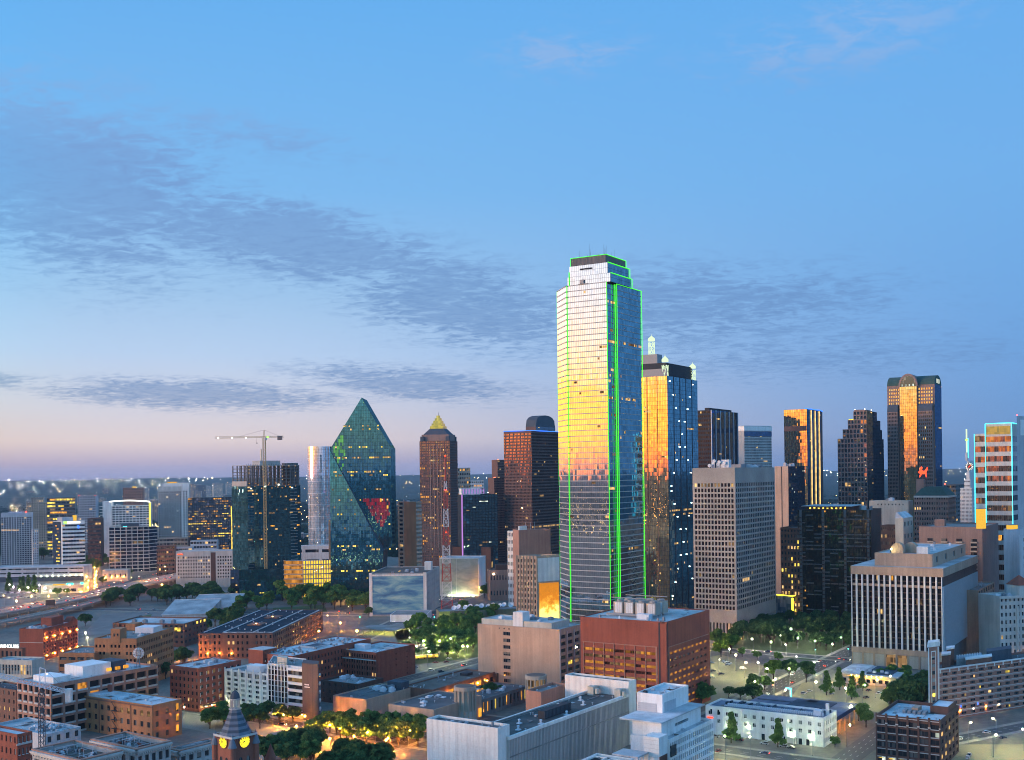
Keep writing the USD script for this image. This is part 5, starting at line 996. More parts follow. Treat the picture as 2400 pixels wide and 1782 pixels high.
    for zz in (zt * .62, zt * .93, z1): t.part('beacon', MB().cyl((0, 0), 1.0, zz, zz + 1.2, 8), 'neon_red')


stone('yellow_wall', (.55, .52, .12))
centre_band()


# ------------------------------------------------------------------ the near brick district and foreground
def west_end():
    B = block
    t = B('building', 'brick hotel with warm uplights along its windowed side near the freeway', 'hotel', 101, 1474, 45, 182, Y=899, th=8); W, D, z = t.W, t.D, t.Z
    tier(t, 0, z, 'brick_red', 'roof_pale', dict(s=dict(nx=13, nz=6, fw=.4, fh=.5, lo=2, hi=3, lit=.04))); t.box('string_course', 'limestone', -.15, .2, z * .55, -.02, W, z * .55 + .4); t.box('roof_house', 'brick_red', D * .4, W * .25, z - 1, D * .75, W * .7, z + 6); units(t, z - 1, 9, 2, 2, D * .5, W - 3, (1.5, 3)); t.part('gable', MB().prism([(D - 14, 0), (D, 0), (D, 5), (D - 14, 5)], z, z + 4, [(D - 8, 0), (D - 6, 0), (D - 6, 5), (D - 8, 5)]), 'brick_red')
    for k in range(5):
        x = D * (.08 + .22 * k); t.box('uplight', 'wall_sodium', x, -.9, z - 8, x + .35, -.5, z - 7.6); t.box('uplight', 'wall_sodium', x, -.9, 3.2, x + .35, -.5, 3.6)
    t = B('building', 'orange brick block with a square stair tower and rows of dark paired windows', 'building', 319.6, 1497, 221, 407, Y=770, th=8.4); W, D, z = t.W, t.D, t.Z
    tier(t, 0, z, 'brick_orange', 'roof_grey', dict(w=dict(nx=11, nz=6, fw=.55, fh=.42, lo=3, hi=3, lit=.03, glass='glass_brown', cols={(3, j) for j in range(6)} | {(7, j) for j in range(6)}), s=dict(nx=22, nz=6, fw=.6, fh=.45, lo=3, hi=2, lit=.03, glass='glass_brown'))); t.box('stair_tower', 'brick_orange', -.4, W * .38, z - 3, 9, W * .6, z + 6.5); [t.box('tower_window', 'glass_dark', -.55, W * (.42 + .08 * k), z + 1.4, -.38, W * (.42 + .08 * k) + 1, z + 3.4) for k in range(2)]
    t.box('water_tank_room', 'duct_white', D * .55, W * .1, z - 1, D * .8, W * .55, z + 3.2); t.box('hut', 'brick_orange', D * .75, W * .75, z - 1, D * .95, W * .98, z + 4); units(t, z - 1, 5, 12, 2, D * .5, W - 5)
    t = B('parking_garage', 'low orange brick garage with long dark openings beside the orange block', 'garage', 221, 1531, 137, 300, Y=768, th=8.4, D=30); tier(t, 0, t.Z, 'brick_orange', 'roof_grey', dict(w=dict(nx=4, nz=5, fw=.78, fh=.42, hi=1.5, lit=.05, litm=('lit_garage',)))); 
    t = B('building', 'long brown brick building with bright roof-level lit bays behind the orange block', 'building', 431.5, 1462, 264, 484, Y=961, th=10); W, D, z = t.W, t.D, t.Z; tier(t, 0, z, 'brick_brown', 'roof_pale', dict(w=dict(nx=14, nz=4, fw=.5, fh=.5, lo=2, lit=.08), s=dict(nx=6, nz=4, fw=.55, fh=.5, lo=2, lit=.3, litm=('lit_yellow', 'lit_dim')))); [t.part('roof_fan', MB().box(8, W * f, z - 1, 12, W * f + 3, z + 1.6).cyl((10, W * f + 1.5), 1.2, z + 1.6, z + 2.2, 10), 'metal_grey') for f in (.2, .36, .6, .75)]
    for k in range(3): t.box('lit_bay', 'lit_yellow', -.25, W * (.05 + .14 * k), z - 6.5, -.04, W * (.13 + .14 * k), z - 3.5)
    for vt, lb, ua, ub, Y, c in ((1420, 'low shed with a pale green sloping roof below the freeway trees', 380, 482, 1130, 'roof_green'), (1415, 'second sloping pale green roof with white end wall behind the first shed', 440, 541, 1180, 'roof_green')):
        P = ground(ua, vbase(ua, Y)); t = Thing('shed', lb, 'shed', (P[0], Y, 0), 84); w_ = (ub - ua) * Y / F; t.part('wall', MB().prism([(0, 0), (w_, 0), (w_, 44), (0, 44)], 0, 7), 'pale_grey'); m = MB(); m.quads([[(-1, -1, 7), (w_ + 1, -1, 7), (w_ + 8, 45, 17), (4, 45, 17)]]); m.quads([[(w_ + 1, -1, 7), (w_ + 8, 45, 17), (w_ + 8, 45, 0), (w_ + 1, -1, 0)]]); t.part('sloped_roof', m, c); t.part('ridge_trim', MB().bar((4, 45, 17.1), (w_ + 8, 45, 17.1), .7).bar((-1, -1, 7.1), (w_ + 1, -1, 7.1), .5), 'roof_white')
    # dark solar roof
    t = B('building', 'long brick building under a dark roof with rows of skylights and panels', 'building', 639.4, 1485, 465, 757, Y=895, th=5); W, D, z = t.W, t.D, t.Z; tier(t, 0, z, 'brick_brown', 'roof_solar', dict(w=dict(nx=16, nz=4, fw=.42, fh=.5, lit=.06, litm=('lit_amber', 'lit_warm'), cols={(i, j) for j in range(4) for i in (4, 10)}), s=dict(nx=30, nz=4, fw=.5, fh=.55, lit=.04)), par=.4)
    for y in (W * .04, W * .30, W * .70, W * .96): t.part('roof_ridge', MB().box(6, y - .3, z - .5, D - 4, y + .3, z + .35), 'roof_white')
    t.part('roof_ridge', MB().box(6, W * .04, z - .5, 6.7, W * .7, z + .3), 'roof_white')
    for r in range(8):
        for k in range(17): x, y = 4 + k * (D - 8) / 17, W * (.08 + r * .12); t.part('solar_panel', MB().add([(x, y, z - .3), (x + 6.6, y, z - .3), (x + 6.6, y + 4.6, z + .15), (x, y + 4.6, z + .15)], [[0, 1, 2], [0, 2, 3]]), 'roof_solar')
    for k in range(26): t.part('roof_vent', MB().box(5 + k * (D - 9) / 26, W * (.13 + .12 * (k % 7)), z - .3, 5.8 + k * (D - 9) / 26, W * (.13 + .12 * (k % 7)) + .8, z + .7), 'duct_white')
    for x in (D * .3, D * .6): t.box('light_well', 'brick_brown', x, W * .40, z - .45, x + 16, W * .6, z + .6); t.box('well_lamp', 'wall_sodium', x + 6, W * .5, z + .6, x + 6.4, W * .5 + .4, z + 1)
    for k in range(3): t.box('arcade_lamp', 'wall_sodium', -1.2, W * (.55 + .16 * k), 4, -.8, W * (.55 + .16 * k) + .4, 4.4)
    # flat pale roof with courtyard
    t = B('building', 'large brick block with pale flat roof and sunken courtyard crowded with roof units', 'building', 686, 1538, 600, 869, Y=750, th=29); W, D, z = t.W, t.D, t.Z; tier(t, 0, z, 'brick_red', 'roof_white', dict(w=dict(nx=9, nz=5, fw=.4, fh=.5, lit=.05, hi=2), s=dict(nx=24, nz=5, fw=.42, fh=.5, hi=2, lit=.22, litm=('lit_warm', 'lit_dim'))), par=.6); t.box('courtyard', 'slate', D * .42, W * .35, z - .55, D * .62, W * .72, z - .3); t.box('courtyard_rim', 'roof_white', D * .41, W * .34, z - .6, D * .42, W * .73, z + .3); t.box('courtyard_rim', 'roof_white', D * .42, W * .33, z - .6, D * .63, W * .35, z + .3)
    for k in range(75):
        x, y = D * random.uniform(.05, .95), W * random.uniform(.08, .92)
        if .36 < x / D < .66 and .28 < y / W < .78: continue
        t.part('roof_unit', MB().box(x, y, z - .55, x + 1.2, y + 1.2, z + .5).cyl((x + .6, y + .6), .45, z + .5, z + .7, 8), 'metal_grey')
    t.box('end_block', 'brick_red', -2, W * .75, 0, 12, W + 5, z + 2.4); t.box('end_roof', 'roof_pale', -2, W * .75, z + 2.4, 12, W + 5, z + 2.7); [t.box('balcony', 'limestone', -1.5, W * (.3 + .2 * i), 4 + j * 4.6, -.05, W * (.3 + .2 * i) + 3, 5 + j * 4.6) for i in range(2) for j in range(4)]
    t.part('flagpole', MB().bar((D * .12, 1, z), (D * .12, 1, z + 9), .16), 'metal_pale'); t.part('flag', MB().quads([[(D * .12, 1, z + 6.4), (D * .12 + 3.4, 1.3, z + 6.0), (D * .12 + 3.4, 1.2, z + 8.2), (D * .12, 1, z + 8.8)]]), 'flag_print')
    t = B('building', 'red brick warehouse with arched window bays and a blank side wall', 'building', 881.6, 1530, 799, 973, Y=781, th=32); W, D, z = t.W, t.D, t.Z; tier(t, 0, z, 'brick_red', 'roof_white', dict(w=dict(nx=14, nz=5, fw=.5, fh=.6, rec=.5, hi=1, lit=.015, glass='glass_brown'), s=dict(nx=7, nz=5, fw=.16, fh=.3, hi=2, lit=.0, cols={(i, j) for i in range(7) for j in range(5) if i not in (3, 5)}))); t.box('string_course', 'limestone', -.3, 0, z - 6, -.02, W, z - 5.3); [t.part('pilaster', MB().box(-.45, W * k / 7 - .5, 0, -.03, W * k / 7 + .5, z - 6.1), 'brick_red') for k in range(8)]; t.box('roof_house', 'duct_white', D * .25, W * .6, z - 1, D * .4, W * .9, z + 2.4); t.box('roof_divide', 'roof_white', D * .5, .5, z - .95, D * .51, W - .5, z + .2)
    t = B('building', 'red brick corner block with lit ground-floor cafe and white-framed windows', 'building', 465, 1567, 398, 565, Y=694, th=31.5); W, D, z = t.W, t.D, t.Z; tier(t, 0, z, 'brick_red', 'roof_white', dict(w=dict(nx=7, nz=6, fw=.42, fh=.55, hi=1.5, lo=1, lit=.04), s=dict(nx=7, nz=6, fw=.5, fh=.5, hi=1.5, lo=1, lit=.14, litm=('lit_dim', 'lit_warm'), rows={0: .8})), par=.7); [t.part('window_frame', MB().box(D * (k + .5) / 7 - 1.4, -.1, 5 + j * 4.3, D * (k + .5) / 7 - 1.1, -.02, 7.2 + j * 4.3), 'white_trim') for k in range(7) for j in range(5)]; units(t, z - .7, 6, 2, 2, D - 4, W - 4); t.box('awning', 'brick_dark', 2, -2.6, 3.4, D - 2, -.05, 3.8)
    for k in range(6): t.box('cafe_lamp', 'wall_green', 3 + k * (D - 5) / 6, -3, 3.0, 3.35 + k * (D - 5) / 6, -2.6, 3.3)
    # brown garage with white bands
    t = B('parking_garage', 'four-level brown brick garage with white deck edges and dark openings', 'garage', 118.7, 1605, 40, 371, Y=629, th=33.5); W, D, z = t.W, t.D, t.Z; tier(t, 0, z, 'brick_pink', 'roof_pale', dict(w=dict(nx=6, nz=5, fw=.64, fh=.66, rec=1.2, hi=1.2, lit=.02, glass='dark_room', litm=('lit_garage',)), s=dict(nx=9, nz=5, fw=.80, fh=.66, rec=1.2, hi=1.2, lit=.05, glass='dark_room', litm=('lit_garage',))))
    for j in range(5):
        zz = (z - 1.2) / 5 * (j + .17); [t.part('deck_edge', MB().box(-.35, W * (k + .17) / 6, zz - .55, .5, W * (k + .83) / 6, zz + .35), 'limestone') for k in range(6)]; [t.part('deck_edge', MB().box(D * (k + .1) / 9, -.35, zz - .55, D * (k + .9) / 9, .5, zz + .35), 'limestone') for k in range(9)]
    t.box('roof_house', 'white_wall', D * .36, W * .25, z - 1, D * .62, W * .8, z + 5.4); t.box('roof_plant', 'slate', D * .66, W * .3, z - 1, D * .78, W * .75, z + 5); [t.box('lit_bay', 'lit_amber', D * (.56 + .08 * k), W * .16, z + .6, D * (.6 + .08 * k), W * .2, z + 2.4) for k in range(3)]; t.box('roof_wall', 'white_wall', 5, W * .15, z - 1, 16, W * .75, z + 2.6); units(t, z - 1, 8, 4, 2, D * .95, W * .9, (1.5, 3))
    Q = t.loc + np.array([*(D * .88 * t.e1 + 7 * t.e2), z - 1]); o = Thing('lattice_globe', 'white lattice globe on legs standing on the garage roof', 'roof ornament', Q, 33); m = MB(); R = 3.2
    for k in range(8):
        a = k * math.pi / 4; pts = [(R * math.cos(a) * math.sin(q), R * math.sin(a) * math.sin(q), 9 - R * math.cos(q)) for q in np.linspace(0, math.pi, 9)]; [m.bar(p, q, .22) for p, q in zip(pts, pts[1:])]
    for q in (.6, 1.1, 1.57, 2.04, 2.5): pts = [(R * math.sin(q) * math.cos(a), R * math.sin(q) * math.sin(a), 9 - R * math.cos(q)) for a in np.linspace(0, 2 * math.pi, 13)]; [m.bar(p, r, .2) for p, r in zip(pts, pts[1:])]
    o.part('globe', m, 'tower_white'); [o.part('leg', MB().bar((1.6 * math.cos(a), 1.6 * math.sin(a), 0), (.5 * math.cos(a), .5 * math.sin(a), 6), .25), 'metal_grey') for a in (.5, 2.6, 4.7)]
    t = B('building', 'three-storey orange brick building with a broad pale flat roof', 'building', 356, 1654, 187.4, 426, Y=618, th=32); W, D, z = t.W, t.D, t.Z; tier(t, 0, z, 'brick_orange', 'roof_white', dict(w=dict(nx=11, nz=3, fw=.42, fh=.5, hi=2, rec=.3, lit=.05, litm=('lit_dim',)), s=dict(nx=3, nz=3, fw=.3, fh=.5, hi=2, lit=.0, glass='glass_dark')), par=.5); t.box('cornice', 'brick_brown', -.5, -.5, z - 1.4, -.02, W, z - .6); [t.box('lit_window', 'lit_amber', D * .80, -.2, 2.5 + k * 6, D * .80 + 1.7, -.02, 6 + k * 6) for k in range(3)]; [t.part('downpipe', MB().box(-.3, W * f, 0, -.03, W * f + .3, z - 1.5), 'brick_brown') for f in (.28, .72)]
    for j in range(3): t.part('fire_escape', MB().box(-1.6, W * .45, 4 + j * 5, -.05, W * .45 + 5, 4.2 + j * 5).bar((-1, W * .45, 4 + j * 5), (-1, W * .45 + 5, 9 + j * 5), .25), 'dark_metal')
    t.box('roof_step', 'roof_white', D * .1, W * .75, z - .5, D * .7, W * .97, z + 1); t.box('chimney', 'brick_red', D * .55, W * .8, z - .5, D * .62, W * .84, z + 5)
    # the wedge: white gothic front, finned middle, brown slab
    t = B('building', 'white gothic-arched half of the wedge-shaped block, left of its finned half', 'building', 628, 1580, 528, 660, Y=690, th=33, th2=33, D=22); z = t.Z; W, D = t.W, t.D; tier(t, 0, z, 'white_stone', 'roof_grey', dict(w=dict(nx=6, nz=5, fw=.52, fh=.52, lo=4, hi=4.6, rec=.45, split=3, lit=.02, glass='glass_blind'))); [t.part('pilaster', MB().box(-.5, W * k / 6 - .45, 0, -.03, W * k / 6 + .45, z + 1.2), 'white_stone') for k in range(7)]; [t.part('lancet_window', MB().box(-.12, W * (k + .28 + .18 * j) / 6, z - 3.9, -.02, W * (k + .38 + .18 * j) / 6, z - 1.2), 'glass_dark') for k in range(6) for j in range(3)]; units(t, z - 1, 6, 2, 2, D - 3, W - 3); t.box('roof_house', 'duct_white', 4, W * .3, z - 1, 12, W * .6, z + 3)
    t = B('office_building', 'brown office wedge with white vertical fins and a tall blank brick end slab', 'office building', 744, 1556, 628, 752, Y=664, th=-6, th2=33); z = t.Z; W, D = t.W, t.D
    y1, y2 = W * .30, W * .62; zz = z - 3
    tier(t, 0, zz, 'white_stone', 'roof_grey', {}, .9, y1, D, W, par=.6, name='core_wall'); w = MB(); punched(t, w, 'w', .3, y2 - 1, W, 8, zz - 3.4, 6, 6, fw=.8, fh=.9, rec=.5, glass='glass_brown', lit=.01, split=2); w.quads([plane('w', .3, [y2 - 1, W, W, y2 - 1], 0, [zz - 3.4, zz - 3.4, zz, zz])]); t.part('panel_wall', w, 'white_stone'); [t.part('fin', MB().box(-.9, y2 - 1 + (W - y2 + 1) * k / 6 - .35, 3, .28, y2 - 1 + (W - y2 + 1) * k / 6 + .35, zz), 'white_wall') for k in range(7)]; [t.box('top_vent', 'glass_dark', .1, y2 + (W - y2) * (k + .2) / 6, zz - 3, .28, y2 + (W - y2) * (k + .65) / 6, zz - 1.4) for k in range(6)]
    for j in range(6): b0 = 5 + j * (zz - 6) / 6; t.part('balcony_band', MB().box(-1.4, y1 + .1, b0 + 2.6, .2, y2 - 1.2, b0 + 4.1), 'white_wall'); t.part('balcony_window', MB().box(-.2, y1 + .1, b0, .25, y2 - 1.2, b0 + 2.55), 'glass_dark' if j != 4 else 'lit_dim')
    t.part('brick_slab', MB().box(-2.4, -.5, 0, min(D, 10) - .2, y1, z), 'slab_brown'); t.part('brick_joint', MB().box(-2.5, y1 * .3, 0, -2.3, y1 * .32, z), 'dark_metal'); t.box('penthouse', 'cream', 3, y2, zz - 1, 10, y2 + 8, zz + 4); [t.part('pergola', MB().box(-.2, y2 + 2 + k * 2.6, zz + .8, 3, y2 + 2.3 + k * 2.6, zz + 1.1), 'white_wall') for k in range(7)]; t.part('wall_letters', MB().box(-2.55, y1 * .55, z - 13, -2.42, y1 * .85, z - 12.3).box(-2.55, y1 * .5, z - 14.4, -2.42, y1 * .85, z - 13.8), 'white_wall')
    for k in range(5): t.box('flank_balcony', 'white_wall', 2, -1.8, 6 + k * 5, 8, -.6, 7.2 + k * 5)
    for k in range(6): t.box('canopy_lamp', 'wall_sodium', -4.5, y1 + k * 3.2, 3.6, -4.2, y1 + k * 3.2 + .3, 3.9)
    t.box('canopy', 'brick_dark', -5, y1 - 1, 4, -.6, W * .75, 4.4)
    t = B('building', 'low dark-brown brick building with flat blue-grey roof behind the wedge block', 'building', 838, 1604, 752, 899, Y=706, th=33); tier(t, 0, t.Z, 'brick_dark', 'roof_grey', dict(w=dict(nx=6, nz=3, fw=.25, fh=.4, lit=.0), s=dict(nx=8, nz=1, fw=.6, fh=.4)), par=1.3); units(t, t.Z - 1.3, 10, 3, 2, t.D - 4, t.W - 4)
    # left edge
    t = B('building', 'brown low restaurant at the left edge carrying a white lettered sign', 'restaurant', 52, 1520, -30, 60, Y=800, th=12); z = t.Z; W = t.W; tier(t, 0, z, 'brick_brown', 'roof_grey', dict(w=dict(nx=8, nz=3, fw=.5, fh=.5, lit=.08))); e = meshkit.text_mesh('STEAKHOUSE', 2.3, .3, bold=True); v = np.array(e.vertices); wd = v[:, 0].max(); t.part('sign_letters', MB().add(np.c_[-.5 - v[:, 2], 23.5 - (v[:, 0]), v[:, 1] + z + .3], e.faces), 'sign_white'); t.box('sign_rail', 'dark_metal', -.2, 0, z, .2, W, z + .4)
    t = B('building', 'cream storefront row with white-framed windows left of the brown garage', 'building', 75, 1548, -10, 105, Y=742, th=12); tier(t, 0, t.Z, 'cream', 'roof_pale', dict(w=dict(nx=12, nz=2, fw=.7, fh=.5, glass='glass_blind')))
    t = B('building', 'brown brick block with a ribbed grey roof at the left edge', 'building', 38, 1618, -40, 90, Y=650, th=33); W, D, z = t.W, t.D, t.Z; tier(t, 0, z, 'brick_brown', 'roof_grey', dict(w=dict(nx=7, nz=5, fw=.3, fh=.45, lit=.04))); [t.part('roof_rib', MB().box(3 + k * 3, .6, z - 1, 4 + k * 3, W - .6, z - .3), 'slate') for k in range(int(D / 3) - 1)]
    t = B('building', 'grey-walled building with a teal flat roof and stacked roof gear, lower left', 'building', 105, 1722, -20, 190, Y=560, th=33); W, D, z = t.W, t.D, t.Z; tier(t, 0, z, 'pale_grey', 'roof_pale', dict(s=dict(nx=4, nz=3, fw=.4, fh=.5, lit=.0, glass='glass_dark')), par=1); units(t, z - 1, 34, D * .15, W * .15, D * .9, W * .5, (1, 2.2), (.8, 1.6))
    t = B('building', 'dark red brick block with white-trimmed windows in the lower left corner', 'building', 40, 1722, -40, 76, Y=500, th=33); W, D, z = t.W, t.D, t.Z; tier(t, 0, z, 'brick_red', 'roof_white', dict(w=dict(nx=8, nz=6, fw=.35, fh=.5, glass='glass_blind', lit=.0), s=dict(nx=4, nz=6, fw=.4, fh=.5, glass='glass_blind'))); t.box('string_course', 'limestone', -.3, -.3, z - 5, D, .02, z - 4.2); [t.box('sill', 'white_trim', D * (k + .22) / 4, -.25, j * z / 6 + 1, D * (k + .78) / 4, -.02, j * z / 6 + 1.3) for k in range(4) for j in range(6)]


LOOK['dark_room'] = None
stone('dark_room', (.02, .018, .017))
print_material('flag_print', [(.4, (.5, .06, .05)), (.5, (.6, .58, .55)), (.6, (.06, .08, .25))], .8, (1, 1, 4))
west_end()


def beaux_arts():
    """The ornate roofscape at the bottom edge and the clock tower beside it."""
    for lb, u, v, ul, ur, Y, dv in (('ornate grey stone building with raised roof court at the bottom left', 320, 1748, 215, 400, 470, 0), ('lower ornate wing with heavy cornice at the bottom edge, left', 185, 1774, 76, 285, 440, 0), ('stone wing with metal roof walks left of the clock tower', 420, 1752, 395, 512, 500, 0)):
        t = block('courthouse', lb, 'courthouse', u, v, ul, ur, Y=Y, th=36); W, D, z = t.W, t.D, t.Z
        tier(t, 0, z - 1.6, 'concrete', 'roof_brown', dict(s=dict(nx=5, nz=5, fw=.55, fh=.6, hi=2, rec=.6, glass='glass_dark', lit=.0), w=dict(nx=5, nz=5, fw=.55, fh=.6, hi=2, rec=.6, glass='glass_dark', lit=.0)), par=2.2)
        t.part('cornice', MB().box(-1.3, -1.3, z - 2.6, -.02, W, z - 1.8).box(-1.3, -1.3, z - 2.6, D, -.02, z - 1.8).box(-.8, -.8, z - 3.3, -.02, W, z - 2.6).box(-.8, -.8, z - 3.3, D, -.02, z - 2.6), 'limestone'); t.part('coping', MB().box(-.4, -.4, z - 1.7, 1, W + .3, z - 1.2).box(1, -.4, z - 1.7, D + .3, 1, z - 1.2).box(1, W - .8, z - 1.7, D + .3, W + .3, z - 1.2).box(D - .8, 1, z - 1.7, D + .3, W - .8, z - 1.2), 'brick_pink')
        for k in range(16): t.part('dentil', MB().box(-1.1, W * k / 16, z - 3.8, -.5, W * k / 16 + .5, z - 3.3), 'limestone'); t.part('dentil', MB().box(D * k / 16, -1.1, z - 3.8, D * k / 16 + .5, -.5, z - 3.3), 'limestone')
        units(t, z - 3.7, 22, 2, 2, D - 3, W - 3, (.8, 2), (.6, 1.4), ('metal_grey', 'duct_white', 'slate', 'brick_red'))
        for k in range(9): x, y, l = random.uniform(1, D - 8), random.uniform(2, W - 2), random.uniform(4, 9); t.part('pipe_rail', MB().bar((x, y, z - 1.2), (x + l, y, z - 1.2), .16).bar((x, y, z - 3.7), (x, y, z - 1.2), .16).bar((x + l, y, z - 3.7), (x + l, y, z - 1.2), .16), 'metal_pale')
    Y = 400.0; P = at(552, 1733, Y); t = Thing('clock_tower', 'red sandstone clock tower with two glowing yellow clock faces and a slate spire', 'clock tower', (P[0], Y, 0), 40); s = Y / F
    zc = P[2]; zs = at(552, 1718, Y)[2]; ze = at(552, 1662, Y)[2]; zl = at(552, 1640, Y)[2]; zd = at(552, 1630, Y)[2]; za = at(552, 1611, Y)[2]; h = 5.0
    m = MB().box(-h, -h, 0, h, h, zs); t.part('shaft', m, 'sandstone_red'); t.part('cornice', MB().box(-h - .5, -h - .5, zs - .7, h + .5, h + .5, zs), 'limestone')
    for k in range(12): [t.part('corbel', MB().box(*b), 'sandstone_red') for b in ((-h - .4, -h + k * h / 6, zs - 1.4, -h + .02, -h + k * h / 6 + .4, zs - .72), (-h + k * h / 6, -h - .4, zs - 1.4, -h + k * h / 6 + .4, -h + .02, zs - .72))]
    oc = lambda r: [(r * math.cos(math.pi / 8 + k * math.pi / 4), r * math.sin(math.pi / 8 + k * math.pi / 4)) for k in range(8)]
    nb = 9
    for k in range(nb):
        f, g_ = k / nb, (k + 1) / nb; r = lambda q: 5.9 - 4.0 * q ** .8; t.part('slate_band', MB().prism(oc(r(f)), zs + (ze - zs) * f, zs + (ze - zs) * g_, oc(r(g_) - .0)), 'slate' if k % 2 else 'slate_pale')
    t.part('lantern_floor', MB().prism(oc(2.3), ze, ze + .4), 'concrete'); [t.part('lantern_column', MB().cyl((1.55 * math.cos(k * math.pi / 4), 1.55 * math.sin(k * math.pi / 4)), .22, ze + .4, zl, 6), 'concrete') for k in range(8)]; t.part('lantern_rim', MB().prism(oc(2.0), zl, zl + .5), 'concrete'); t.part('lantern_dome', MB().dome((0, 0), 1.7, zl + .5, zd - zl + 1.2, 10, 5).cyl((0, 0), .35, zd + 1.5, za, 6, .05), 'slate')
    for side in ('w', 's'):
        ring = [(2.1 * math.cos(a), 2.1 * math.sin(a)) for a in np.linspace(0, 2 * math.pi, 33)[:-1]]; f = lambda y, q, d: (-h - d, y, zc + q) if side == 'w' else (y, -h - d, zc + q)
        tri = [[0, i, i + 1] for i in range(1, 31)]; cl = t.part('clock_face', MB().add([f(a, b, .3) for a, b in ring], tri), 'clock_face'); pth = str(cl.GetPath()); m = MB()
        for i in range(32): a, b = ring[i], ring[(i + 1) % 32]; k1 = 1.13; m.quads([[f(*a, .36), f(*b, .36), f(b[0] * k1, b[1] * k1, .36), f(a[0] * k1, a[1] * k1, .36)], [f(a[0] * k1, a[1] * k1, .36), f(b[0] * k1, b[1] * k1, .36), f(b[0] * k1, b[1] * k1, -.1), f(a[0] * k1, a[1] * k1, -.1)]])
        t.part('clock_rim', m, 'sandstone_red'); m = MB(); [m.bar(f(1.55 * math.cos(k * math.pi / 6), 1.55 * math.sin(k * math.pi / 6), .36), f(1.95 * math.cos(k * math.pi / 6), 1.95 * math.sin(k * math.pi / 6), .36), .17) for k in range(12)]; t.part('hour_mark', m, 'brick_dark', under=pth); t.part('clock_hand', MB().bar(f(0, 0, .42), f(1.0 if side == 'w' else -1.0, .45, .42), .22).bar(f(0, 0, .42), f(1.4 if side == 'w' else -1.4, -.5, .42), .18), 'brick_dark', under=pth)
        for k in (-1, 1):
            t.part('arched_opening', MB().add([f(k * 1.6 + x, zz, .06) for x, zz in ((-.75, -9), (.75, -9), (.75, -6.2), (.5, -5.5), (0, -5.2), (-.5, -5.5), (-.75, -6.2))], [[0, i, i + 1] for i in range(1, 6)]), 'glass_dark')
    for x, y in ((-h, -h), (h, -h), (-h, h)): t.part('corner_turret', MB().cyl((x, y), 1.15, zc - 11, zc - 1.5, 10), 'sandstone_red'); t.part('turret_roof', MB().cyl((x, y), 1.5, zc - 1.5, zc - 1.1, 10).cyl((x, y), 1.4, zc - 1.1, zc + 3.4, 10, .05), 'slate_pale')
    t.part('lower_roof', MB().prism([(h, -4), (h + 20, -4), (h + 20, 14), (h, 14)], 20, zc - 12, [(h, 4), (h + 18, 4), (h + 18, 6), (h, 6)]), 'sandstone_red'); t.part('side_turret', MB().cyl((h + 8, -3), 1.8, 0, zc - 9, 10).cyl((h + 8, -3), 2.1, zc - 9, zc - 3.5, 10, .05), 'sandstone_red')
    # white crane in front
    Y = 470.0; P = at(97, 1615, Y); t = Thing('tower_crane', 'white lattice crane with sloping jib at the lower left', 'crane', (P[0], Y, 0), 90); t.e1, t.e2 = np.array([1.0, 0]), np.array([0, 1.0]); zm = P[2]; m = MB(); r, hh = 1.0, 2.2
    for k in range(int(zm / hh)):
        for i in range(4):
            c4 = ((-r, -r), (r, -r), (r, r), (-r, r)); A, B = c4[i], c4[(i + 1) % 4]; m.bar((*A, k * hh), (*A, (k + 1) * hh), .22); m.bar((*A, k * hh), (*B, (k + 1) * hh), .14); m.bar((*A, k * hh), (*B, k * hh), .14)
    t.part('mast', m, 'slate'); m = MB(); s = Y / F; A, B = np.array([-20.0, -14, zm + 10]), np.array([(152 - 97) * s, 5, zm - 3.0]); n = 26; up = np.array([0, 0, 1.5]); sd = np.array([.3, .9, 0])
    for k in range(n):
        p, q = A + (B - A) * k / n, A + (B - A) * (k + 1) / n; [m.bar(p + o, q + o, .2) for o in (sd, -sd, up)]; m.bar(p + sd, (p + q) / 2 + up, .13); m.bar((p + q) / 2 + up, q + sd, .13); m.bar(p - sd, (p + q) / 2 + up, .13); m.bar((p + q) / 2 + up, q - sd, .13); m.bar(p - sd, q + sd, .13)
    t.part('jib', m, 'crane_white'); t.part('apex_frame', MB().bar((-.8, 0, zm), (-.5, 0, zm + 9), .3).bar((1.4, 0, zm), (1.8, 0, zm + 8), .3).bar((-.5, 0, zm + 9), (1.8, 0, zm + 8), .2).bar((-.8, 0, zm + 3), (1.5, 0, zm + 6), .16), 'crane_white'); t.part('pendant', MB().bar((-.5, 0, zm + 9), A + up, .1).bar((1.8, 0, zm + 8), B, .1), 'metal_grey'); t.box('counterweight', 'white_trim', B[0] - 1.4, 3.6, zm - 6.4, B[0] + .9, 6, zm - 1.0); t.box('mast_lamp', 'dot_white', 2.4, -.8, zm + 6, 2.9, -.4, zm + 6.5)


beaux_arts()


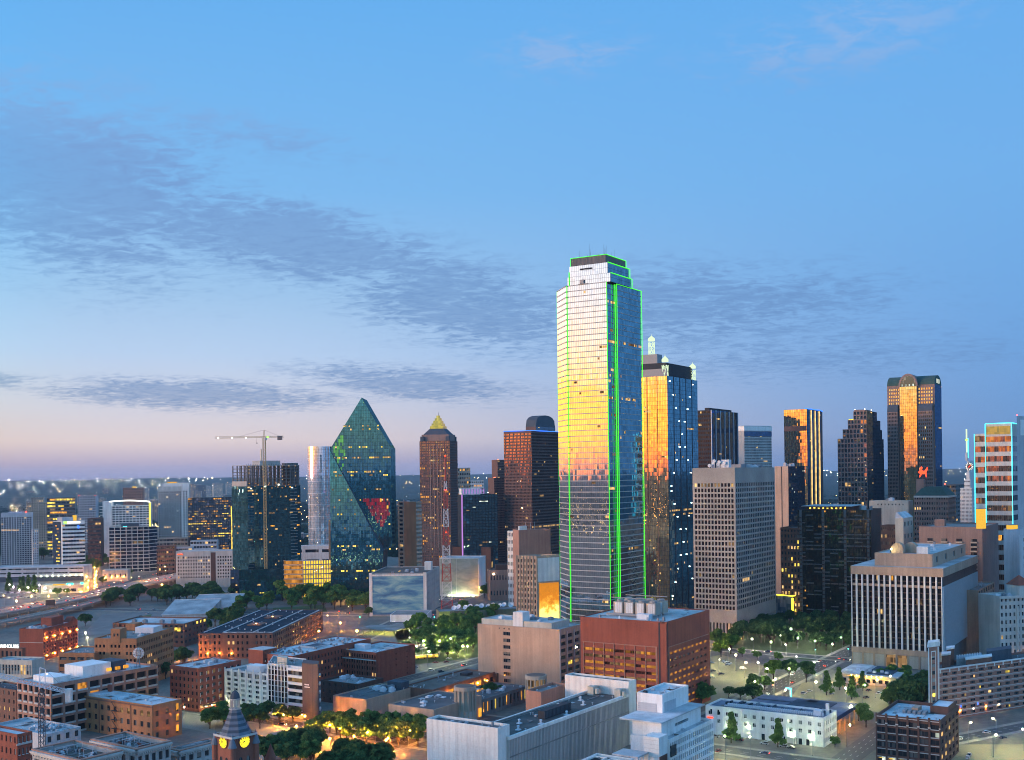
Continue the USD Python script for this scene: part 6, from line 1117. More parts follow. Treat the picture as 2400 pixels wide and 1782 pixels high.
def tan_complex():
    t = block('building', 'low tan windowless block with flat brown roof behind the row of street trees', 'building', 858.7, 1640, 780.5, 968, Y=660, th=33); z = t.Z; tier(t, 0, z, 'tan', 'roof_dark', {}, par=.6); units(t, z - .6, 8, t.D * .55, 2, t.D - 5, t.W - 4, (2, 5), (1.5, 3)); t.box('roof_plant', 'slate', t.D * .8, 2, z - .6, t.D * .97, t.W * .5, z + 4)
    t = block('building', 'low tan windowless block, right of its twin, with pale roof hatches', 'building', 1016.5, 1664, 911, 1129, Y=630, th=33); z = t.Z; tier(t, 0, z, 'tan', 'roof_dark', {}, par=.6); units(t, z - .6, 5, 4, 3, t.D - 5, t.W - 4, (2, 4), (.4, .9))
    for k in range(3): t.box('wall_lamp', 'lit_amber', t.D * (.62 + .15 * k), -.7, 1, t.D * (.62 + .15 * k) + 2.6, -.3, 6)
    t = block('building', 'long brown-roofed wing with lit soffit leading back to the tan tower', 'building', 1014, 1617, 965, 1162, Y=686, th=32, W=24); W, D, z = t.W, t.D, t.Z; tier(t, 0, z, 'brick_brown', 'roof_brown', dict(s=dict(nx=9, nz=1, fw=.7, fh=.35, lo=5, lit=.4, litm=('lit_amber', 'lit_garage', 'glass_dark'))), par=.7); t.box('roof_hatch', 'dark_metal', D * .72, W * .4, z - .7, D * .82, W * .62, z + 1)
    for k in range(5): t.box('soffit_lamp', 'wall_sodium', D * (.2 + .16 * k), -.9, z - 4, D * (.2 + .16 * k) + .4, -.5, z - 3.7)
    t = block('building', 'raised brown brick volume at the end of the long wing, before the tan tower', 'building', 1164, 1579, 1120, 1246, Y=742, th=32, W=20); tier(t, 0, t.Z, 'brick_dark', 'roof_brown', {}, par=.5)
    t = block('building', 'low arcade with yellow-lit bays and brown flat roof', 'building', 1130, 1640, 1060, 1236, Y=672, th=33, W=26); W, D, z = t.W, t.D, t.Z; tier(t, 0, z, 'concrete_dark', 'roof_dark', dict(s=dict(nx=12, nz=1, fw=.55, fh=.6, lit=.55, litm=('lit_yellow', 'lit_amber'), rec=1)), par=.5); [t.box('roof_lamp', 'lit_amber', D * (.2 + .05 * k), W * .6, z + .1, D * (.2 + .05 * k) + 1.2, W * .6 + .5, z + 1.3) for k in range(6)]; units(t, z - .5, 5, 4, 3, D - 4, W - 4)
    for lb, u, v, v2, Y, r in (('round rooftop drum ringed with columns beside the arcade', 1090, 1608, 1640, 655, 6.5), ('taller round glazed drum with warm light at the arcade end', 1256, 1582, 1628, 690, 6.6)):
        P = at(u, v, Y); t = Thing('rotunda', lb, 'rotunda', (P[0], Y, 0), 32); z = P[2]; zb = at(u, v2, Y)[2]; t.part('glazed_drum', MB().cyl((0, 0), r - .9, zb - 12, z - 1.2, 20), 'lit_dim' if v2 < 1630 else 'beige'); t.part('roof_ring', MB().cyl((0, 0), r, z - 2.2, z, 24), 'beige'); t.part('roof', MB().cyl((0, 0), r - .8, z, z + .12, 24), 'roof_brown'); [t.part('column', MB().cyl((r * .94 * math.cos(a), r * .94 * math.sin(a)), .45, 0, z - 2.2, 8), 'beige') for a in np.linspace(0, 2 * math.pi, 15)[:-1]]; t.part('base', MB().cyl((0, 0), r - .3, 0, zb - 6, 20), 'concrete_warm')
    # tan tower and red building
    t = block('building', 'big tan brick block with a single column of dark windows, left of the red building', 'building', 1311.5, 1476, 1119.6, 1376, Y=719, th=32); W, D, z = t.W, t.D, t.Z; tier(t, 0, z, 'tan', 'roof_pale', dict(w=dict(nx=7, nz=9, fw=.62, fh=.52, hi=3, lo=2, el=W * .02, er=W * .02, rec=.3, split=4, lit=0, cols={(i, j) for i in range(7) for j in range(9) if i != 4}), s=dict(nx=4, nz=9, fw=.66, fh=.55, rec=.6, hi=3, lo=2, lit=.2, litm=('lit_yellow', 'lit_dim'))), par=1.2); t.part('end_joint', MB().box(.2, -.15, 0, 1.0, .02, z), 'concrete'); [t.part('bay_pier', MB().box(D * k / 4 - .5, -.5, 0, D * k / 4 + .5, -.05, z - 2), 'concrete') for k in range(5)]
    tier(t, z - 1.2, z + 3.4, 'cream', 'roof_pale', {}, 3, W * .12, D * .7, W * .98, par=.5, name='penthouse_wall', rname='penthouse_roof'); t.box('lift_tower', 'white_trim', 2.4, W * .46, z - 1.2, 11, W * .58, z + 9); units(t, z + 2.9, 10, 8, W * .2, D * .65, W * .9, (2, 4)); [t.box('small_window', 'glass_dark', -.08, W * (.60 + .06 * k), z - 2.4, -.01, W * (.60 + .06 * k) + .8, z - 1.5) for k in range(3)]
    t = block('building', 'red facade building with glowing amber garage storeys and rooftop cooling towers', 'parking building', 1561, 1458.5, 1360, 1663, Y=656, th=32.2); W, D, z = t.W, t.D, t.Z
    tier(t, 0, z, 'red_facade', 'roof_pale', dict(w=dict(nx=7, nz=10, fw=.9, fh=.52, lo=1, hi=17, el=6.5, er=2.2, rec=.8, lit=.6, litm=('lit_garage', 'lit_garage', 'lit_dim'), glass='red_room_dark', split=2), s=dict(nx=9, nz=9, fw=.7, fh=.36, lo=3, hi=17, el=4, er=4, rec=.6, lit=.12, litm=('lit_garage',), rows={8: .75, 4: .9, 3: .9, 5: .4, 0: .5, 1: .6}, glass='red_room_dark')), par=.6)
    for k in range(8): y = 6.5 + (W - 8.7) * k / 7; t.part('mullion_post', MB().box(-.4, y - .18, 0, -.03, y + .18, z - 15), 'brick_pink')
    for j in range(10):
        for k in range(7): zz = 1 + (z - 18) / 10 * (j + .72); y = 6.5 + (W - 8.7) * k / 7; t.part('sloped_sill', MB().add([(-.05, y + .3, zz + .5), (-.05, y + (W - 8.7) / 7 - .3, zz + .5), (-.7, y + (W - 8.7) / 7 - .3, zz), (-.7, y + .3, zz)], [[0, 1, 2], [0, 2, 3]]), 'red_facade')
    t.part('trim_line', MB().box(-.3, 5.8, z - 15.2, -.03, W - 1.6, z - 14.8).box(-.3, 5.8, 0, -.03, 6.2, z - 15.2).box(3, -.3, z - 15.2, D - 2, -.03, z - 14.8).box(2.8, -.3, 0, 3.2, -.03, z - 14.8), 'brick_pink'); t.part('corner_slot', MB().box(-.12, 3.9, 0, .02, 4.9, z - .5), 'dark_metal'); t.part('corner_slot', MB().box(1.6, -.12, 0, 2.4, .02, z - .5), 'dark_metal'); [t.part('pipe', MB().box(-.3, 1.2 + k * .7, z - 1, -.02, 1.4 + k * .7, z + .8), 'brick_dark') for k in range(4)]
    for i in range(4):
        for j in range(2):
            x, y = D * .28 + j * 11, W * (.27 + .13 * i); m = MB().box(x, y, z + .8, x + 7.5, y + W * .105, z + 8); p = t.part('cooling_tower', m, 'beige'); pp = str(p.GetPath()); [t.part('panel', MB().box(x - .08, y + .4 + k * 1.55, z + 1.4, x - .01, y + 1.75 + k * 1.55, z + 7.6), 'white_trim', under=pp) for k in range(3)]; t.part('fan_stack', MB().cyl((x + 3.7, y + 3), 2.3, z + 8, z + 9.2, 14), 'metal_grey', under=pp)
    t.part('pipe_frame', MB().box(D * .22, W * .22, z + .3, D * .25, W * .82, z + 1.3).bar((D * .3, W * .3, z + 10.4), (D * .3, W * .8, z + 10.4), .5).bar((D * .6, W * .3, z + 10), (D * .6, W * .8, z + 10), .5), 'metal_grey'); t.box('roof_hut', 'duct_white', D * .12, W * .26, z - .6, D * .2, W * .4, z + 2.6); units(t, z - .6, 9, 4, 4, D - 6, W - 6, (1, 2))


pane('red_room_dark', (.035, .014, .01), (.1, .04, .02), .2)
tan_complex()


def white_museum():
    t = block('building', 'near white stone end slab at the bottom of the picture', 'building', 1166.7, 1707, 1000, 1194, Y=499, th=33); W, D, z = t.W, t.D, t.Z; tier(t, 0, z, 'white_stone', 'roof_dark', {}, par=1.2)
    for i in range(12):
        for j in range(13): t.part('stone_panel', MB().box(-.06, i * W / 12 + .05, j * z / 13 + .04, -.015, (i + 1) * W / 12 - .05, (j + 1) * z / 13 - .04), 'white_stone')
    for i in range(3):
        for j in range(13): t.part('stone_panel', MB().box(i * D / 3 + .05, -.06, j * z / 13 + .04, (i + 1) * D / 3 - .05, -.015, (j + 1) * z / 13 - .04), 'white_stone')
    t.part('vent_pipe', MB().cyl((D * .5, W * .15), .6, z - 1.2, z + 1.4, 10), 'metal_grey'); units(t, z - 1.2, 3, 1, W * .4, D - 2, W * .8, (1, 2), (.5, 1))
    t = block('building', 'long hall with weathered dark roof and ribbed grey wall in the foreground', 'building', 1192, 1727.5, 1094, 1475, Y=504, th=34); W, D, z = t.W, t.D, t.Z; tier(t, 0, z, 'concrete', 'roof_weathered', {}, par=1.3)
    n = 90; m = [MB() for _ in range(n)]
    for k in range(n): x = D * k / n; t.part('wall_rib', MB().box(x, -.28, 0, x + D / n * .55, -.02, z - 1.6), 'concrete')
    t.part('coping', MB().box(-.2, -.5, z - 1.4, D + .3, .6, z + .15).box(-.2, W - .5, z - 1.2, D, W + .4, z + .1), 'white_stone'); t.box('lower_band', 'roof_grey', .5, -.4, z - 9.5, D, -.3, z - 8.9)
    t.box('black_plant_box', 'dark_metal', D * .38, W * .36, z - 1.3, D * .60, W * .52, z + 2.6); [t.box('louver', 'slate', D * .38 + k * D * .22 / 20, W * .36 - .15, z - .8, D * .38 + k * D * .22 / 20 + .5, W * .36 - .02, z + 2.4) for k in range(20)]
    for x, y in ((.16, .3), (.3, .2), (.5, .18), (.26, .6), (.72, .4), (.8, .7), (.62, .75)): t.part('roof_vent', MB().cyl((D * x, W * y), .5, z - 1.3, z + .5, 8).dome((D * x, W * y), .75, z + .5, .5, 10, 3).box(D * x - 1.2, W * y - 1, z - 1.3, D * x + 1.2, W * y + 1, z - .9), 'duct_white')
    for y in (.12, .82): m = MB().box(D - 8, W * y - 2, z - 1.3, D - 4.5, W * y + 1.6, z + 3.4).box(D - 4.5, W * y - 1.5, z + .8, D - 1, W * y + 1, z + 3.0).cyl((D - 6.2, W * y - 3.2), 1.2, z - .4, z + 2.4, 12); t.part('air_handler', m, 'cream')
    t.box('door', 'tan_slab', D - .2, W * .5, z - 1.3, D - .03, W * .5 + 1.4, z + 1.6)
    t = block('building', 'white stone back slab closing the far end of the hall roof', 'building', 1474, 1598, 1324, 1491, Y=597, th=35); W, D, z = t.W, t.D, t.Z; tier(t, 0, z, 'white_stone', 'roof_dark', {}, par=1)
    for i in range(12):
        for j in range(3): t.part('stone_panel', MB().box(-.06, i * W / 12 + .05, z - 9 + j * 2.9, -.015, (i + 1) * W / 12 - .05, z - 6.2 + j * 2.9), 'white_stone')
    for i in range(5):
        for j in range(13): t.part('stone_panel', MB().box(i * D / 5 + .04, -.06, j * z / 13 + .04, (i + 1) * D / 5 - .04, -.015, (j + 1) * z / 13 - .04), 'white_stone')
    t = block('building', 'pale cubic tower with grey louvre panels beside the hall', 'building', 1552, 1629, 1493, 1613.5, Y=532, th=34); W, D, z = t.W, t.D, t.Z; tier(t, 0, z, 'white_wall', 'roof_white', {}, par=.8); t.part('louvre_panel', MB().box(-.12, W * .22, z - 16, -.02, W * .96, z - 4.5), 'pale_grey'); t.part('louvre_panel', MB().box(2, -.12, z - 14.5, D * .5, -.02, z - 4), 'pale_grey'); [t.part('louvre_blade', MB().box(-.2, W * .22, z - 16 + k * .9, -.1, W * .96, z - 15.6 + k * .9), 'metal_pale') for k in range(13)]
    t.box('hatch', 'dark_metal', D * .1, W * .75, z - .8, D * .16, W * .88, z + .4)
    t = block('building', 'white extension with long rows of tall blue-grey windows, lower right of the hall', 'office building', 1569, 1734, 1478, 1673, Y=509, th=33.5); W, D, z = t.W, t.D, t.Z; tier(t, 0, z, 'white_wall', 'roof_pale', dict(s=dict(nx=22, nz=6, fw=.62, fh=.66, rec=.5, hi=1.2, lit=.03, litm=('lit_cool', 'lit_dim'), glass='glass_pale')), par=.8)
    tier(t, z - .8, z + 6.5, 'white_wall', 'roof_white', dict(s=dict(nx=1, nz=1, fw=.35, fh=.2, glass='glass_pale', lit=0)), 2, W * .25, D - 4, W * 1.0, par=.5, name='penthouse_wall', rname='penthouse_roof'); t.part('roof_plate', MB().box(0, W * .2, z + 6.5, D - 1, W * 1.3, z + 7.1), 'roof_white')
    t.box('pylon', 'white_stone', -9, W * .04, 0, -.05, W * .42, z + 2.5); [t.part('pylon_joint', MB().box(-9.06, W * .04, k * 1.9, -8.98, W * .42, k * 1.9 + .08), 'concrete') for k in range(1, 14)]
    t.box('glazed_bay', 'glass_dark', .5, -.6, z - 8, 6, -.1, z - 3); t.box('entrance_roof', 'roof_pale', -20, W * .3, z - 5, -9.1, W * .95, z - 4.3); [t.box('entrance_post', 'white_stone', -19.5 + k * 5, W * .3, 0, -18.7 + k * 5, W * .3 + .8, z - 5) for k in range(3)]; [t.part('vertical_louvre', MB().box(-8.9 + k * .9, W * .02, 0, -8.6 + k * .9, W * .04, z - 6), 'brick_brown') for k in range(9)]
    t = block('building', 'low foreground roof with sunken dark skylight wells at the bottom edge', 'building', 1400, 1818, 1310, 1486, Y=452, th=34); W, D, z = t.W, t.D, t.Z; tier(t, 0, z, 'white_stone', 'roof_weathered', {}, par=1.0)
    for x, y in ((.12, .12), (.12, .58), (.52, .12), (.52, .58)): b = t.box('skylight_well', 'glass_dark', D * x, W * y, z - .9, D * (x + .3), W * (y + .3), z - .5); t.part('well_rim', MB().box(D * x - .5, W * y - .5, z - 1, D * (x + .3) + .5, W * y, z + .3).box(D * x - .5, W * (y + .3), z - 1, D * (x + .3) + .5, W * (y + .3) + .5, z + .3).box(D * x - .5, W * y, z - 1, D * x, W * (y + .3), z + .3).box(D * (x + .3), W * y, z - 1, D * (x + .3) + .5, W * (y + .3), z + .3), 'white_stone'); [t.part('skylight_bar', MB().box(D * x, W * (y + .03 * k), z - .5, D * (x + .3), W * (y + .03 * k) + .15, z - .3), 'dark_metal') for k in range(10)]
    units(t, z - 1, 4, 3, 3, D - 4, W - 4, (.8, 1.6), (.5, 1))
    t = block('building', 'maroon brick box behind the long hall roof', 'building', 1268, 1622, 1232, 1330, Y=610, th=34); tier(t, 0, t.Z, 'brick_pink', 'roof_grey', {}, par=1.6)


stone('roof_weathered', (.11, .095, .085), .6, 1.2, streak=0)
white_museum()


def right_fore():
    t = block('building', 'whitewashed three-storey building with arched windows and green wall floodlights', 'building', 1931, 1683, 1654, 1961, Y=587, th=33); W, D, z = t.W, t.D, t.Z
    nz = 3; w = MB(); tier(t, 0, z, 'white_wall', 'roof_blue_grey', dict(w=dict(nx=13, nz=3, fw=.36, fh=.48, rec=.4, hi=1.6, lo=.8, lit=.04, litm=('lit_cool',), glass='glass_blind', split=2, cols={(i, 0) for i in range(13)}), s=dict(nx=7, nz=3, fw=.45, fh=.6, hi=1.5, lo=1, rec=.4, glass='glass_dark', lit=.02)), par=1.0)
    for k in range(14): t.part('pilaster', MB().box(-.35, max(.1, W * k / 13 - .45), 0, -.02, min(W - .1, W * k / 13 + .45), z - .8), 'white_wall')
    for k in (2, 3.6, 6, 9.5, 10.8): y = W - W * (k + .5) / 13 if k > 9 else W * (k + .5) / 13; t.part('doorway', MB().box(-.1, y - .9, 0, -.03, y + .9, 3.2), 'glass_dark')
    for f in (.09, .25, .62, .78): y = W * f; t.box('floodlight', 'lamp_flood', -1.0, y, 6.2 if f > .5 else 4.6, -.5, y + .6, 6.5 if f > .5 else 5.0); t.box('lamp_bracket', 'dark_metal', -.9, y + .2, 6.55 if f > .5 else 5.05, -.02, y + .4, 6.7 if f > .5 else 5.2)
    t.box('red_neon', 'neon_red', -.6, W - 4.5, z * .55, -.3, W - 1.2, z * .55 + .8); t.box('entrance_canopy', 'white_wall', -2.4, W * .235, 3.3, -.03, W * .235 + 4, 3.8); [t.part('canopy_post', MB().cyl((-2.2, W * .235 + o), .16, 0, 3.3, 6), 'white_wall') for o in (.3, 3.7)]
    t.part('arch_window', MB().box(-.06, W - 3.8, z - 4.6, -.02, W - 2.8, z - 1.8), 'glass_dark'); t.part('arch_window', MB().box(-.06, W - 8, z - 4.6, -.02, W - 7, z - 1.8), 'glass_dark')
    m = MB(); [t.part('ridge_vent', MB().box(8, 3 + k * (W - 12) / 46, z - 1, 9.6, 3.6 + k * (W - 12) / 46, z + .5), 'duct_white') for k in range(46)]
    for k in range(26): x, y = random.uniform(11, D - 3), random.uniform(2, W - 5); t.part('roof_duct', MB().box(x, y, z - 1, x + random.uniform(1, 5), y + random.uniform(.6, 1.4), z + random.uniform(-.4, .6)), random.choice(('slate', 'metal_grey', 'dark_metal')))
    t.box('roof_hut', 'duct_white', D * .35, 4, z - 1, D * .55, 8, z + 1.8); t.box('chimney', 'white_wall', D * .55, 1.4, z - 1, D * .55 + 1.6, 2.8, z + 5); [t.box('skylight', 'glass_pale', 3, W * (.2 + .16 * k), z - 1, 5, W * (.2 + .16 * k) + 3, z - .5) for k in range(5)]
    # rear annex, open garage lit orange
    a = t.loc + np.array([*(D * t.e1 + 2 * t.e2), 0]); o = Thing('building', 'low dark-roofed annex with orange-lit open bays behind the whitewashed building', 'building', a, 33); D2, W2, z2 = along(a, o.e1, 2010, 1650), W * .85, z * .68
    o.part('roof', MB().box(.1, -.5, z2 - .8, D2, W2, z2), 'roof_blue_grey'); o.part('fascia', MB().box(.1, -.9, z2 - 1.9, D2, -.5, z2 + .2), 'navy_trim'); o.part('back_wall', MB().box(1, 9, 0, D2, W2, z2 - .8), 'tan'); [o.part('post', MB().box(2 + k * D2 / 5, -.4, 0, 2.7 + k * D2 / 5, .3, z2 - 1.9), 'tan') for k in range(5)]; [o.box('bay_lamp', 'wall_sodium', 3 + k * D2 / 5, 4, z2 - 1.6, 3.6 + k * D2 / 5, 4.6, z2 - 1.2) for k in range(5)]; [o.part('roof_duct', MB().box(random.uniform(1, D2 - 4), random.uniform(2, W2 - 4), z2, random.uniform(2, D2), random.uniform(3, W2), z2 + .5), 'slate') for k in range(5)]
    s = Thing('neon_sign', 'tall blue neon sign shaped like an angular seven behind the whitewashed building', 'neon sign', ground(1851, 1660), 40); zt = at(1851, 1612, s.loc[1])[2]; s.part('blade', MB().box(-.3, -1.4, 2, .3, .2, zt), 'navy_trim'); s.part('neon_stroke', MB().box(-.45, -1.6, zt * .35, -.32, -.9, zt), 'neon_cyan').GetPath(); s.part('neon_stroke', MB().box(-.45, -1.6, zt - .9, -.32, 2.4, zt), 'neon_cyan'); s.part('pole', MB().cyl((0, -.6), .35, 0, zt - .5, 8), 'pole')
    # brick six storey
    t = block('building', 'dark brick six-storey loft with tall paned windows and pale roof, lower right', 'building', 2204, 1690, 2053, 2247, Y=540, th=33); W, D, z = t.W, t.D, t.Z; tier(t, 0, z, 'brick_dark', 'roof_white', dict(w=dict(nx=6, nz=6, fw=.8, fh=.62, rec=.4, hi=1.6, lit=.035, litm=('lit_dim', 'lit_cool'), glass='glass_loft', split=2, rows={0: .6}), s=dict(nx=5, nz=6, fw=.55, fh=.6, rec=.4, hi=1.6, lit=.06, glass='glass_loft')), par=1.6)
    for k in range(7): t.part('pier', MB().box(-.5, max(0, W * k / 6 - .5), 0, -.02, min(W, W * k / 6 + .5), z + .9), 'brick_dark'); t.part('pier_cap', MB().box(-.6, max(0, W * k / 6 - .6), z - 4.2, -.04, min(W, W * k / 6 + .6), z - 3.6), 'limestone')
    for j in range(1, 7): t.part('sill_course', MB().box(-.42, .5, z * j / 6 - .9, -.02, W - .5, z * j / 6 - .6), 'limestone'); 
    for k in range(6): t.part('cafe_light', MB().box(-.9, W * (k + .25) / 6, 2.6, -.6, W * (k + .75) / 6, 2.8), 'lit_yellow')
    tier(t, z - 1.6, z + 2.4, 'brick_dark', 'roof_white', {}, D * .55, 1, D - .6, W * .32, par=.4, name='stair_wall', rname='stair_roof'); t.box('roof_hut', 'tan', D * .5, W * .5, z - 1.6, D * .7, W * .6, z + .8); [t.part('roof_unit', MB().box(D * .4 + (k % 3) * 2.2, W * .35 + (k // 3) * 2.4, z - 1.6, D * .4 + (k % 3) * 2.2 + 1.4, W * .35 + (k // 3) * 2.4 + 1.5, z - .2), 'metal_grey') for k in range(15)]
    # brick and white trim
    t = block('building', 'long brown brick block with white banding and a tall corner pavilion, right edge', 'building', 2178, 1572, None, 2450, Y=640, th=62, th2=112, W=26); W, D, z = t.W, t.D, t.Z; W = t.W = 26; Dn = t.D; 
    tier(t, 0, z, 'brick_warm', 'roof_dark', dict(s=dict(nx=12, nz=8, fw=.5, fh=.42, rec=.4, hi=1.5, lo=1, el=9, lit=.05, litm=('lit_yellow', 'lit_warm'), glass='glass_loft', split=3, rows={3: .2, 4: .12})), par=1.4)
    for j in range(8): zz = 1 + (z - 2.5) * j / 8 + .4; t.part('white_course', MB().box(8, -.28, zz - .22, Dn, -.02, zz), 'white_trim'); t.part('white_course', MB().box(8, -.2, zz + 2.6, Dn, -.02, zz + 2.72), 'white_trim')
    for k in range(13): x = 9 + (Dn - 9) * k / 12; t.part('bracket', MB().box(x - .5, -.6, z - 2.4, x + .5, -.03, z - .6), 'white_trim')
    t.part('cornice', MB().box(8, -.7, z - .5, Dn, .4, z + .3), 'white_trim'); zp = at(2176, 1510, 640)[2]; p = MB().box(-.6, -1.2, 0, 8, 8, zp); t.part('pavilion', p, 'brick_warm')
    t.part('pavilion_trim', MB().box(-.8, -1.45, 0, .1, -1.18, zp - 2).box(6.9, -1.45, 0, 8.1, -1.18, zp - 2).box(-1.4, -1.9, zp - 1.6, 8.8, 8.6, zp - .4).box(-1.0, -1.5, zp - .4, 8.4, 8.2, zp + 1.0).box(1.6, -1.4, 2, 2.1, -1.18, zp - 4).box(4.9, -1.4, 2, 5.4, -1.18, zp - 4).box(2.1, -1.4, zp - 4.5, 4.9, -1.18, zp - 4), 'white_trim')
    for j in range(9): t.part('pavilion_window', MB().box(2.4, -1.3, 2.2 + j * (zp - 7) / 9, 4.6, -1.17, 2.2 + j * (zp - 7) / 9 + 2.0), 'glass_blind' if j not in (3,) else 'lit_yellow')
    for x0, y0, x1, y1, h in ((10, 10, 17, 18, 6), (14, 18, 20, 25, 8)): t.box('roof_tower', 'brick_brown', x0, y0, z - 1.4, x1, y1, z + h); t.box('tower_cap', 'white_trim', x0 - .5, y0 - .5, z + h, x1 + .5, y1 + .5, z + h + 1)
    t.part('sawtooth_roof', MB().box(22, 12, z - 1.4, 44, 25, z + 2.6), 'roof_green'); [t.part('roof_glazing', MB().box(22 + k * 2.2, 11.6, z + 2.6, 22.9 + k * 2.2, 25, z + 3.1), 'roof_pale') for k in range(10)]
    t.box('attic', 'brick_brown', 30, 1.5, z - 1.4, 52, 9, z + 3); t.box('attic_trim', 'white_trim', 29.6, 1.1, z + 3, 52.4, 9.4, z + 3.7); t.box('roof_plant', 'slate', 48, 11, z - 1.4, 70, 24, z + 5)
    for k in range(5): t.box('door_lamp', 'wall_sodium' if k % 2 else 'wall_white', 14 + k * 11, -.8, 4.2, 14.3 + k * 11, -.5, 4.5); 
    for k in range(3): t.box('blue_lamp', 'neon_blue', 11 + k * 14, -.7, 6.2, 12 + k * 14, -.35, 7.6)
    # diner
    t = block('building', 'single-storey diner with stepped pale blue roof and a lit front', 'restaurant', 2100, 1588, 1972, 2128, Y=745, th=32); W, D, z = t.W, t.D, t.Z; tier(t, 0, z, 'cream', 'roof_pale', dict(w=dict(nx=9, nz=1, fw=.6, fh=.45, lit=.35, hi=1.5), s=dict(nx=2, nz=1, fw=.3, fh=.4, lit=0, glass='glass_dark')), par=.5); t.part('eave', MB().box(-2, -1.5, z - .3, D + 1.5, W + 2, z + .3), 'roof_white'); t.part('raised_roof', MB().box(2, 4, z + .3, D - 2, W * .55, z + 1.2), 'slate'); t.part('raised_roof', MB().box(1, W * .62, z + .3, D - 1, W + 1, z + 1.4), 'roof_white'); [t.part('roof_unit', MB().box(3 + (k % 2) * 4, 6 + k * 4, z + 1.2, 5 + (k % 2) * 4, 8 + k * 4, z + 2.4), 'duct_white') for k in range(7)]; [t.box('eave_lamp', 'wall_sodium', -1.8, W * (.25 + .09 * k), z - .8, -1.5, W * (.25 + .09 * k) + .3, z - .5) for k in range(7)]
    # gas station canopies mid left
    for lb, u, v, ul, ur, Y in (('flat petrol station canopy glowing yellow-green underneath', 930, 1477, 838, 960, 1010), ('second flat canopy with a lit edge right of the petrol station canopy', 985, 1471, 905, 1008, 1040)):
        t = block('canopy', lb, 'canopy', u, v, ul, ur, Y=Y, th=20); W, D, z = t.W, t.D, t.Z; t.part('roof', MB().box(0, 0, z - 1.2, D, W, z), 'roof_grey'); t.part('soffit_light', MB().box(1, 1, z - 1.28, D - 1, W - 1, z - 1.21), 'canopy_glow'); [t.part('post', MB().cyl((D * a, W * b), .35, 0, z - 1.3, 8), 'pole') for a in (.15, .85) for b in (.1, .37, .63, .9)]; [t.part('pump', MB().box(D * .5 - .5, W * b - .4, 0, D * .5 + .5, W * b + .4, 1.8), 'metal_pale') for b in (.2, .5, .8)]


stone('roof_blue_grey', (.16, .185, .23), .5, .9, streak=0); stone('navy_trim', (.03, .05, .10)); pane('glass_loft', (.022, .022, .024), (.16, .15, .14), .2, 1.38); emit('canopy_glow', (.85, .9, .2), 1.6)
right_fore()


# ------------------------------------------------------------------ the setting: ground, hills, roads, lots, parks
def ground_material(path):
    g = Graph(); p = g.add('geometry', 'position'); r = g.add('vector_math', 'value', math_type='length', vector1=p)
    n = g.add('noise_texture', 'fac', vector=p, scale=.02, detail=6, roughness=.65); b = g.add('noise_texture', 'fac', vector=p, scale=.3, detail=4)
    m = g.math('add', g.math('multiply', n, .7), g.math('multiply', b, .3))
    town = g.ramp(m, [(.35, (.12, .115, .10)), (.5, (.20, .18, .15)), (.62, (.26, .23, .18)), (.72, (.14, .145, .09))])
    wood = g.ramp(g.add('noise_texture', 'fac', vector=p, scale=.006, detail=8, roughness=.7), [(.38, (.016, .042, .036)), (.5, (.022, .055, .045)), (.6, (.03, .06, .05)), (.7, (.12, .13, .13))])
    return g.done(path, surface=g.add('principled_bsdf', 'BSDF', base_color=g.mix(g.step(r, 2100, 3000), town, wood), roughness=.95, specular_ior_level=.15))


LOOK['ground'] = ground_material
ax = np.concatenate([-np.geomspace(19500, 400, 22), np.linspace(-300, 300, 7), np.geomspace(400, 19500, 22)])
gx, gy = np.meshgrid(ax, ax + 0); nx_ = len(ax); v = np.c_[gx.ravel(), gy.ravel(), np.zeros(gx.size)]; i = np.arange(nx_ * nx_).reshape(nx_, nx_)
q = np.stack([i[:-1, :-1], i[:-1, 1:], i[1:, 1:], i[1:, :-1]], -1).reshape(-1, 4)
structure('ground', MB().add(v, np.vstack([q[:, [0, 1, 2]], q[:, [0, 2, 3]]])), 'ground')
rr, aa = np.array([5200, 7000, 9000, 11000, 12500, 14000, 16000, 18500.0]), np.linspace(0, 2 * np.pi, 361)[:-1]; hh = np.array([-2, 16, 40, 74, 100, 124, 118, -3.0])
R, A = np.meshgrid(rr, aa); x, y = R * np.sin(A), R * np.cos(A); nz = meshkit.fbm(np.stack([x / 900, y / 900, 0 * x], -1), 4, 3); z = np.where(hh > 0, hh * (.86 + .34 * nz), hh)
i = np.arange(R.size).reshape(R.shape); j = np.roll(i, -1, 0); q = np.stack([i[:, :-1], i[:, 1:], j[:, 1:], j[:, :-1]], -1).reshape(-1, 4)
structure('hills', MB().add(np.stack([x, y, z], -1).reshape(-1, 3), np.vstack([q[:, [0, 1, 2]], q[:, [0, 2, 3]]])), 'ground')


def patch(name, px, mat, z, kind='structure', label=None):
    pts = np.array([ground(u, v)[:2] for u, v in px]); return structure(name, MB().prism(pts, z - .05, z), mat, kind, label)


def strip(m, pts, w, z, off=0.0, dz=.05):
    pts = np.asarray(pts, float); d = np.gradient(pts, axis=0); d /= np.linalg.norm(d, axis=1, keepdims=True); n = np.c_[d[:, 1], -d[:, 0]]; a, b = pts + n * (off - w / 2), pts + n * (off + w / 2)
    for k in range(len(pts) - 1): m.prism([a[k], a[k + 1], b[k + 1], b[k]], z - dz, z)
    return m


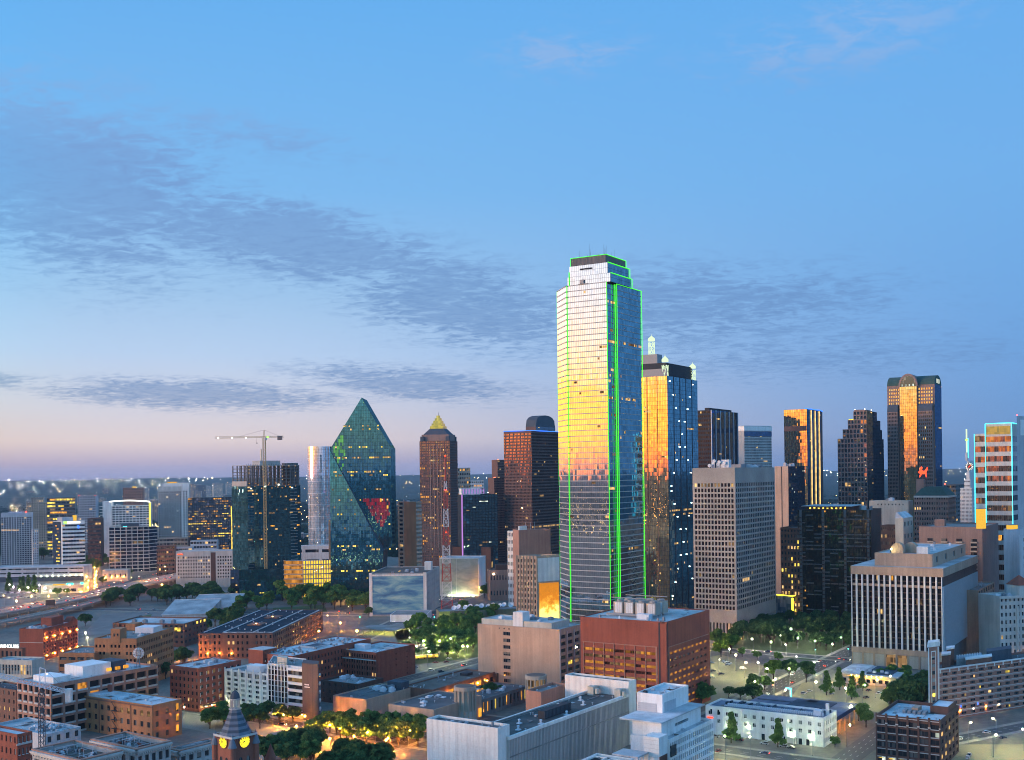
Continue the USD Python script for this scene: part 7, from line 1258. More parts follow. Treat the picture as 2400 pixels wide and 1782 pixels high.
def road(px, w, mat='asphalt', z=.06, walks=True, dashes=True, pts=None):
    p = np.array([ground(u, v)[:2] for u, v in px]) if pts is None else np.asarray(pts)
    structure('road', strip(MB(), p, w, z), mat)
    if walks:
        for s in (-1, 1): structure('pavement', strip(MB(), p, 3.2, .19, s * (w / 2 + 1.6), .19), 'pavement')
    if dashes:
        m = MB(); mats = 'marking'
        for k in range(len(p) - 1):
            L = np.linalg.norm(p[k + 1] - p[k]); d = (p[k + 1] - p[k]) / L; nn = np.array([d[1], -d[0]])
            for lane in np.arange(-w / 2 + 3.4, w / 2 - 3, 3.4):
                for s in np.arange(2, L - 3, 9): a = p[k] + d * s + nn * lane; b = a + d * 3.2; m.quads([[(*(a - nn * .12), z + .012), (*(b - nn * .12), z + .012), (*(b + nn * .12), z + .012), (*(a + nn * .12), z + .012)]])
        if m.v: structure('lane_marking', m, mats)
    return p


E1, E2 = np.array([math.sin(math.radians(33)), math.cos(math.radians(33))]), np.array([-math.cos(math.radians(33)), math.sin(math.radians(33))])
seg = lambda u, v, e, a, b: np.array([ground(u, v)[:2] + e * a, ground(u, v)[:2] + e * b])
r1 = road(None, 15, pts=seg(1815, 1612, E1, -150, 420)); r2 = road(None, 13, pts=seg(1780, 1530, E2, -130, 130), z=.10)
r3 = road(None, 13, pts=seg(1830, 1775, E2, -120, 190)); r4 = road(None, 14, pts=seg(2010, 1760, E1, -60, 300), z=.10, walks=False); r5 = road(None, 11, pts=seg(2320, 1718, np.array([.86, .5]), -60, 90))
r6 = road(None, 14, 'asphalt_brown', pts=seg(840, 1722, E2, -160, 200)); r7 = road(None, 12, 'asphalt_brown', pts=seg(930, 1745, E1, -60, 60), z=.10)
r8 = road(None, 12, pts=seg(430, 1640, E1, -120, 330)); r9 = road(None, 13, pts=seg(1000, 1580, E1, -30, 320)); r10 = road(None, 16, pts=seg(905, 1470, np.array([.18, .98]), -130, 420), z=.08)
r11 = road(None, 16, pts=seg(800, 1440, np.array([-.97, .24]), -330, 330), z=.12); r12 = road(None, 18, pts=seg(212, 1385, np.array([.02, 1.0]), -40, 900), z=.08, walks=False); r13 = road(None, 14, pts=seg(1110, 1395, np.array([.3, .95]), -160, 500), z=.07)
r14 = road(None, 13, pts=seg(1640, 1500, E1, -70, 330), z=.07); r15 = road(None, 12, pts=seg(2318, 1515, E1, -80, 300), z=.07)
patch('parking_lot', [(1560, 1560), (1690, 1535), (1790, 1562), (1765, 1600), (1700, 1640), (1600, 1660)], 'soil_lot', .03); patch('parking_lot', [(1880, 1600), (1985, 1590), (2090, 1615), (2130, 1650), (2060, 1670), (1850, 1640)], 'soil_lot', .03)
patch('parking_lot', [(2235, 1745), (2480, 1745), (2520, 1850), (2200, 1850)], 'soil_lot', .04); patch('parking_lot', [(1640, 1775), (1800, 1790), (1960, 1850), (1600, 1850)], 'soil_lot', .04)
patch('parking_lot', [(965, 1555), (1120, 1555), (1090, 1612), (960, 1640)], 'lot', .03); patch('parking_lot', [(240, 1440), (480, 1425), (560, 1445), (400, 1480), (190, 1490)], 'lot', .03); patch('parking_lot', [(830, 1470), (1000, 1460), (1010, 1490), (850, 1515)], 'lot', .03)
patch('parking_lot', [(-40, 1385), (110, 1390), (60, 1420), (-40, 1430)], 'lot', .03); patch('parking_lot', [(1010, 1355), (1220, 1352), (1215, 1400), (1040, 1420)], 'lot', .03)
for o_, e_, f_, n_, m_ in (((1640, 1590), E1, E2, 14, 4), ((1930, 1648), E1, E2, 15, 4), ((2290, 1790), E1, E2, 14, 3), ((1000, 1592), E1, E2, 9, 3), ((330, 1466), np.array([.15, .99]), np.array([-.99, .15]), 24, 6)):
    m = MB(); p = ground(*o_)[:2]
    for r_ in range(m_):
        for k in range(n_): a = p + e_ * (k - n_ / 2) * 2.8 + f_ * (r_ - m_ / 2) * 15; b = a + f_ * 5; nn = e_ * .07; m.quads([[(*(a - nn), .065), (*(b - nn), .065), (*(b + nn), .065), (*(a + nn), .065)]])
    structure('stall_marking', m, 'marking')
patch('park_lawn', [(1690, 1500), (1830, 1455), (2000, 1450), (2000, 1530), (1900, 1548), (1700, 1524)], 'grass', .03); patch('park_lawn', [(920, 1480), (1130, 1450), (1120, 1540), (960, 1560)], 'grass', .03); patch('plaza', [(560, 1690), (700, 1670), (760, 1740), (600, 1790)], 'plaza', .03); patch('plaza', [(430, 1650), (520, 1650), (500, 1720), (425, 1705)], 'plaza', .03)
patch('grass_verge', [(300, 1450), (356, 1440), (345, 1462), (275, 1472)], 'grass', .05); patch('grass_verge', [(640, 1425), (760, 1418), (770, 1440), (640, 1446)], 'grass', .03)

# the freeway on its piers
f = Thing('freeway_deck', 'wide elevated freeway curving away at the left with warm concrete lanes', 'freeway', (0, 0, 0), 90); f.e1, f.e2 = np.array([1.0, 0]), np.array([0, 1.0])
deck = lambda L, z: np.array([ground(u, v, z)[:2] for u, v in L])
main = deck([(-120, 1452), (0, 1433), (119, 1413), (230, 1391), (360, 1361), (440, 1345), (540, 1330)], 8.0); ramp = deck([(-120, 1476), (0, 1458), (90, 1440), (180, 1421), (245, 1404), (330, 1380)], 5.5)
f.part('deck', strip(MB(), main, 36, 8.0, 0, 1.6), 'road_concrete'); f.part('ramp_deck', strip(MB(), ramp, 12, 5.5, 0, 1.4), 'road_concrete')
for p, w, z in ((main, 36, 8.0), (ramp, 12, 5.5)):
    for s in (-1, 1): f.part('parapet', strip(MB(), p, .5, z + 1.0, s * (w / 2 - .25), 1.0), 'concrete_warm')
f.part('median_barrier', strip(MB(), main, .6, 8.9, 0, .9), 'concrete_warm')
for off in (-14, -10.5, -7, -3.5, 3.5, 7, 10.5, 14): f.part('lane_line', strip(MB(), main, .18, 8.03, off, .02), 'marking')
for p, w, z in ((main, 36, 8.0), (ramp, 12, 5.5)):
    for k in range(len(p) - 1):
        for s in (.15, .55): c = p[k] + (p[k + 1] - p[k]) * s; d = (p[k + 1] - p[k]); d /= np.linalg.norm(d); nn = np.array([d[1], -d[0]]); [f.part('pier', MB().cyl(c + nn * o, .9, 0, z - 1.5, 10), 'concrete') for o in ((-w * .38, 0, w * .38) if w > 20 else (0,))]

ORD = 'first second third fourth fifth sixth seventh eighth ninth tenth eleventh twelfth thirteenth fourteenth fifteenth sixteenth seventeenth eighteenth nineteenth twentieth'.split()


def places(P):
    """Where each of several alike things stands among them, as one sees it: its row from the front and its place from the left."""
    n = len(P); out = [''] * n
    if n < 2: return out
    R = 1 if n <= 9 else 2 if n <= 20 else 3 if n <= 42 else 4; by = sorted(range(n), key=lambda i: P[i][1]); size = -(-n // R)
    for r in range(R):
        row = sorted(by[r * size:(r + 1) * size], key=lambda i: P[i][0] / P[i][1])
        for k, i in enumerate(row): out[i] = f', {ORD[k]} from left' + ('' if R == 1 else (', front row', ', back row')[r] if R == 2 else (', front row', ', middle row', ', back row')[r] if R == 3 else f', {ORD[r]} row')
    return out


# ------------------------------------------------------------------ repeats: first a whole one, then references to it
FIRST = {}


def repeat(kind, make, loc, rz, label, cat, group, scale=1.0):
    """The first of a KIND is built in place by MAKE; the others refer to it."""
    if kind not in FIRST:
        t = make(label, cat, group); FIRST[kind] = t.prim; prim = t.prim
        x = UsdGeom.Xformable(prim); x.ClearXformOpOrder()
        x.AddTranslateOp().Set(Gf.Vec3d(*map(float, loc))); x.AddRotateZOp().Set(float(rz)); x.AddScaleOp().Set(Gf.Vec3f(float(scale)))
        return prim
    base = str(FIRST[kind].GetPath()).split('/')[-1]; root = base if not base[-3:].isdigit() else base[:-4]
    prim = UsdGeom.Xform.Define(stage, numbered('/World', root)).GetPrim(); prim.GetReferences().AddInternalReference(FIRST[kind].GetPath()); prim.SetInstanceable(True)
    prim.GetAttribute('xformOp:translate').Set(Gf.Vec3d(*map(float, loc))); prim.GetAttribute('xformOp:rotateZ').Set(float(rz)); prim.GetAttribute('xformOp:scale').Set(Gf.Vec3f(float(scale)))
    custom(prim, label=label, category=cat, group=group); return prim


def tree_maker(leaf, seed, h=9.5, w=9.6, n=520, trunk=1.9, cone=False, name='tree', leafsize=1.0):
    def make(label, cat, group):
        r = np.random.default_rng(seed); t = Thing(name, label, cat, (0, 0, 0), 90, None, group); t.e1, t.e2 = np.array([1.0, 0]), np.array([0, 1.0])
        m = MB().cyl((0, 0), .34, 0, trunk + h * .3, 7, .16); lobes = []
        for k in range(11 if not cone else 9):
            a = r.uniform(0, 2 * np.pi)
            if cone: z = trunk + h * (k + .3) / 9; rad = w * .42 * (1 - k / 9.5); c = np.array([rad * .35 * np.cos(a), rad * .35 * np.sin(a), z]); s = max(.6, rad * .85)
            else: q = r.uniform(.1, .62) * w / 2; c = np.array([q * np.cos(a), q * np.sin(a), trunk + h * r.uniform(.22, .72)]); s = w * r.uniform(.2, .31)
            lobes.append((c, s)); m.bar((0, 0, trunk * .9), c * [.8, .8, 1] - [0, 0, s * .3], .16)
        t.part('trunk', m, 'trunk'); quads = []
        for k in range(n):
            c, s = lobes[r.integers(len(lobes))]; d = r.normal(size=3); d[2] = abs(d[2]) * .8 + d[2] * .25; d /= np.linalg.norm(d); p = c + d * s * [1, 1, .78] * r.uniform(.72, 1.05); nrm = d + r.normal(size=3) * .45; nrm /= np.linalg.norm(nrm)
            a = np.cross(nrm, r.normal(size=3)); a /= np.linalg.norm(a); b = np.cross(nrm, a); e = leafsize * r.uniform(.55, 1.15); quads.append([p - a * e - b * e * .6, p + a * e - b * e * .6, p + a * e * .7 + b * e, p - a * e * .8 + b * e * .8])
        t.part('crown', MB().quads(quads), leaf); return t
    return make


TREES = {k: tree_maker(*a) for k, a in dict(dark1=('leaf_dark', 1), dark2=('leaf_dark', 2, 8.0, 10.5), dark3=('leaf_dark', 3, 11, 9), mid1=('leaf_mid', 4), mid2=('leaf_mid', 5, 8.5, 10.5), mid3=('leaf_mid', 6, 11.5, 8.5), bright=('leaf_bright', 7, 10, 8.5)).items()}
TREES['cone'] = tree_maker('leaf_dark', 8, 12, 6, 330, .8, True, 'conifer'); TREES['lot'] = tree_maker('leaf_mid', 9, 11, 8, 460, 2.0, True, 'street_tree')


def wood(quad, n, kinds, label, group, s=(.8, 1.25), sep=5.0):
    """N trees scattered over a ground patch given by its corner columns and rows."""
    P = [ground(u, v)[:2] for u, v in quad]; done = []
    for _ in range(n * 30):
        if len(done) >= n: break
        a, b = random.random(), random.random(); p = (P[0] * (1 - a) + P[1] * a) * (1 - b) + (P[3] * (1 - a) + P[2] * a) * b
        if all(np.linalg.norm(p - q) > sep for q in done): done.append(p)
    for p, w in zip(done, places(done)): k = random.choice(kinds); repeat(k, TREES[k], (*p, 0), random.uniform(0, 360), label + w, 'tree', group, 1.22 * random.uniform(*s))


D3, M3 = ('dark1', 'dark2', 'dark3'), ('mid1', 'mid2', 'mid3')
wood([(235, 1427), (420, 1424), (420, 1402), (260, 1404)], 15, D3, 'dark round tree in the belt directly below the freeway', 'trees below the freeway', (1.1, 1.7), 9)
wood([(430, 1425), (545, 1428), (545, 1392), (430, 1400)], 11, D3, 'dark tree in front of the white gridded block', 'trees before the white gridded block', (1.1, 1.6), 9)
wood([(555, 1440), (668, 1440), (668, 1416), (560, 1412)], 7, M3 + D3, 'tree on the bank before the dark blue glass podium', 'trees before the glass podium', (1.1, 1.5), 9)
wood([(660, 1432), (868, 1434), (862, 1398), (660, 1394)], 26, M3, 'full green tree in the grove before the glass prism', 'grove before the glass prism', (1.2, 1.8), 9)
wood([(545, 1412), (660, 1410), (660, 1396), (545, 1398)], 7, D3, 'dark tree standing against the unfinished tower', 'trees at the unfinished tower', (1.2, 1.7), 9)
wood([(925, 1552), (1112, 1540), (1118, 1470), (960, 1478)], 32, M3 + ('bright',) + M3, 'green tree in the lamp-lit park beside the big tan block', 'trees of the lamp-lit park', (.95, 1.45), 8)
wood([(1095, 1470), (1155, 1465), (1165, 1440), (1080, 1450)], 7, M3, 'green tree below the dish yard wall', 'trees below the dish yard', (1.0, 1.4), 8)
wood([(-10, 1398), (112, 1396), (112, 1380), (-10, 1382)], 6, ('cone',), 'dark conifer before the long white hall at far left', 'conifers at the far left', (1.0, 1.5), 10)
wood([(192, 1348), (262, 1342), (262, 1312), (196, 1310)], 9, D3, 'dark tree beside the busy street at the far left', 'trees by the far left street', (1.2, 1.8), 11)
wood([(60, 1330), (125, 1330), (125, 1308), (60, 1308)], 5, D3, 'dark tree beside the grey balcony block', 'trees by the balcony block', (1.3, 1.9), 12)
wood([(1712, 1512), (1995, 1540), (2000, 1462), (1815, 1462)], 42, D3, 'dark tree of the dense square before the dark glazed slab', 'trees of the dark square', (.95, 1.45), 8)
wood([(1660, 1555), (1720, 1540), (1705, 1515), (1655, 1525)], 4, ('bright', 'mid1', 'mid2'), 'bright lamp-lit tree right of the red building', 'trees right of the red building', (1.0, 1.3), 7)
wood([(2085, 1690), (2172, 1672), (2172, 1622), (2090, 1645)], 12, D3, 'dark tree massed left of the white-banded brick block', 'trees left of the white-banded brick block', (1.0, 1.4), 7)
wood([(740, 1738), (985, 1752), (995, 1722), (760, 1706)], 20, M3 + ('bright',), 'street tree in the long row before the tan windowless blocks', 'row before the tan windowless blocks', (.8, 1.1), 6)
wood([(600, 1800), (745, 1800), (745, 1762), (650, 1756)], 11, D3 + ('mid1',), 'dark tree in the clump right of the clock tower', 'clump right of the clock tower', (.9, 1.25), 6)
wood([(760, 1830), (900, 1830), (890, 1795), (770, 1785)], 9, D3, 'dark tree at the bottom edge before the lit street', 'trees at the bottom edge', (.9, 1.2), 6)
wood([(565, 1715), (690, 1712), (690, 1688), (575, 1682)], 8, D3, 'dark tree under the wedge-shaped block', 'trees under the wedge-shaped block', (.8, 1.05), 6)
wood([(470, 1718), (535, 1712), (535, 1692), (470, 1694)], 4, M3, 'small green tree on the lit plaza left of the clock tower', 'trees on the lit plaza', (.7, .95), 6)
wood([(355, 1600), (440, 1580), (440, 1548), (370, 1565)], 5, D3, 'dark tree between the brown garage and the orange brick block', 'trees beside the orange brick block', (.9, 1.3), 7)
wood([(480, 1500), (560, 1482), (560, 1452), (490, 1462)], 9, D3, 'dark tree left of the solar-roofed building', 'trees left of the solar-roofed building', (1.0, 1.5), 8)
wood([(1580, 1660), (1660, 1655), (1660, 1640), (1590, 1640)], 4, M3, 'green tree at the foot of the red building', 'trees at the foot of the red building', (.9, 1.2), 6)
wood([(1030, 1690), (1110, 1650), (1180, 1640), (1090, 1675)], 6, D3, 'dark tree in the court between arcade and hall', 'trees in the court', (.8, 1.1), 6)
wood([(985, 1372), (1060, 1368), (1060, 1340), (985, 1345)], 5, D3, 'dark tree beyond the cloud mural building', 'trees beyond the cloud mural', (1.1, 1.5), 9)
wood([(1130, 1405), (1215, 1400), (1215, 1380), (1130, 1385)], 4, M3, 'small tree around the car park left of the orange screen', 'trees by the orange screen', (.8, 1.1), 8)
wood([(2030, 1598), (2160, 1612), (2160, 1600), (2030, 1588)], 4, M3, 'small tree along the base of the column-fronted building', 'trees by the column-fronted building', (.7, .9), 6)
for u, v, k, s, lb in ((1714, 1742, 'lot', 1.25, 'big tree before the left part of the whitewashed building'), (1823, 1752, 'lot', 1.15, 'tree before the middle of the whitewashed building'), (1957, 1752, 'mid1', .55, 'small bush-like tree at the right corner of the whitewashed building'), (2030, 1705, 'mid3', 1.15, 'tree beside the orange-lit annex, its right one'), (2012, 1690, 'mid1', .95, 'tree beside the orange-lit annex, its left one'),
                       (1937, 1630, 'lot', 1.2, 'pointed tree at the left edge of the lit car park'), (1968, 1618, 'lot', 1.15, 'second pointed tree of the lit car park, behind the first'), (1996, 1640, 'lot', 1.15, 'foremost pointed tree inside the lit car park'), (2022, 1620, 'lot', 1.0, 'right pointed tree of the lit car park'), (1813, 1592, 'bright', 1.35, 'bright yellow-green tree at the corner of the dim car park'), (1850, 1588, 'dark2', 1.3, 'dark full tree beside the bright yellow-green one'), (1890, 1600, 'dark3', 1.35, 'dark tree standing alone by the crossing'),
                       (1771, 1624, 'dark1', 1.2, 'dark tree at the lower end of the dim car park'), (1792, 1618, 'mid2', 1.0, 'lighter tree beside the lower end of the dim car park'), (1765, 1648, 'dark2', 1.25, 'dark tree behind the left roof of the whitewashed building'), (1735, 1640, 'dark1', .8, 'small round tree on the lot edge, right of its twin'), (1708, 1636, 'dark1', .75, 'small round tree on the lot edge, left of its twin'), (1740, 1540, 'mid1', .7, 'sapling on the pale verge, left'), (1775, 1546, 'mid2', .7, 'sapling on the pale verge, middle'), (1824, 1552, 'mid1', .7, 'sapling on the pale verge, right'),
                       (200, 1468, 'dark2', 1.3, 'round dark tree between brick hotel and orange block'), (865, 1448, 'dark3', 1.0, 'palm-like dark tree left of the cloud mural'), (947, 1448, 'mid1', .6, 'small tree before the white shed, left one'), (977, 1449, 'mid1', .6, 'small tree before the white shed, right one'), (135, 1398, 'dark2', 1.1, 'dark tree before the cream shop, left one'), (157, 1396, 'dark1', .9, 'dark tree before the cream shop, right one'), (300, 1352, 'dark2', 1.3, 'dark tree on the freeway bank before the pale lamp-lit building'), (240, 1372, 'dark1', 1.2, 'dark tree under the freeway bend')):
    repeat(k, TREES[k], ground(u, v), random.uniform(0, 360), lb, 'tree', None, s)

# ------------------------------------------------------------------ cars, bus, lamps, signals
def car_maker(paint_, kind, lights):
    def make(label, cat, group):
        t = Thing('car' if kind != 'van' else 'van', label, cat, (0, 0, 0), 90, None, group); t.e1, t.e2 = np.array([1.0, 0]), np.array([0, 1.0]); h = {'car': .75, 'suv': .95, 'van': 1.0}[kind]; m = MB()
        m.prism([(-2.2, -.85), (2.2, -.85), (2.35, -.6), (2.35, .6), (2.2, .85), (-2.2, .85), (-2.3, .6), (-2.3, -.6)], .32, h); t.part('body', m, paint_)
        a, b = {'car': (-1.6, 1.1), 'suv': (-2.1, 1.1), 'van': (-2.2, 1.7)}[kind]; zt = {'car': 1.42, 'suv': 1.75, 'van': 2.1}[kind]; t.part('windows', MB().prism([(a, -.8), (b, -.8), (b, .8), (a, .8)], h, zt - .12, [(a + .35, -.66), (b - .7, -.66), (b - .7, .66), (a + .35, .66)]), 'glass_dark' if kind != 'van' else paint_); t.part('roof', MB().prism([(a + .33, -.68), (b - .66, -.68), (b - .66, .68), (a + .33, .68)], zt - .12, zt), paint_)
        for x in (-1.4, 1.4):
            for y in (-.8, .8): c = MB().cyl((0, 0), .33, -.1, .1, 10); v, f_ = c.arrays(); t.part('wheel', MB().add(np.c_[v[:, 0] + x, v[:, 2] + y, v[:, 1] + .33], f_), 'rubber')
        for y in (-.6, .6): t.part('headlight', MB().box(2.3, y - .2, .5, 2.42, y + .2, .72), 'head' if lights else 'duct_white'); t.part('tail_light', MB().box(-2.38, y - .22, .55, -2.26, y + .22, .8), 'tail' if lights else 'tower_red')
        return t
    return make


CARS = {f'{c}{k}{l}': car_maker('car_' + c, k, l) for c in ('white', 'dark', 'red', 'silver', 'blue') for k in ('car', 'suv', 'van') for l in (0, 1)}


def car(loc, rz, label, group, kind=None, lit=0):
    k = kind or f"{random.choice(('white', 'dark', 'silver', 'dark', 'red', 'blue'))}{random.choice(('car', 'car', 'suv'))}{lit}"
    repeat(k, CARS[k], loc, rz, label, 'car', group)


def traffic(pts, n, label, group, lane=(2, 5), z=.1, lo=0.05, hi=.95):
    L = np.concatenate([[0], np.cumsum(np.linalg.norm(np.diff(pts, axis=0), axis=1))])
    S = []
    for k in range(n):
        s = L[-1] * random.uniform(lo, hi); i = min(len(L) - 2, int(np.searchsorted(L, s) - 1)); d = (pts[i + 1] - pts[i]) / (L[i + 1] - L[i]); p = pts[i] + d * (s - L[i]); nn = np.array([d[1], -d[0]]); side = random.choice((-1, 1)); p = p + nn * side * random.uniform(*lane)
        S.append((*p, math.degrees(math.atan2(d[1], d[0])) + (0 if side > 0 else 180)))
    for q, w in zip(S, places(S)): car((q[0], q[1], z), q[2], label + w, group, lit=1)


traffic(main, 46, 'lit car on the elevated freeway', 'cars on the freeway', (3, 15), 8.04); traffic(ramp, 7, 'lit car on the lower freeway ramp', 'cars on the ramp', (2, 4), 5.54)
traffic(r12, 26, 'car on the straight far left street', 'cars on the far left street', (2, 7), .1, .02, .6); traffic(r1, 9, 'car driving beside the dim car park', 'cars beside the dim car park', (3, 6), .08, .1, .5); traffic(r2, 4, 'car on the cross street before the dark square', 'cars on the cross street', (2, 5), .12)
traffic(r14, 8, 'car waiting at the crossing beside the window-grid tower', 'cars beside the window-grid tower', (2, 5), .09, .1, .6); traffic(r11, 9, 'car on the wide street before the cloud mural', 'cars before the cloud mural', (3, 6), .14, .1, .9); traffic(r10, 7, 'car on the street right of the solar-roofed building', 'cars right of the solar-roofed building', (3, 6), .1); traffic(r13, 7, 'car on the street beyond the red and white mast', 'cars beyond the mast', (2, 5), .09, .05, .5)
traffic(r9, 5, 'car on the street below the lamp-lit park', 'cars below the lamp-lit park', (2, 4), .08, .05, .5); traffic(r6, 4, 'car on the orange-lit street at the bottom', 'cars on the orange-lit street', (2, 5), .08, .2, .8); traffic(r3, 2, 'moving car on the street before the whitewashed building', 'cars before the whitewashed building', (2, 4), .08, .3, .7)


def parked(spots, rz, group, label):
    P = [ground(u, v, .05) for u, v, k in spots]
    for p, w, q in zip(P, places(P), spots): car(p, rz + random.uniform(-4, 4), label + w, group, q[2])


parked([(1698, 1553, 'whitesuv0'), (1708, 1557, 'whitesuv0'), (1704, 1560, 'silvercar0')], 20, 'pale cars grouped on the dim car park', 'pale car grouped on the dim car park'); parked([(1741, 1569, 'whitevan0')], 5, None, 'white van parked alone on the dim car park')
parked([(1670, 1574, 'darkcar0'), (1690, 1581, 'darkcar0'), (1668, 1590, 'silvercar0'), (1667, 1555, 'silvercar0')], 15, 'cars at the left edge of the dim car park', 'car at the left edge of the dim car park')
parked([(1884, 1627, 'silversuv0'), (1897, 1622, 'silvercar0'), (1948, 1628, 'silvercar0'), (2008, 1634, 'darkcar0'), (2030, 1637, 'darksuv0'), (2036, 1620, 'darkcar0'), (2060, 1626, 'whitecar0'), (1970, 1605, 'whitecar0')], 35, 'cars on the lit car park', 'car parked among the pointed trees')
parked([(1678, 1728, 'silvercar0'), (1705, 1732, 'darksuv0'), (1733, 1736, 'redcar0'), (1792, 1745, 'silversuv0'), (1837, 1751, 'silvercar0'), (1855, 1755, 'darkcar0')], 147, 'cars parked before the whitewashed building', 'car parked before the whitewashed building'); parked([(1684, 1762, 'redcar0')], 60, None, 'red car on the corner lot at the bottom')
parked([(2312, 1718, 'whitecar0')], 25, None, 'white car on the street at the lower right'); parked([(2351, 1731, 'darkcar0')], 25, None, 'dark car on the street at the lower right'); parked([(2252, 1733, 'whitecar0'), (2272, 1772, 'silversuv0'), (2268, 1778, 'whitecar0')], 60, 'cars beside the brick loft', 'car parked beside the dark brick loft')
parked([(973, 1566, 'silvercar0'), (1011, 1573, 'whitesuv0'), (1034, 1576, 'darksuv0'), (1021, 1554, 'redcar0'), (1046, 1553, 'redcar0'), (1052, 1545, 'silvercar0')], 30, 'cars on the lot below the lamp-lit park', 'car on the dark lot below the lamp-lit park')
parked([(300 + 15 * k, 1462 - (k % 5) * 7 - k * .9, None) for k in range(12)], 80, 'cars on the open lot below the freeway', 'car on the grey lot below the freeway'); parked([(1040 + k % 10 * 17 + random.uniform(-3, 3), 1372 + k // 10 * 11, None) for k in range(30)], 75, 'cars parked beyond the mast', 'car parked beyond the red and white mast'); parked([(-5 + k % 13 * 8, 1392 + k // 13 * 9 + random.uniform(-2, 2), None) for k in range(26)], 80, 'cars parked at the far left', 'car parked before the far left conifers')
b = Thing('bus', 'yellow articulated bus on the lamp-lit street', 'bus', ground(1000, 1544, .1), 90); b.e1, b.e2 = np.array([math.cos(math.radians(20)), math.sin(math.radians(20))]), np.array([-math.sin(math.radians(20)), math.cos(math.radians(20))])
for x0, x1 in ((-9, -.4), (.4, 9)): b.part('body', MB().box(x0, -1.3, .5, x1, 1.3, 1.5).box(x0, -1.3, 2.5, x1, 1.3, 3.1), 'bus_yellow'); b.part('window_band', MB().box(x0 + .05, -1.27, 1.5, x1 - .05, 1.27, 2.5), 'lit_yellow')
b.box('bellows', 'rubber', -.4, -1.2, .6, .4, 1.2, 3.0); [b.part('wheel', MB().add(np.c_[v[:, 0] + x, v[:, 2] + y, v[:, 1] + .5], f_), 'rubber') for x in (-7, -2.2, 4, 7) for y in (-1.2, 1.2) for v, f_ in [MB().cyl((0, 0), .5, -.15, .15, 10).arrays()]]; b.box('headlight', 'head', 9, -1, .8, 9.1, 1, 1.1)


def lamp_maker(em, h, arm, bulb=.34):
    def make(label, cat, group):
        t = Thing('street_lamp', label, cat, (0, 0, 0), 90, None, group); t.e1, t.e2 = np.array([1.0, 0]), np.array([0, 1.0]); t.part('pole', MB().cyl((0, 0), .13, 0, h, 6, .08).cyl((0, 0), .25, 0, .6, 6), 'pole')
        if arm: t.part('arm', MB().bar((0, 0, h), (arm, 0, h + .3), .12), 'pole')
        t.part('lamp_head', MB().box(arm - .45, -.3, h + .3 + bulb, arm + .45, .3, h + .55 + bulb), 'pole'); t.part('lamp_glass', MB().cyl((arm, 0), bulb, h + .3 - bulb, h + .3 + bulb, 8, bulb * .8), em); return t
    return make


LAMPS = dict(sodium=lamp_maker('lamp_sodium', 7.5, 1.2, .22), green=lamp_maker('lamp_green', 6, 0, .17), tall=lamp_maker('lamp_green', 11, 1.6, .22), white=lamp_maker('lamp_white', 8, 1.0, .26), dazzling=lamp_maker('lamp_sodium', 12, 1.5, .26), big=lamp_maker('lamp_sodium', 13, 1.5, .15))


def lamps(spots, k, label, group):
    P = [ground(u, v, .1) for u, v in spots]
    for p, w in zip(P, places(P)): repeat('lamp_' + k, LAMPS[k], p, random.uniform(0, 360), label + w, 'street lamp', group)


lamps([(768, 1712), (905, 1735), (826, 1715), (900, 1770), (958, 1748), (770, 1732), (712, 1712), (640, 1702), (860, 1752), (668, 1706), (930, 1716), (690, 1735), (752, 1752), (775, 1768), (815, 1775), (915, 1765), (740, 1730), (800, 1742), (835, 1760), (880, 1742), (845, 1722), (720, 1745), (905, 1790)], 'sodium', 'orange street lamp among the trees of the bottom street', 'lamps of the bottom street'); lamps([(390, 1572), (415, 1560), (428, 1556), (395, 1548), (440, 1548)], 'sodium', 'orange street lamp beside the orange brick block', 'lamps beside the orange brick block')
lamps([(505, 1684), (525, 1700), (432, 1682), (440, 1660), (470, 1648), (498, 1648), (543, 1690), (600, 1690)], 'green', 'greenish street lamp on the plaza left of the clock tower', 'lamps on the plaza'); lamps([(960 + 17 * (k % 9), 1478 + 17 * (k // 9) + (k * 5) % 9) for k in range(36)], 'green', 'small greenish park lamp left of the big tan block', 'lamps of the park')
lamps([(1003, 1562), (990, 1535), (1030, 1536), (1090, 1548), (1060, 1530)], 'tall', 'tall greenish lamp on the lot below the park', 'lamps of the lot below the park'); lamps([(1121, 1402)], 'dazzling', 'dazzling orange street lamp beyond the red and white mast', None); lamps([(1765, 1640), (1815, 1632), (1908, 1640), (1850, 1608), (1802, 1606), (2022, 1648), (2052, 1636), (1962, 1590), (1905, 1590), (1870, 1575), (1835, 1660), (1985, 1655), (2085, 1625), (1780, 1590)], 'tall', 'tall greenish lamp around the lit car park', 'lamps around the lit car park')
lamps([(1645 + 20 * k, 1550 + (k * 17) % 45) for k in range(6)], 'tall', 'tall dim lamp on the left car park beside the red building', 'lamps of the left car park'); lamps([(1700, 1780), (1760, 1782), (1660, 1752), (1905, 1772), (1985, 1750), (2000, 1702)], 'tall', 'tall lamp on the street before the whitewashed building', 'lamps before the whitewashed building'); lamps([(2328, 1775), (2270, 1745), (2335, 1735), (2400, 1760)], 'tall', 'tall lamp over the yellow-lit lot at the lower right', 'lamps over the lower right lot')
lamps([(1740 + 13 * k, 1476 + (k * 23) % 62) for k in range(19)], 'white', 'small white lamp among the trees of the dark square', 'lamps of the dark square'); lamps([(1660, 1512), (1690, 1496), (1725, 1482), (1760, 1470), (1800, 1456), (1830, 1448), (1845, 1436)], 'sodium', 'orange street lamp at the foot of the window-grid tower', 'lamps by the window-grid tower')
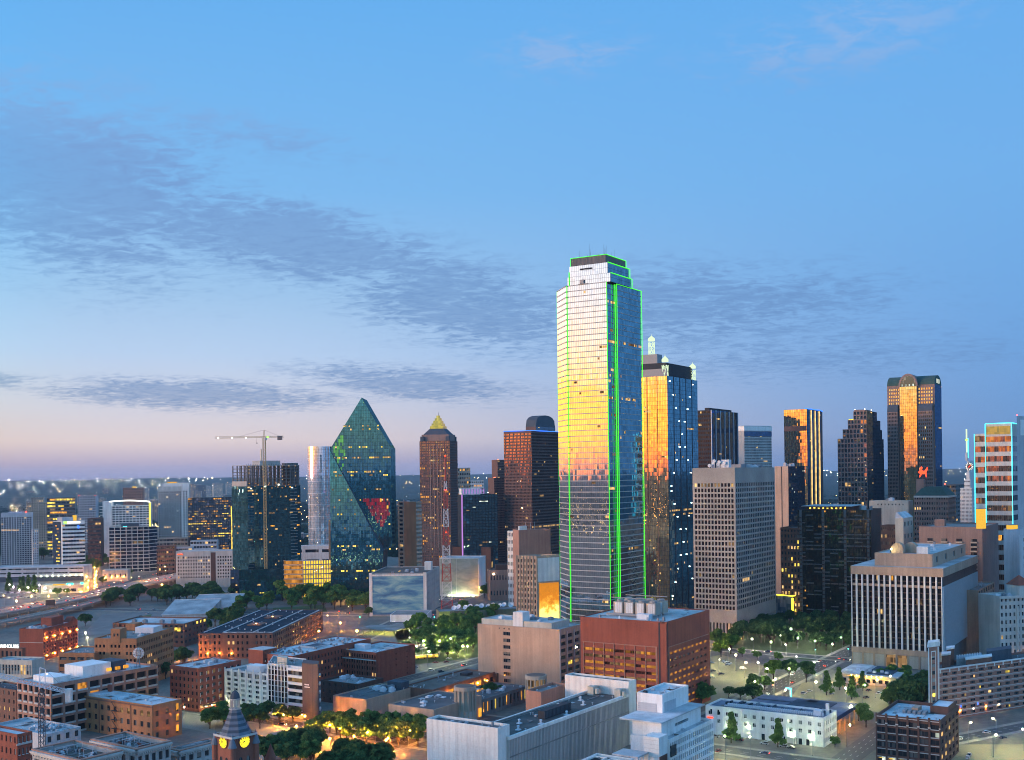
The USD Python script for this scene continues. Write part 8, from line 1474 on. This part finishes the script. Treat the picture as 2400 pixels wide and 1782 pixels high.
lamps([(815, 1440), (770, 1462), (795, 1480), (745, 1500), (840, 1500), (700, 1470)], 'sodium', 'orange lamp at the wide street before the cloud mural', 'lamps before the cloud mural'); lamps([(200, 1500), (206, 1512), (182, 1540)], 'green', 'bright greenish lamp on the lot beside the brick hotel', 'lamps beside the brick hotel'); lamps([(40 + 38 * k, 1425 - 6 * k + (k % 2) * 14) for k in range(10)], 'sodium', 'orange lamp beside the elevated freeway', 'lamps beside the freeway')
lamps([(205, 1392 - 9 * k) for k in range(9)] + [(224, 1388 - 9 * k) for k in range(9)], 'sodium', 'orange lamp lining the straight far left street', 'lamps on the far left street'); lamps([(20 + 12 * k, 1385 + (k * 7) % 20) for k in range(9)], 'white', 'white lamp on the car lot before the conifers', 'lamps on the far left lot'); lamps([(2290, 1512), (2302, 1500), (2312, 1490), (2322, 1482), (2330, 1470), (2340, 1505)], 'sodium', 'orange lamp in the street canyon right of the column-fronted building', 'lamps in the right street canyon')
for u, v, c, w_ in ((844, 1460, 'green', 'left of the cloud mural'), (973, 1462, 'green', 'before the white shed'), (1018, 1460, 'green', 'right of the white shed, left one'), (1031, 1462, 'green', 'right of the white shed, right one'), (1988, 1538, 'green', 'at the foot of the column-fronted building'), (1911, 1540, 'green', 'at the corner of the dark square'), (1812, 1630, 'red', 'beside the dim car park'), (795, 1448, 'red', 'on the wide street before the grove')):
    t = Thing('traffic_signal', f'traffic signal showing {c} {w_}', 'traffic signal', ground(u, v, .1), 90, group=f'{c} traffic signals'); t.part('pole', MB().cyl((0, 0), .14, 0, 6, 6), 'pole'); t.box('housing', 'dark_metal', -.35, -.3, 5.2, .35, .3, 7.0); t.box('lens', 'signal_' + c, -.3, -.5, 5.4 if c == 'green' else 6.4, .3, -.31, 6.0 if c == 'green' else 6.9)
g_ = Thing('overhead_sign', 'dark gantry sign on the freeway edge', 'road sign', (*deck([(118, 1424)], 8.0)[0], 8.0), 90); g_.box('panel', 'dark_metal', -5, -.2, 2, 5, .2, 8); g_.part('post', MB().box(-4.5, 0, 0, -4, .4, 2).box(4, 0, 0, 4.5, .4, 2), 'pole')

for k in range(9):
    for s_ in (-1, 1):
        i = min(len(main) - 2, k * (len(main) - 1) // 9); f_ = k * (len(main) - 1) / 9 - i; d = main[i + 1] - main[i]; d /= np.linalg.norm(d); c = main[i] + (main[i + 1] - main[i]) * f_ + np.array([d[1], -d[0]]) * s_ * 17
        repeat('lamp_big', LAMPS['big'], (*c, 8.0), 90 * s_, f'orange lamp on the freeway parapet, {ORD[k]} along its {"far" if s_ < 0 else "near"} side', 'street lamp', 'lamps on the freeway')

# ------------------------------------------------------------------ the far city
for c, col in enumerate(((.42, .40, .37), (.34, .29, .26), (.2, .2, .21), (.5, .48, .46))):
    def far_facade(path, col=col):
        g = Graph(); p = g.add('geometry', 'position'); x, y, z = (g.add('separate_xyz', k, vector=p) for k in 'xyz'); row = g.math('fraction', g.math('multiply', z, .27)); s = g.math('fraction', g.math('multiply', g.math('add', x, g.math('multiply', y, .8)), .16))
        win = g.math('multiply', g.math('greater_than', row, .45), g.math('greater_than', s, .4)); w = g.add('white_noise_texture', 'value', vector=g.add('vector_math', 'vector', math_type='floor', vector1=g.add('combine_xyz', 'vector', x=g.math('multiply', g.math('add', x, g.math('multiply', y, .8)), .16), y=0.0, z=g.math('multiply', z, .27))))
        lit = g.math('multiply', win, g.math('greater_than', w, .9)); return g.done(path, surface=g.add('principled_bsdf', 'BSDF', base_color=g.mix(win, col, (.04, .045, .05)), roughness=.6, emission_color=(1, .65, .25), emission_strength=g.math('multiply', lit, .7)))
    LOOK[f'far_facade_{c}'] = far_facade


def far_group(n, u0, u1, Y0, Y1, hs, w0, w1, d0, d1, label, group):
    S = [(random.uniform(u0, u1), random.uniform(Y0, Y1)) for _ in range(n)]
    for (u, Y), w in zip(S, places([(ray(u, 1120)[0] * Y, Y) for u, Y in S])): far_building(u, Y, random.choice(hs), random.uniform(w0, w1), random.uniform(d0, d1), label + w, group)


def far_building(u, Y, h, w, d, label, group):
    x = ray(u, 1120)[0] * Y; t = Thing('distant_building', label, 'building', (x, Y, 0), random.uniform(60, 90), None, group); k = random.randrange(4); t.box('wall', f'far_facade_{k}', 0, 0, 0, w, d, h); t.box('roof', 'roof_grey', -.3, -.3, h, w + .3, d + .3, h + .8); t.box('roof_house', 'concrete', w * .3, d * .3, h + .8, w * .65, d * .7, h + 4)


far_group(46, 0, 800, 1950, 2900, (10, 14, 18, 26, 40), 22, 60, 16, 30, 'low uptown building left of the glass prism', 'uptown low buildings')
far_group(34, 60, 640, 3600, 8500, (14, 22, 34, 52, 70), 30, 80, 20, 40, 'tiny building near the left horizon', 'distant buildings at the left horizon')
far_group(26, 860, 1310, 2000, 5500, (9, 12, 18, 26), 30, 70, 20, 40, 'small distant building right of the pyramid tower', 'distant buildings in the middle')
far_group(16, 1930, 2290, 1500, 4500, (9, 14, 20), 30, 70, 20, 40, 'small distant building behind the vaulted tower', 'distant buildings at the right')
for u, Y, h, c in ((403, 6000, 96, 0), (430, 6300, 105, 1), (455, 6100, 100, 1), (500, 7000, 104, 0), (425, 5800, 88, 2), (530, 7400, 100, 0), (470, 6500, 92, 2), (320, 6200, 84, 0)): far_building(u, Y, h, 60, 40, 'taller distant block on the left horizon, ' + ORD[(320, 403, 425, 430, 455, 470, 500, 530).index(u)] + ' from left', 'taller blocks on the left horizon')


def scatter(name, verts, faces, mat, P, S, label, kind='stuff'):
    """One object of many small copies, for what nobody could count."""
    pi = UsdGeom.PointInstancer.Define(stage, '/World/' + name); put_mesh(f'/World/{name}/piece', verts, faces, mat); pi.CreatePrototypesRel().SetTargets([Sdf.Path(f'/World/{name}/piece')]); n = len(P)
    pi.CreateProtoIndicesAttr(Vt.IntArray.FromNumpy(np.zeros(n, np.int32))); pi.CreatePositionsAttr(Vt.Vec3fArray.FromNumpy(np.asarray(P, np.float32))); pi.CreateScalesAttr(Vt.Vec3fArray.FromNumpy(np.asarray(S, np.float32))); a = rng.uniform(0, np.pi, n); pi.CreateOrientationsAttr(Vt.QuathArray([Gf.Quath(float(math.cos(k)), 0, 0, float(math.sin(k))) for k in a])); custom(pi.GetPrim(), kind=kind, label=label)


r = np.random.default_rng(21); q = []
for k in range(46):
    d = r.normal(size=3); d[2] = abs(d[2]); d /= np.linalg.norm(d); p = d * [.5, .5, .85] * r.uniform(.75, 1.05); a = np.cross(d, r.normal(size=3)); a /= np.linalg.norm(a); b = np.cross(d, a); e = r.uniform(.1, .2); q.append([p - a * e - b * e, p + a * e - b * e, p + a * e + b * e, p - a * e + b * e])
V, Fc = MB().quads(q).add(*MB().dome((0, 0), .42, 0, .72, 8, 3).arrays()).arrays()
def sector(n, r0, r1, a0=-27, a1=27, p=1.0):
    rad = r0 + (r1 - r0) * rng.random(n) ** p; ang = np.radians(rng.uniform(a0, a1, n)); return np.c_[rad * np.sin(ang), rad * np.cos(ang), np.zeros(n)]
P = np.vstack([sector(9000, 1980, 3600, p=.9), sector(9000, 3500, 6500, p=.8)]); dn = meshkit.fbm(np.c_[P[:, 0] / 260, P[:, 1] / 260, 0 * P[:, 0]], 3, 5); keep = dn > .40; P = P[keep]; s = rng.uniform(11, 20, len(P)) * np.where(np.hypot(P[:, 0], P[:, 1]) > 3300, 1.7, 1.0); scatter('far_woodland', V, Fc, 'leaf_far', P, np.c_[s, s, rng.uniform(8, 13, len(P))], 'far-off tree cover of the suburbs reaching to the horizon')
P = np.vstack([sector(2200, 1700, 5500, 195, 275, .8)]); s = rng.uniform(12, 24, len(P)); scatter('western_woodland', V, Fc, 'leaf_far', P, np.c_[s, s, rng.uniform(8, 13, len(P))], 'tree cover west of the tower, seen in the mirrored glass')
o = np.array([[1, 0, 0], [-1, 0, 0], [0, 1, 0], [0, -1, 0], [0, 0, 1], [0, 0, -1.0]]); of = np.array([[0, 2, 4], [2, 1, 4], [1, 3, 4], [3, 0, 4], [2, 0, 5], [1, 2, 5], [3, 1, 5], [0, 3, 5]])
def lights(name, mat, P, r0, label): s = rng.uniform(.6, 1.3, len(P)) * r0 * np.maximum(1, np.hypot(P[:, 0], P[:, 1]) / 4500); P = P + np.c_[np.zeros((len(P), 2)), rng.uniform(9, 16, len(P)) + np.where(np.hypot(P[:, 0], P[:, 1]) > 5200, np.interp(np.hypot(P[:, 0], P[:, 1]), rr, hh) * 1.08, 0)]; scatter(name, o, of, mat, P, np.c_[s, s, s], label)
lights('suburb_lights', 'far_warm', np.vstack([sector(420, 1900, 6000, -26, 5, .8), sector(160, 2000, 6000, 5, 26), sector(230, 6500, 13500, -26, 26)]), .75, 'sparse warm lights of the suburbs towards the horizon'); lights('horizon_lights', 'far_white', np.vstack([sector(150, 2500, 7000, -26, 26), sector(330, 8000, 13800, -26, 26)]), .8, 'white lights strung along the horizon')
lights('avenue_lights', 'far_warm', np.c_[-770 + 0.02 * np.arange(90) * 30 + rng.normal(0, 14, 90) - np.arange(90) * 8, 2300 + np.arange(90) * 30.0, np.zeros(90)], .9, 'string of amber lights along a straight far avenue'); lights('western_lights', 'far_warm', sector(1500, 250, 4200, 195, 275, .7), .6, 'lights west of the tower, seen in the mirrored glass')

# ------------------------------------------------------------------ the air
def haze_material(path):
    g = Graph(); return g.done(path, volume=g.add('principled_volume', 'volume', color=(.42, .70, 1.0), density=HAZE, anisotropy=.2))


HAZE = 2.3e-5
LOOK['haze'] = haze_material
structure('haze', MB().box(-19900, -19900, -5, 19900, 19900, 322), 'haze', 'stuff', 'thin blue evening haze over the whole city')
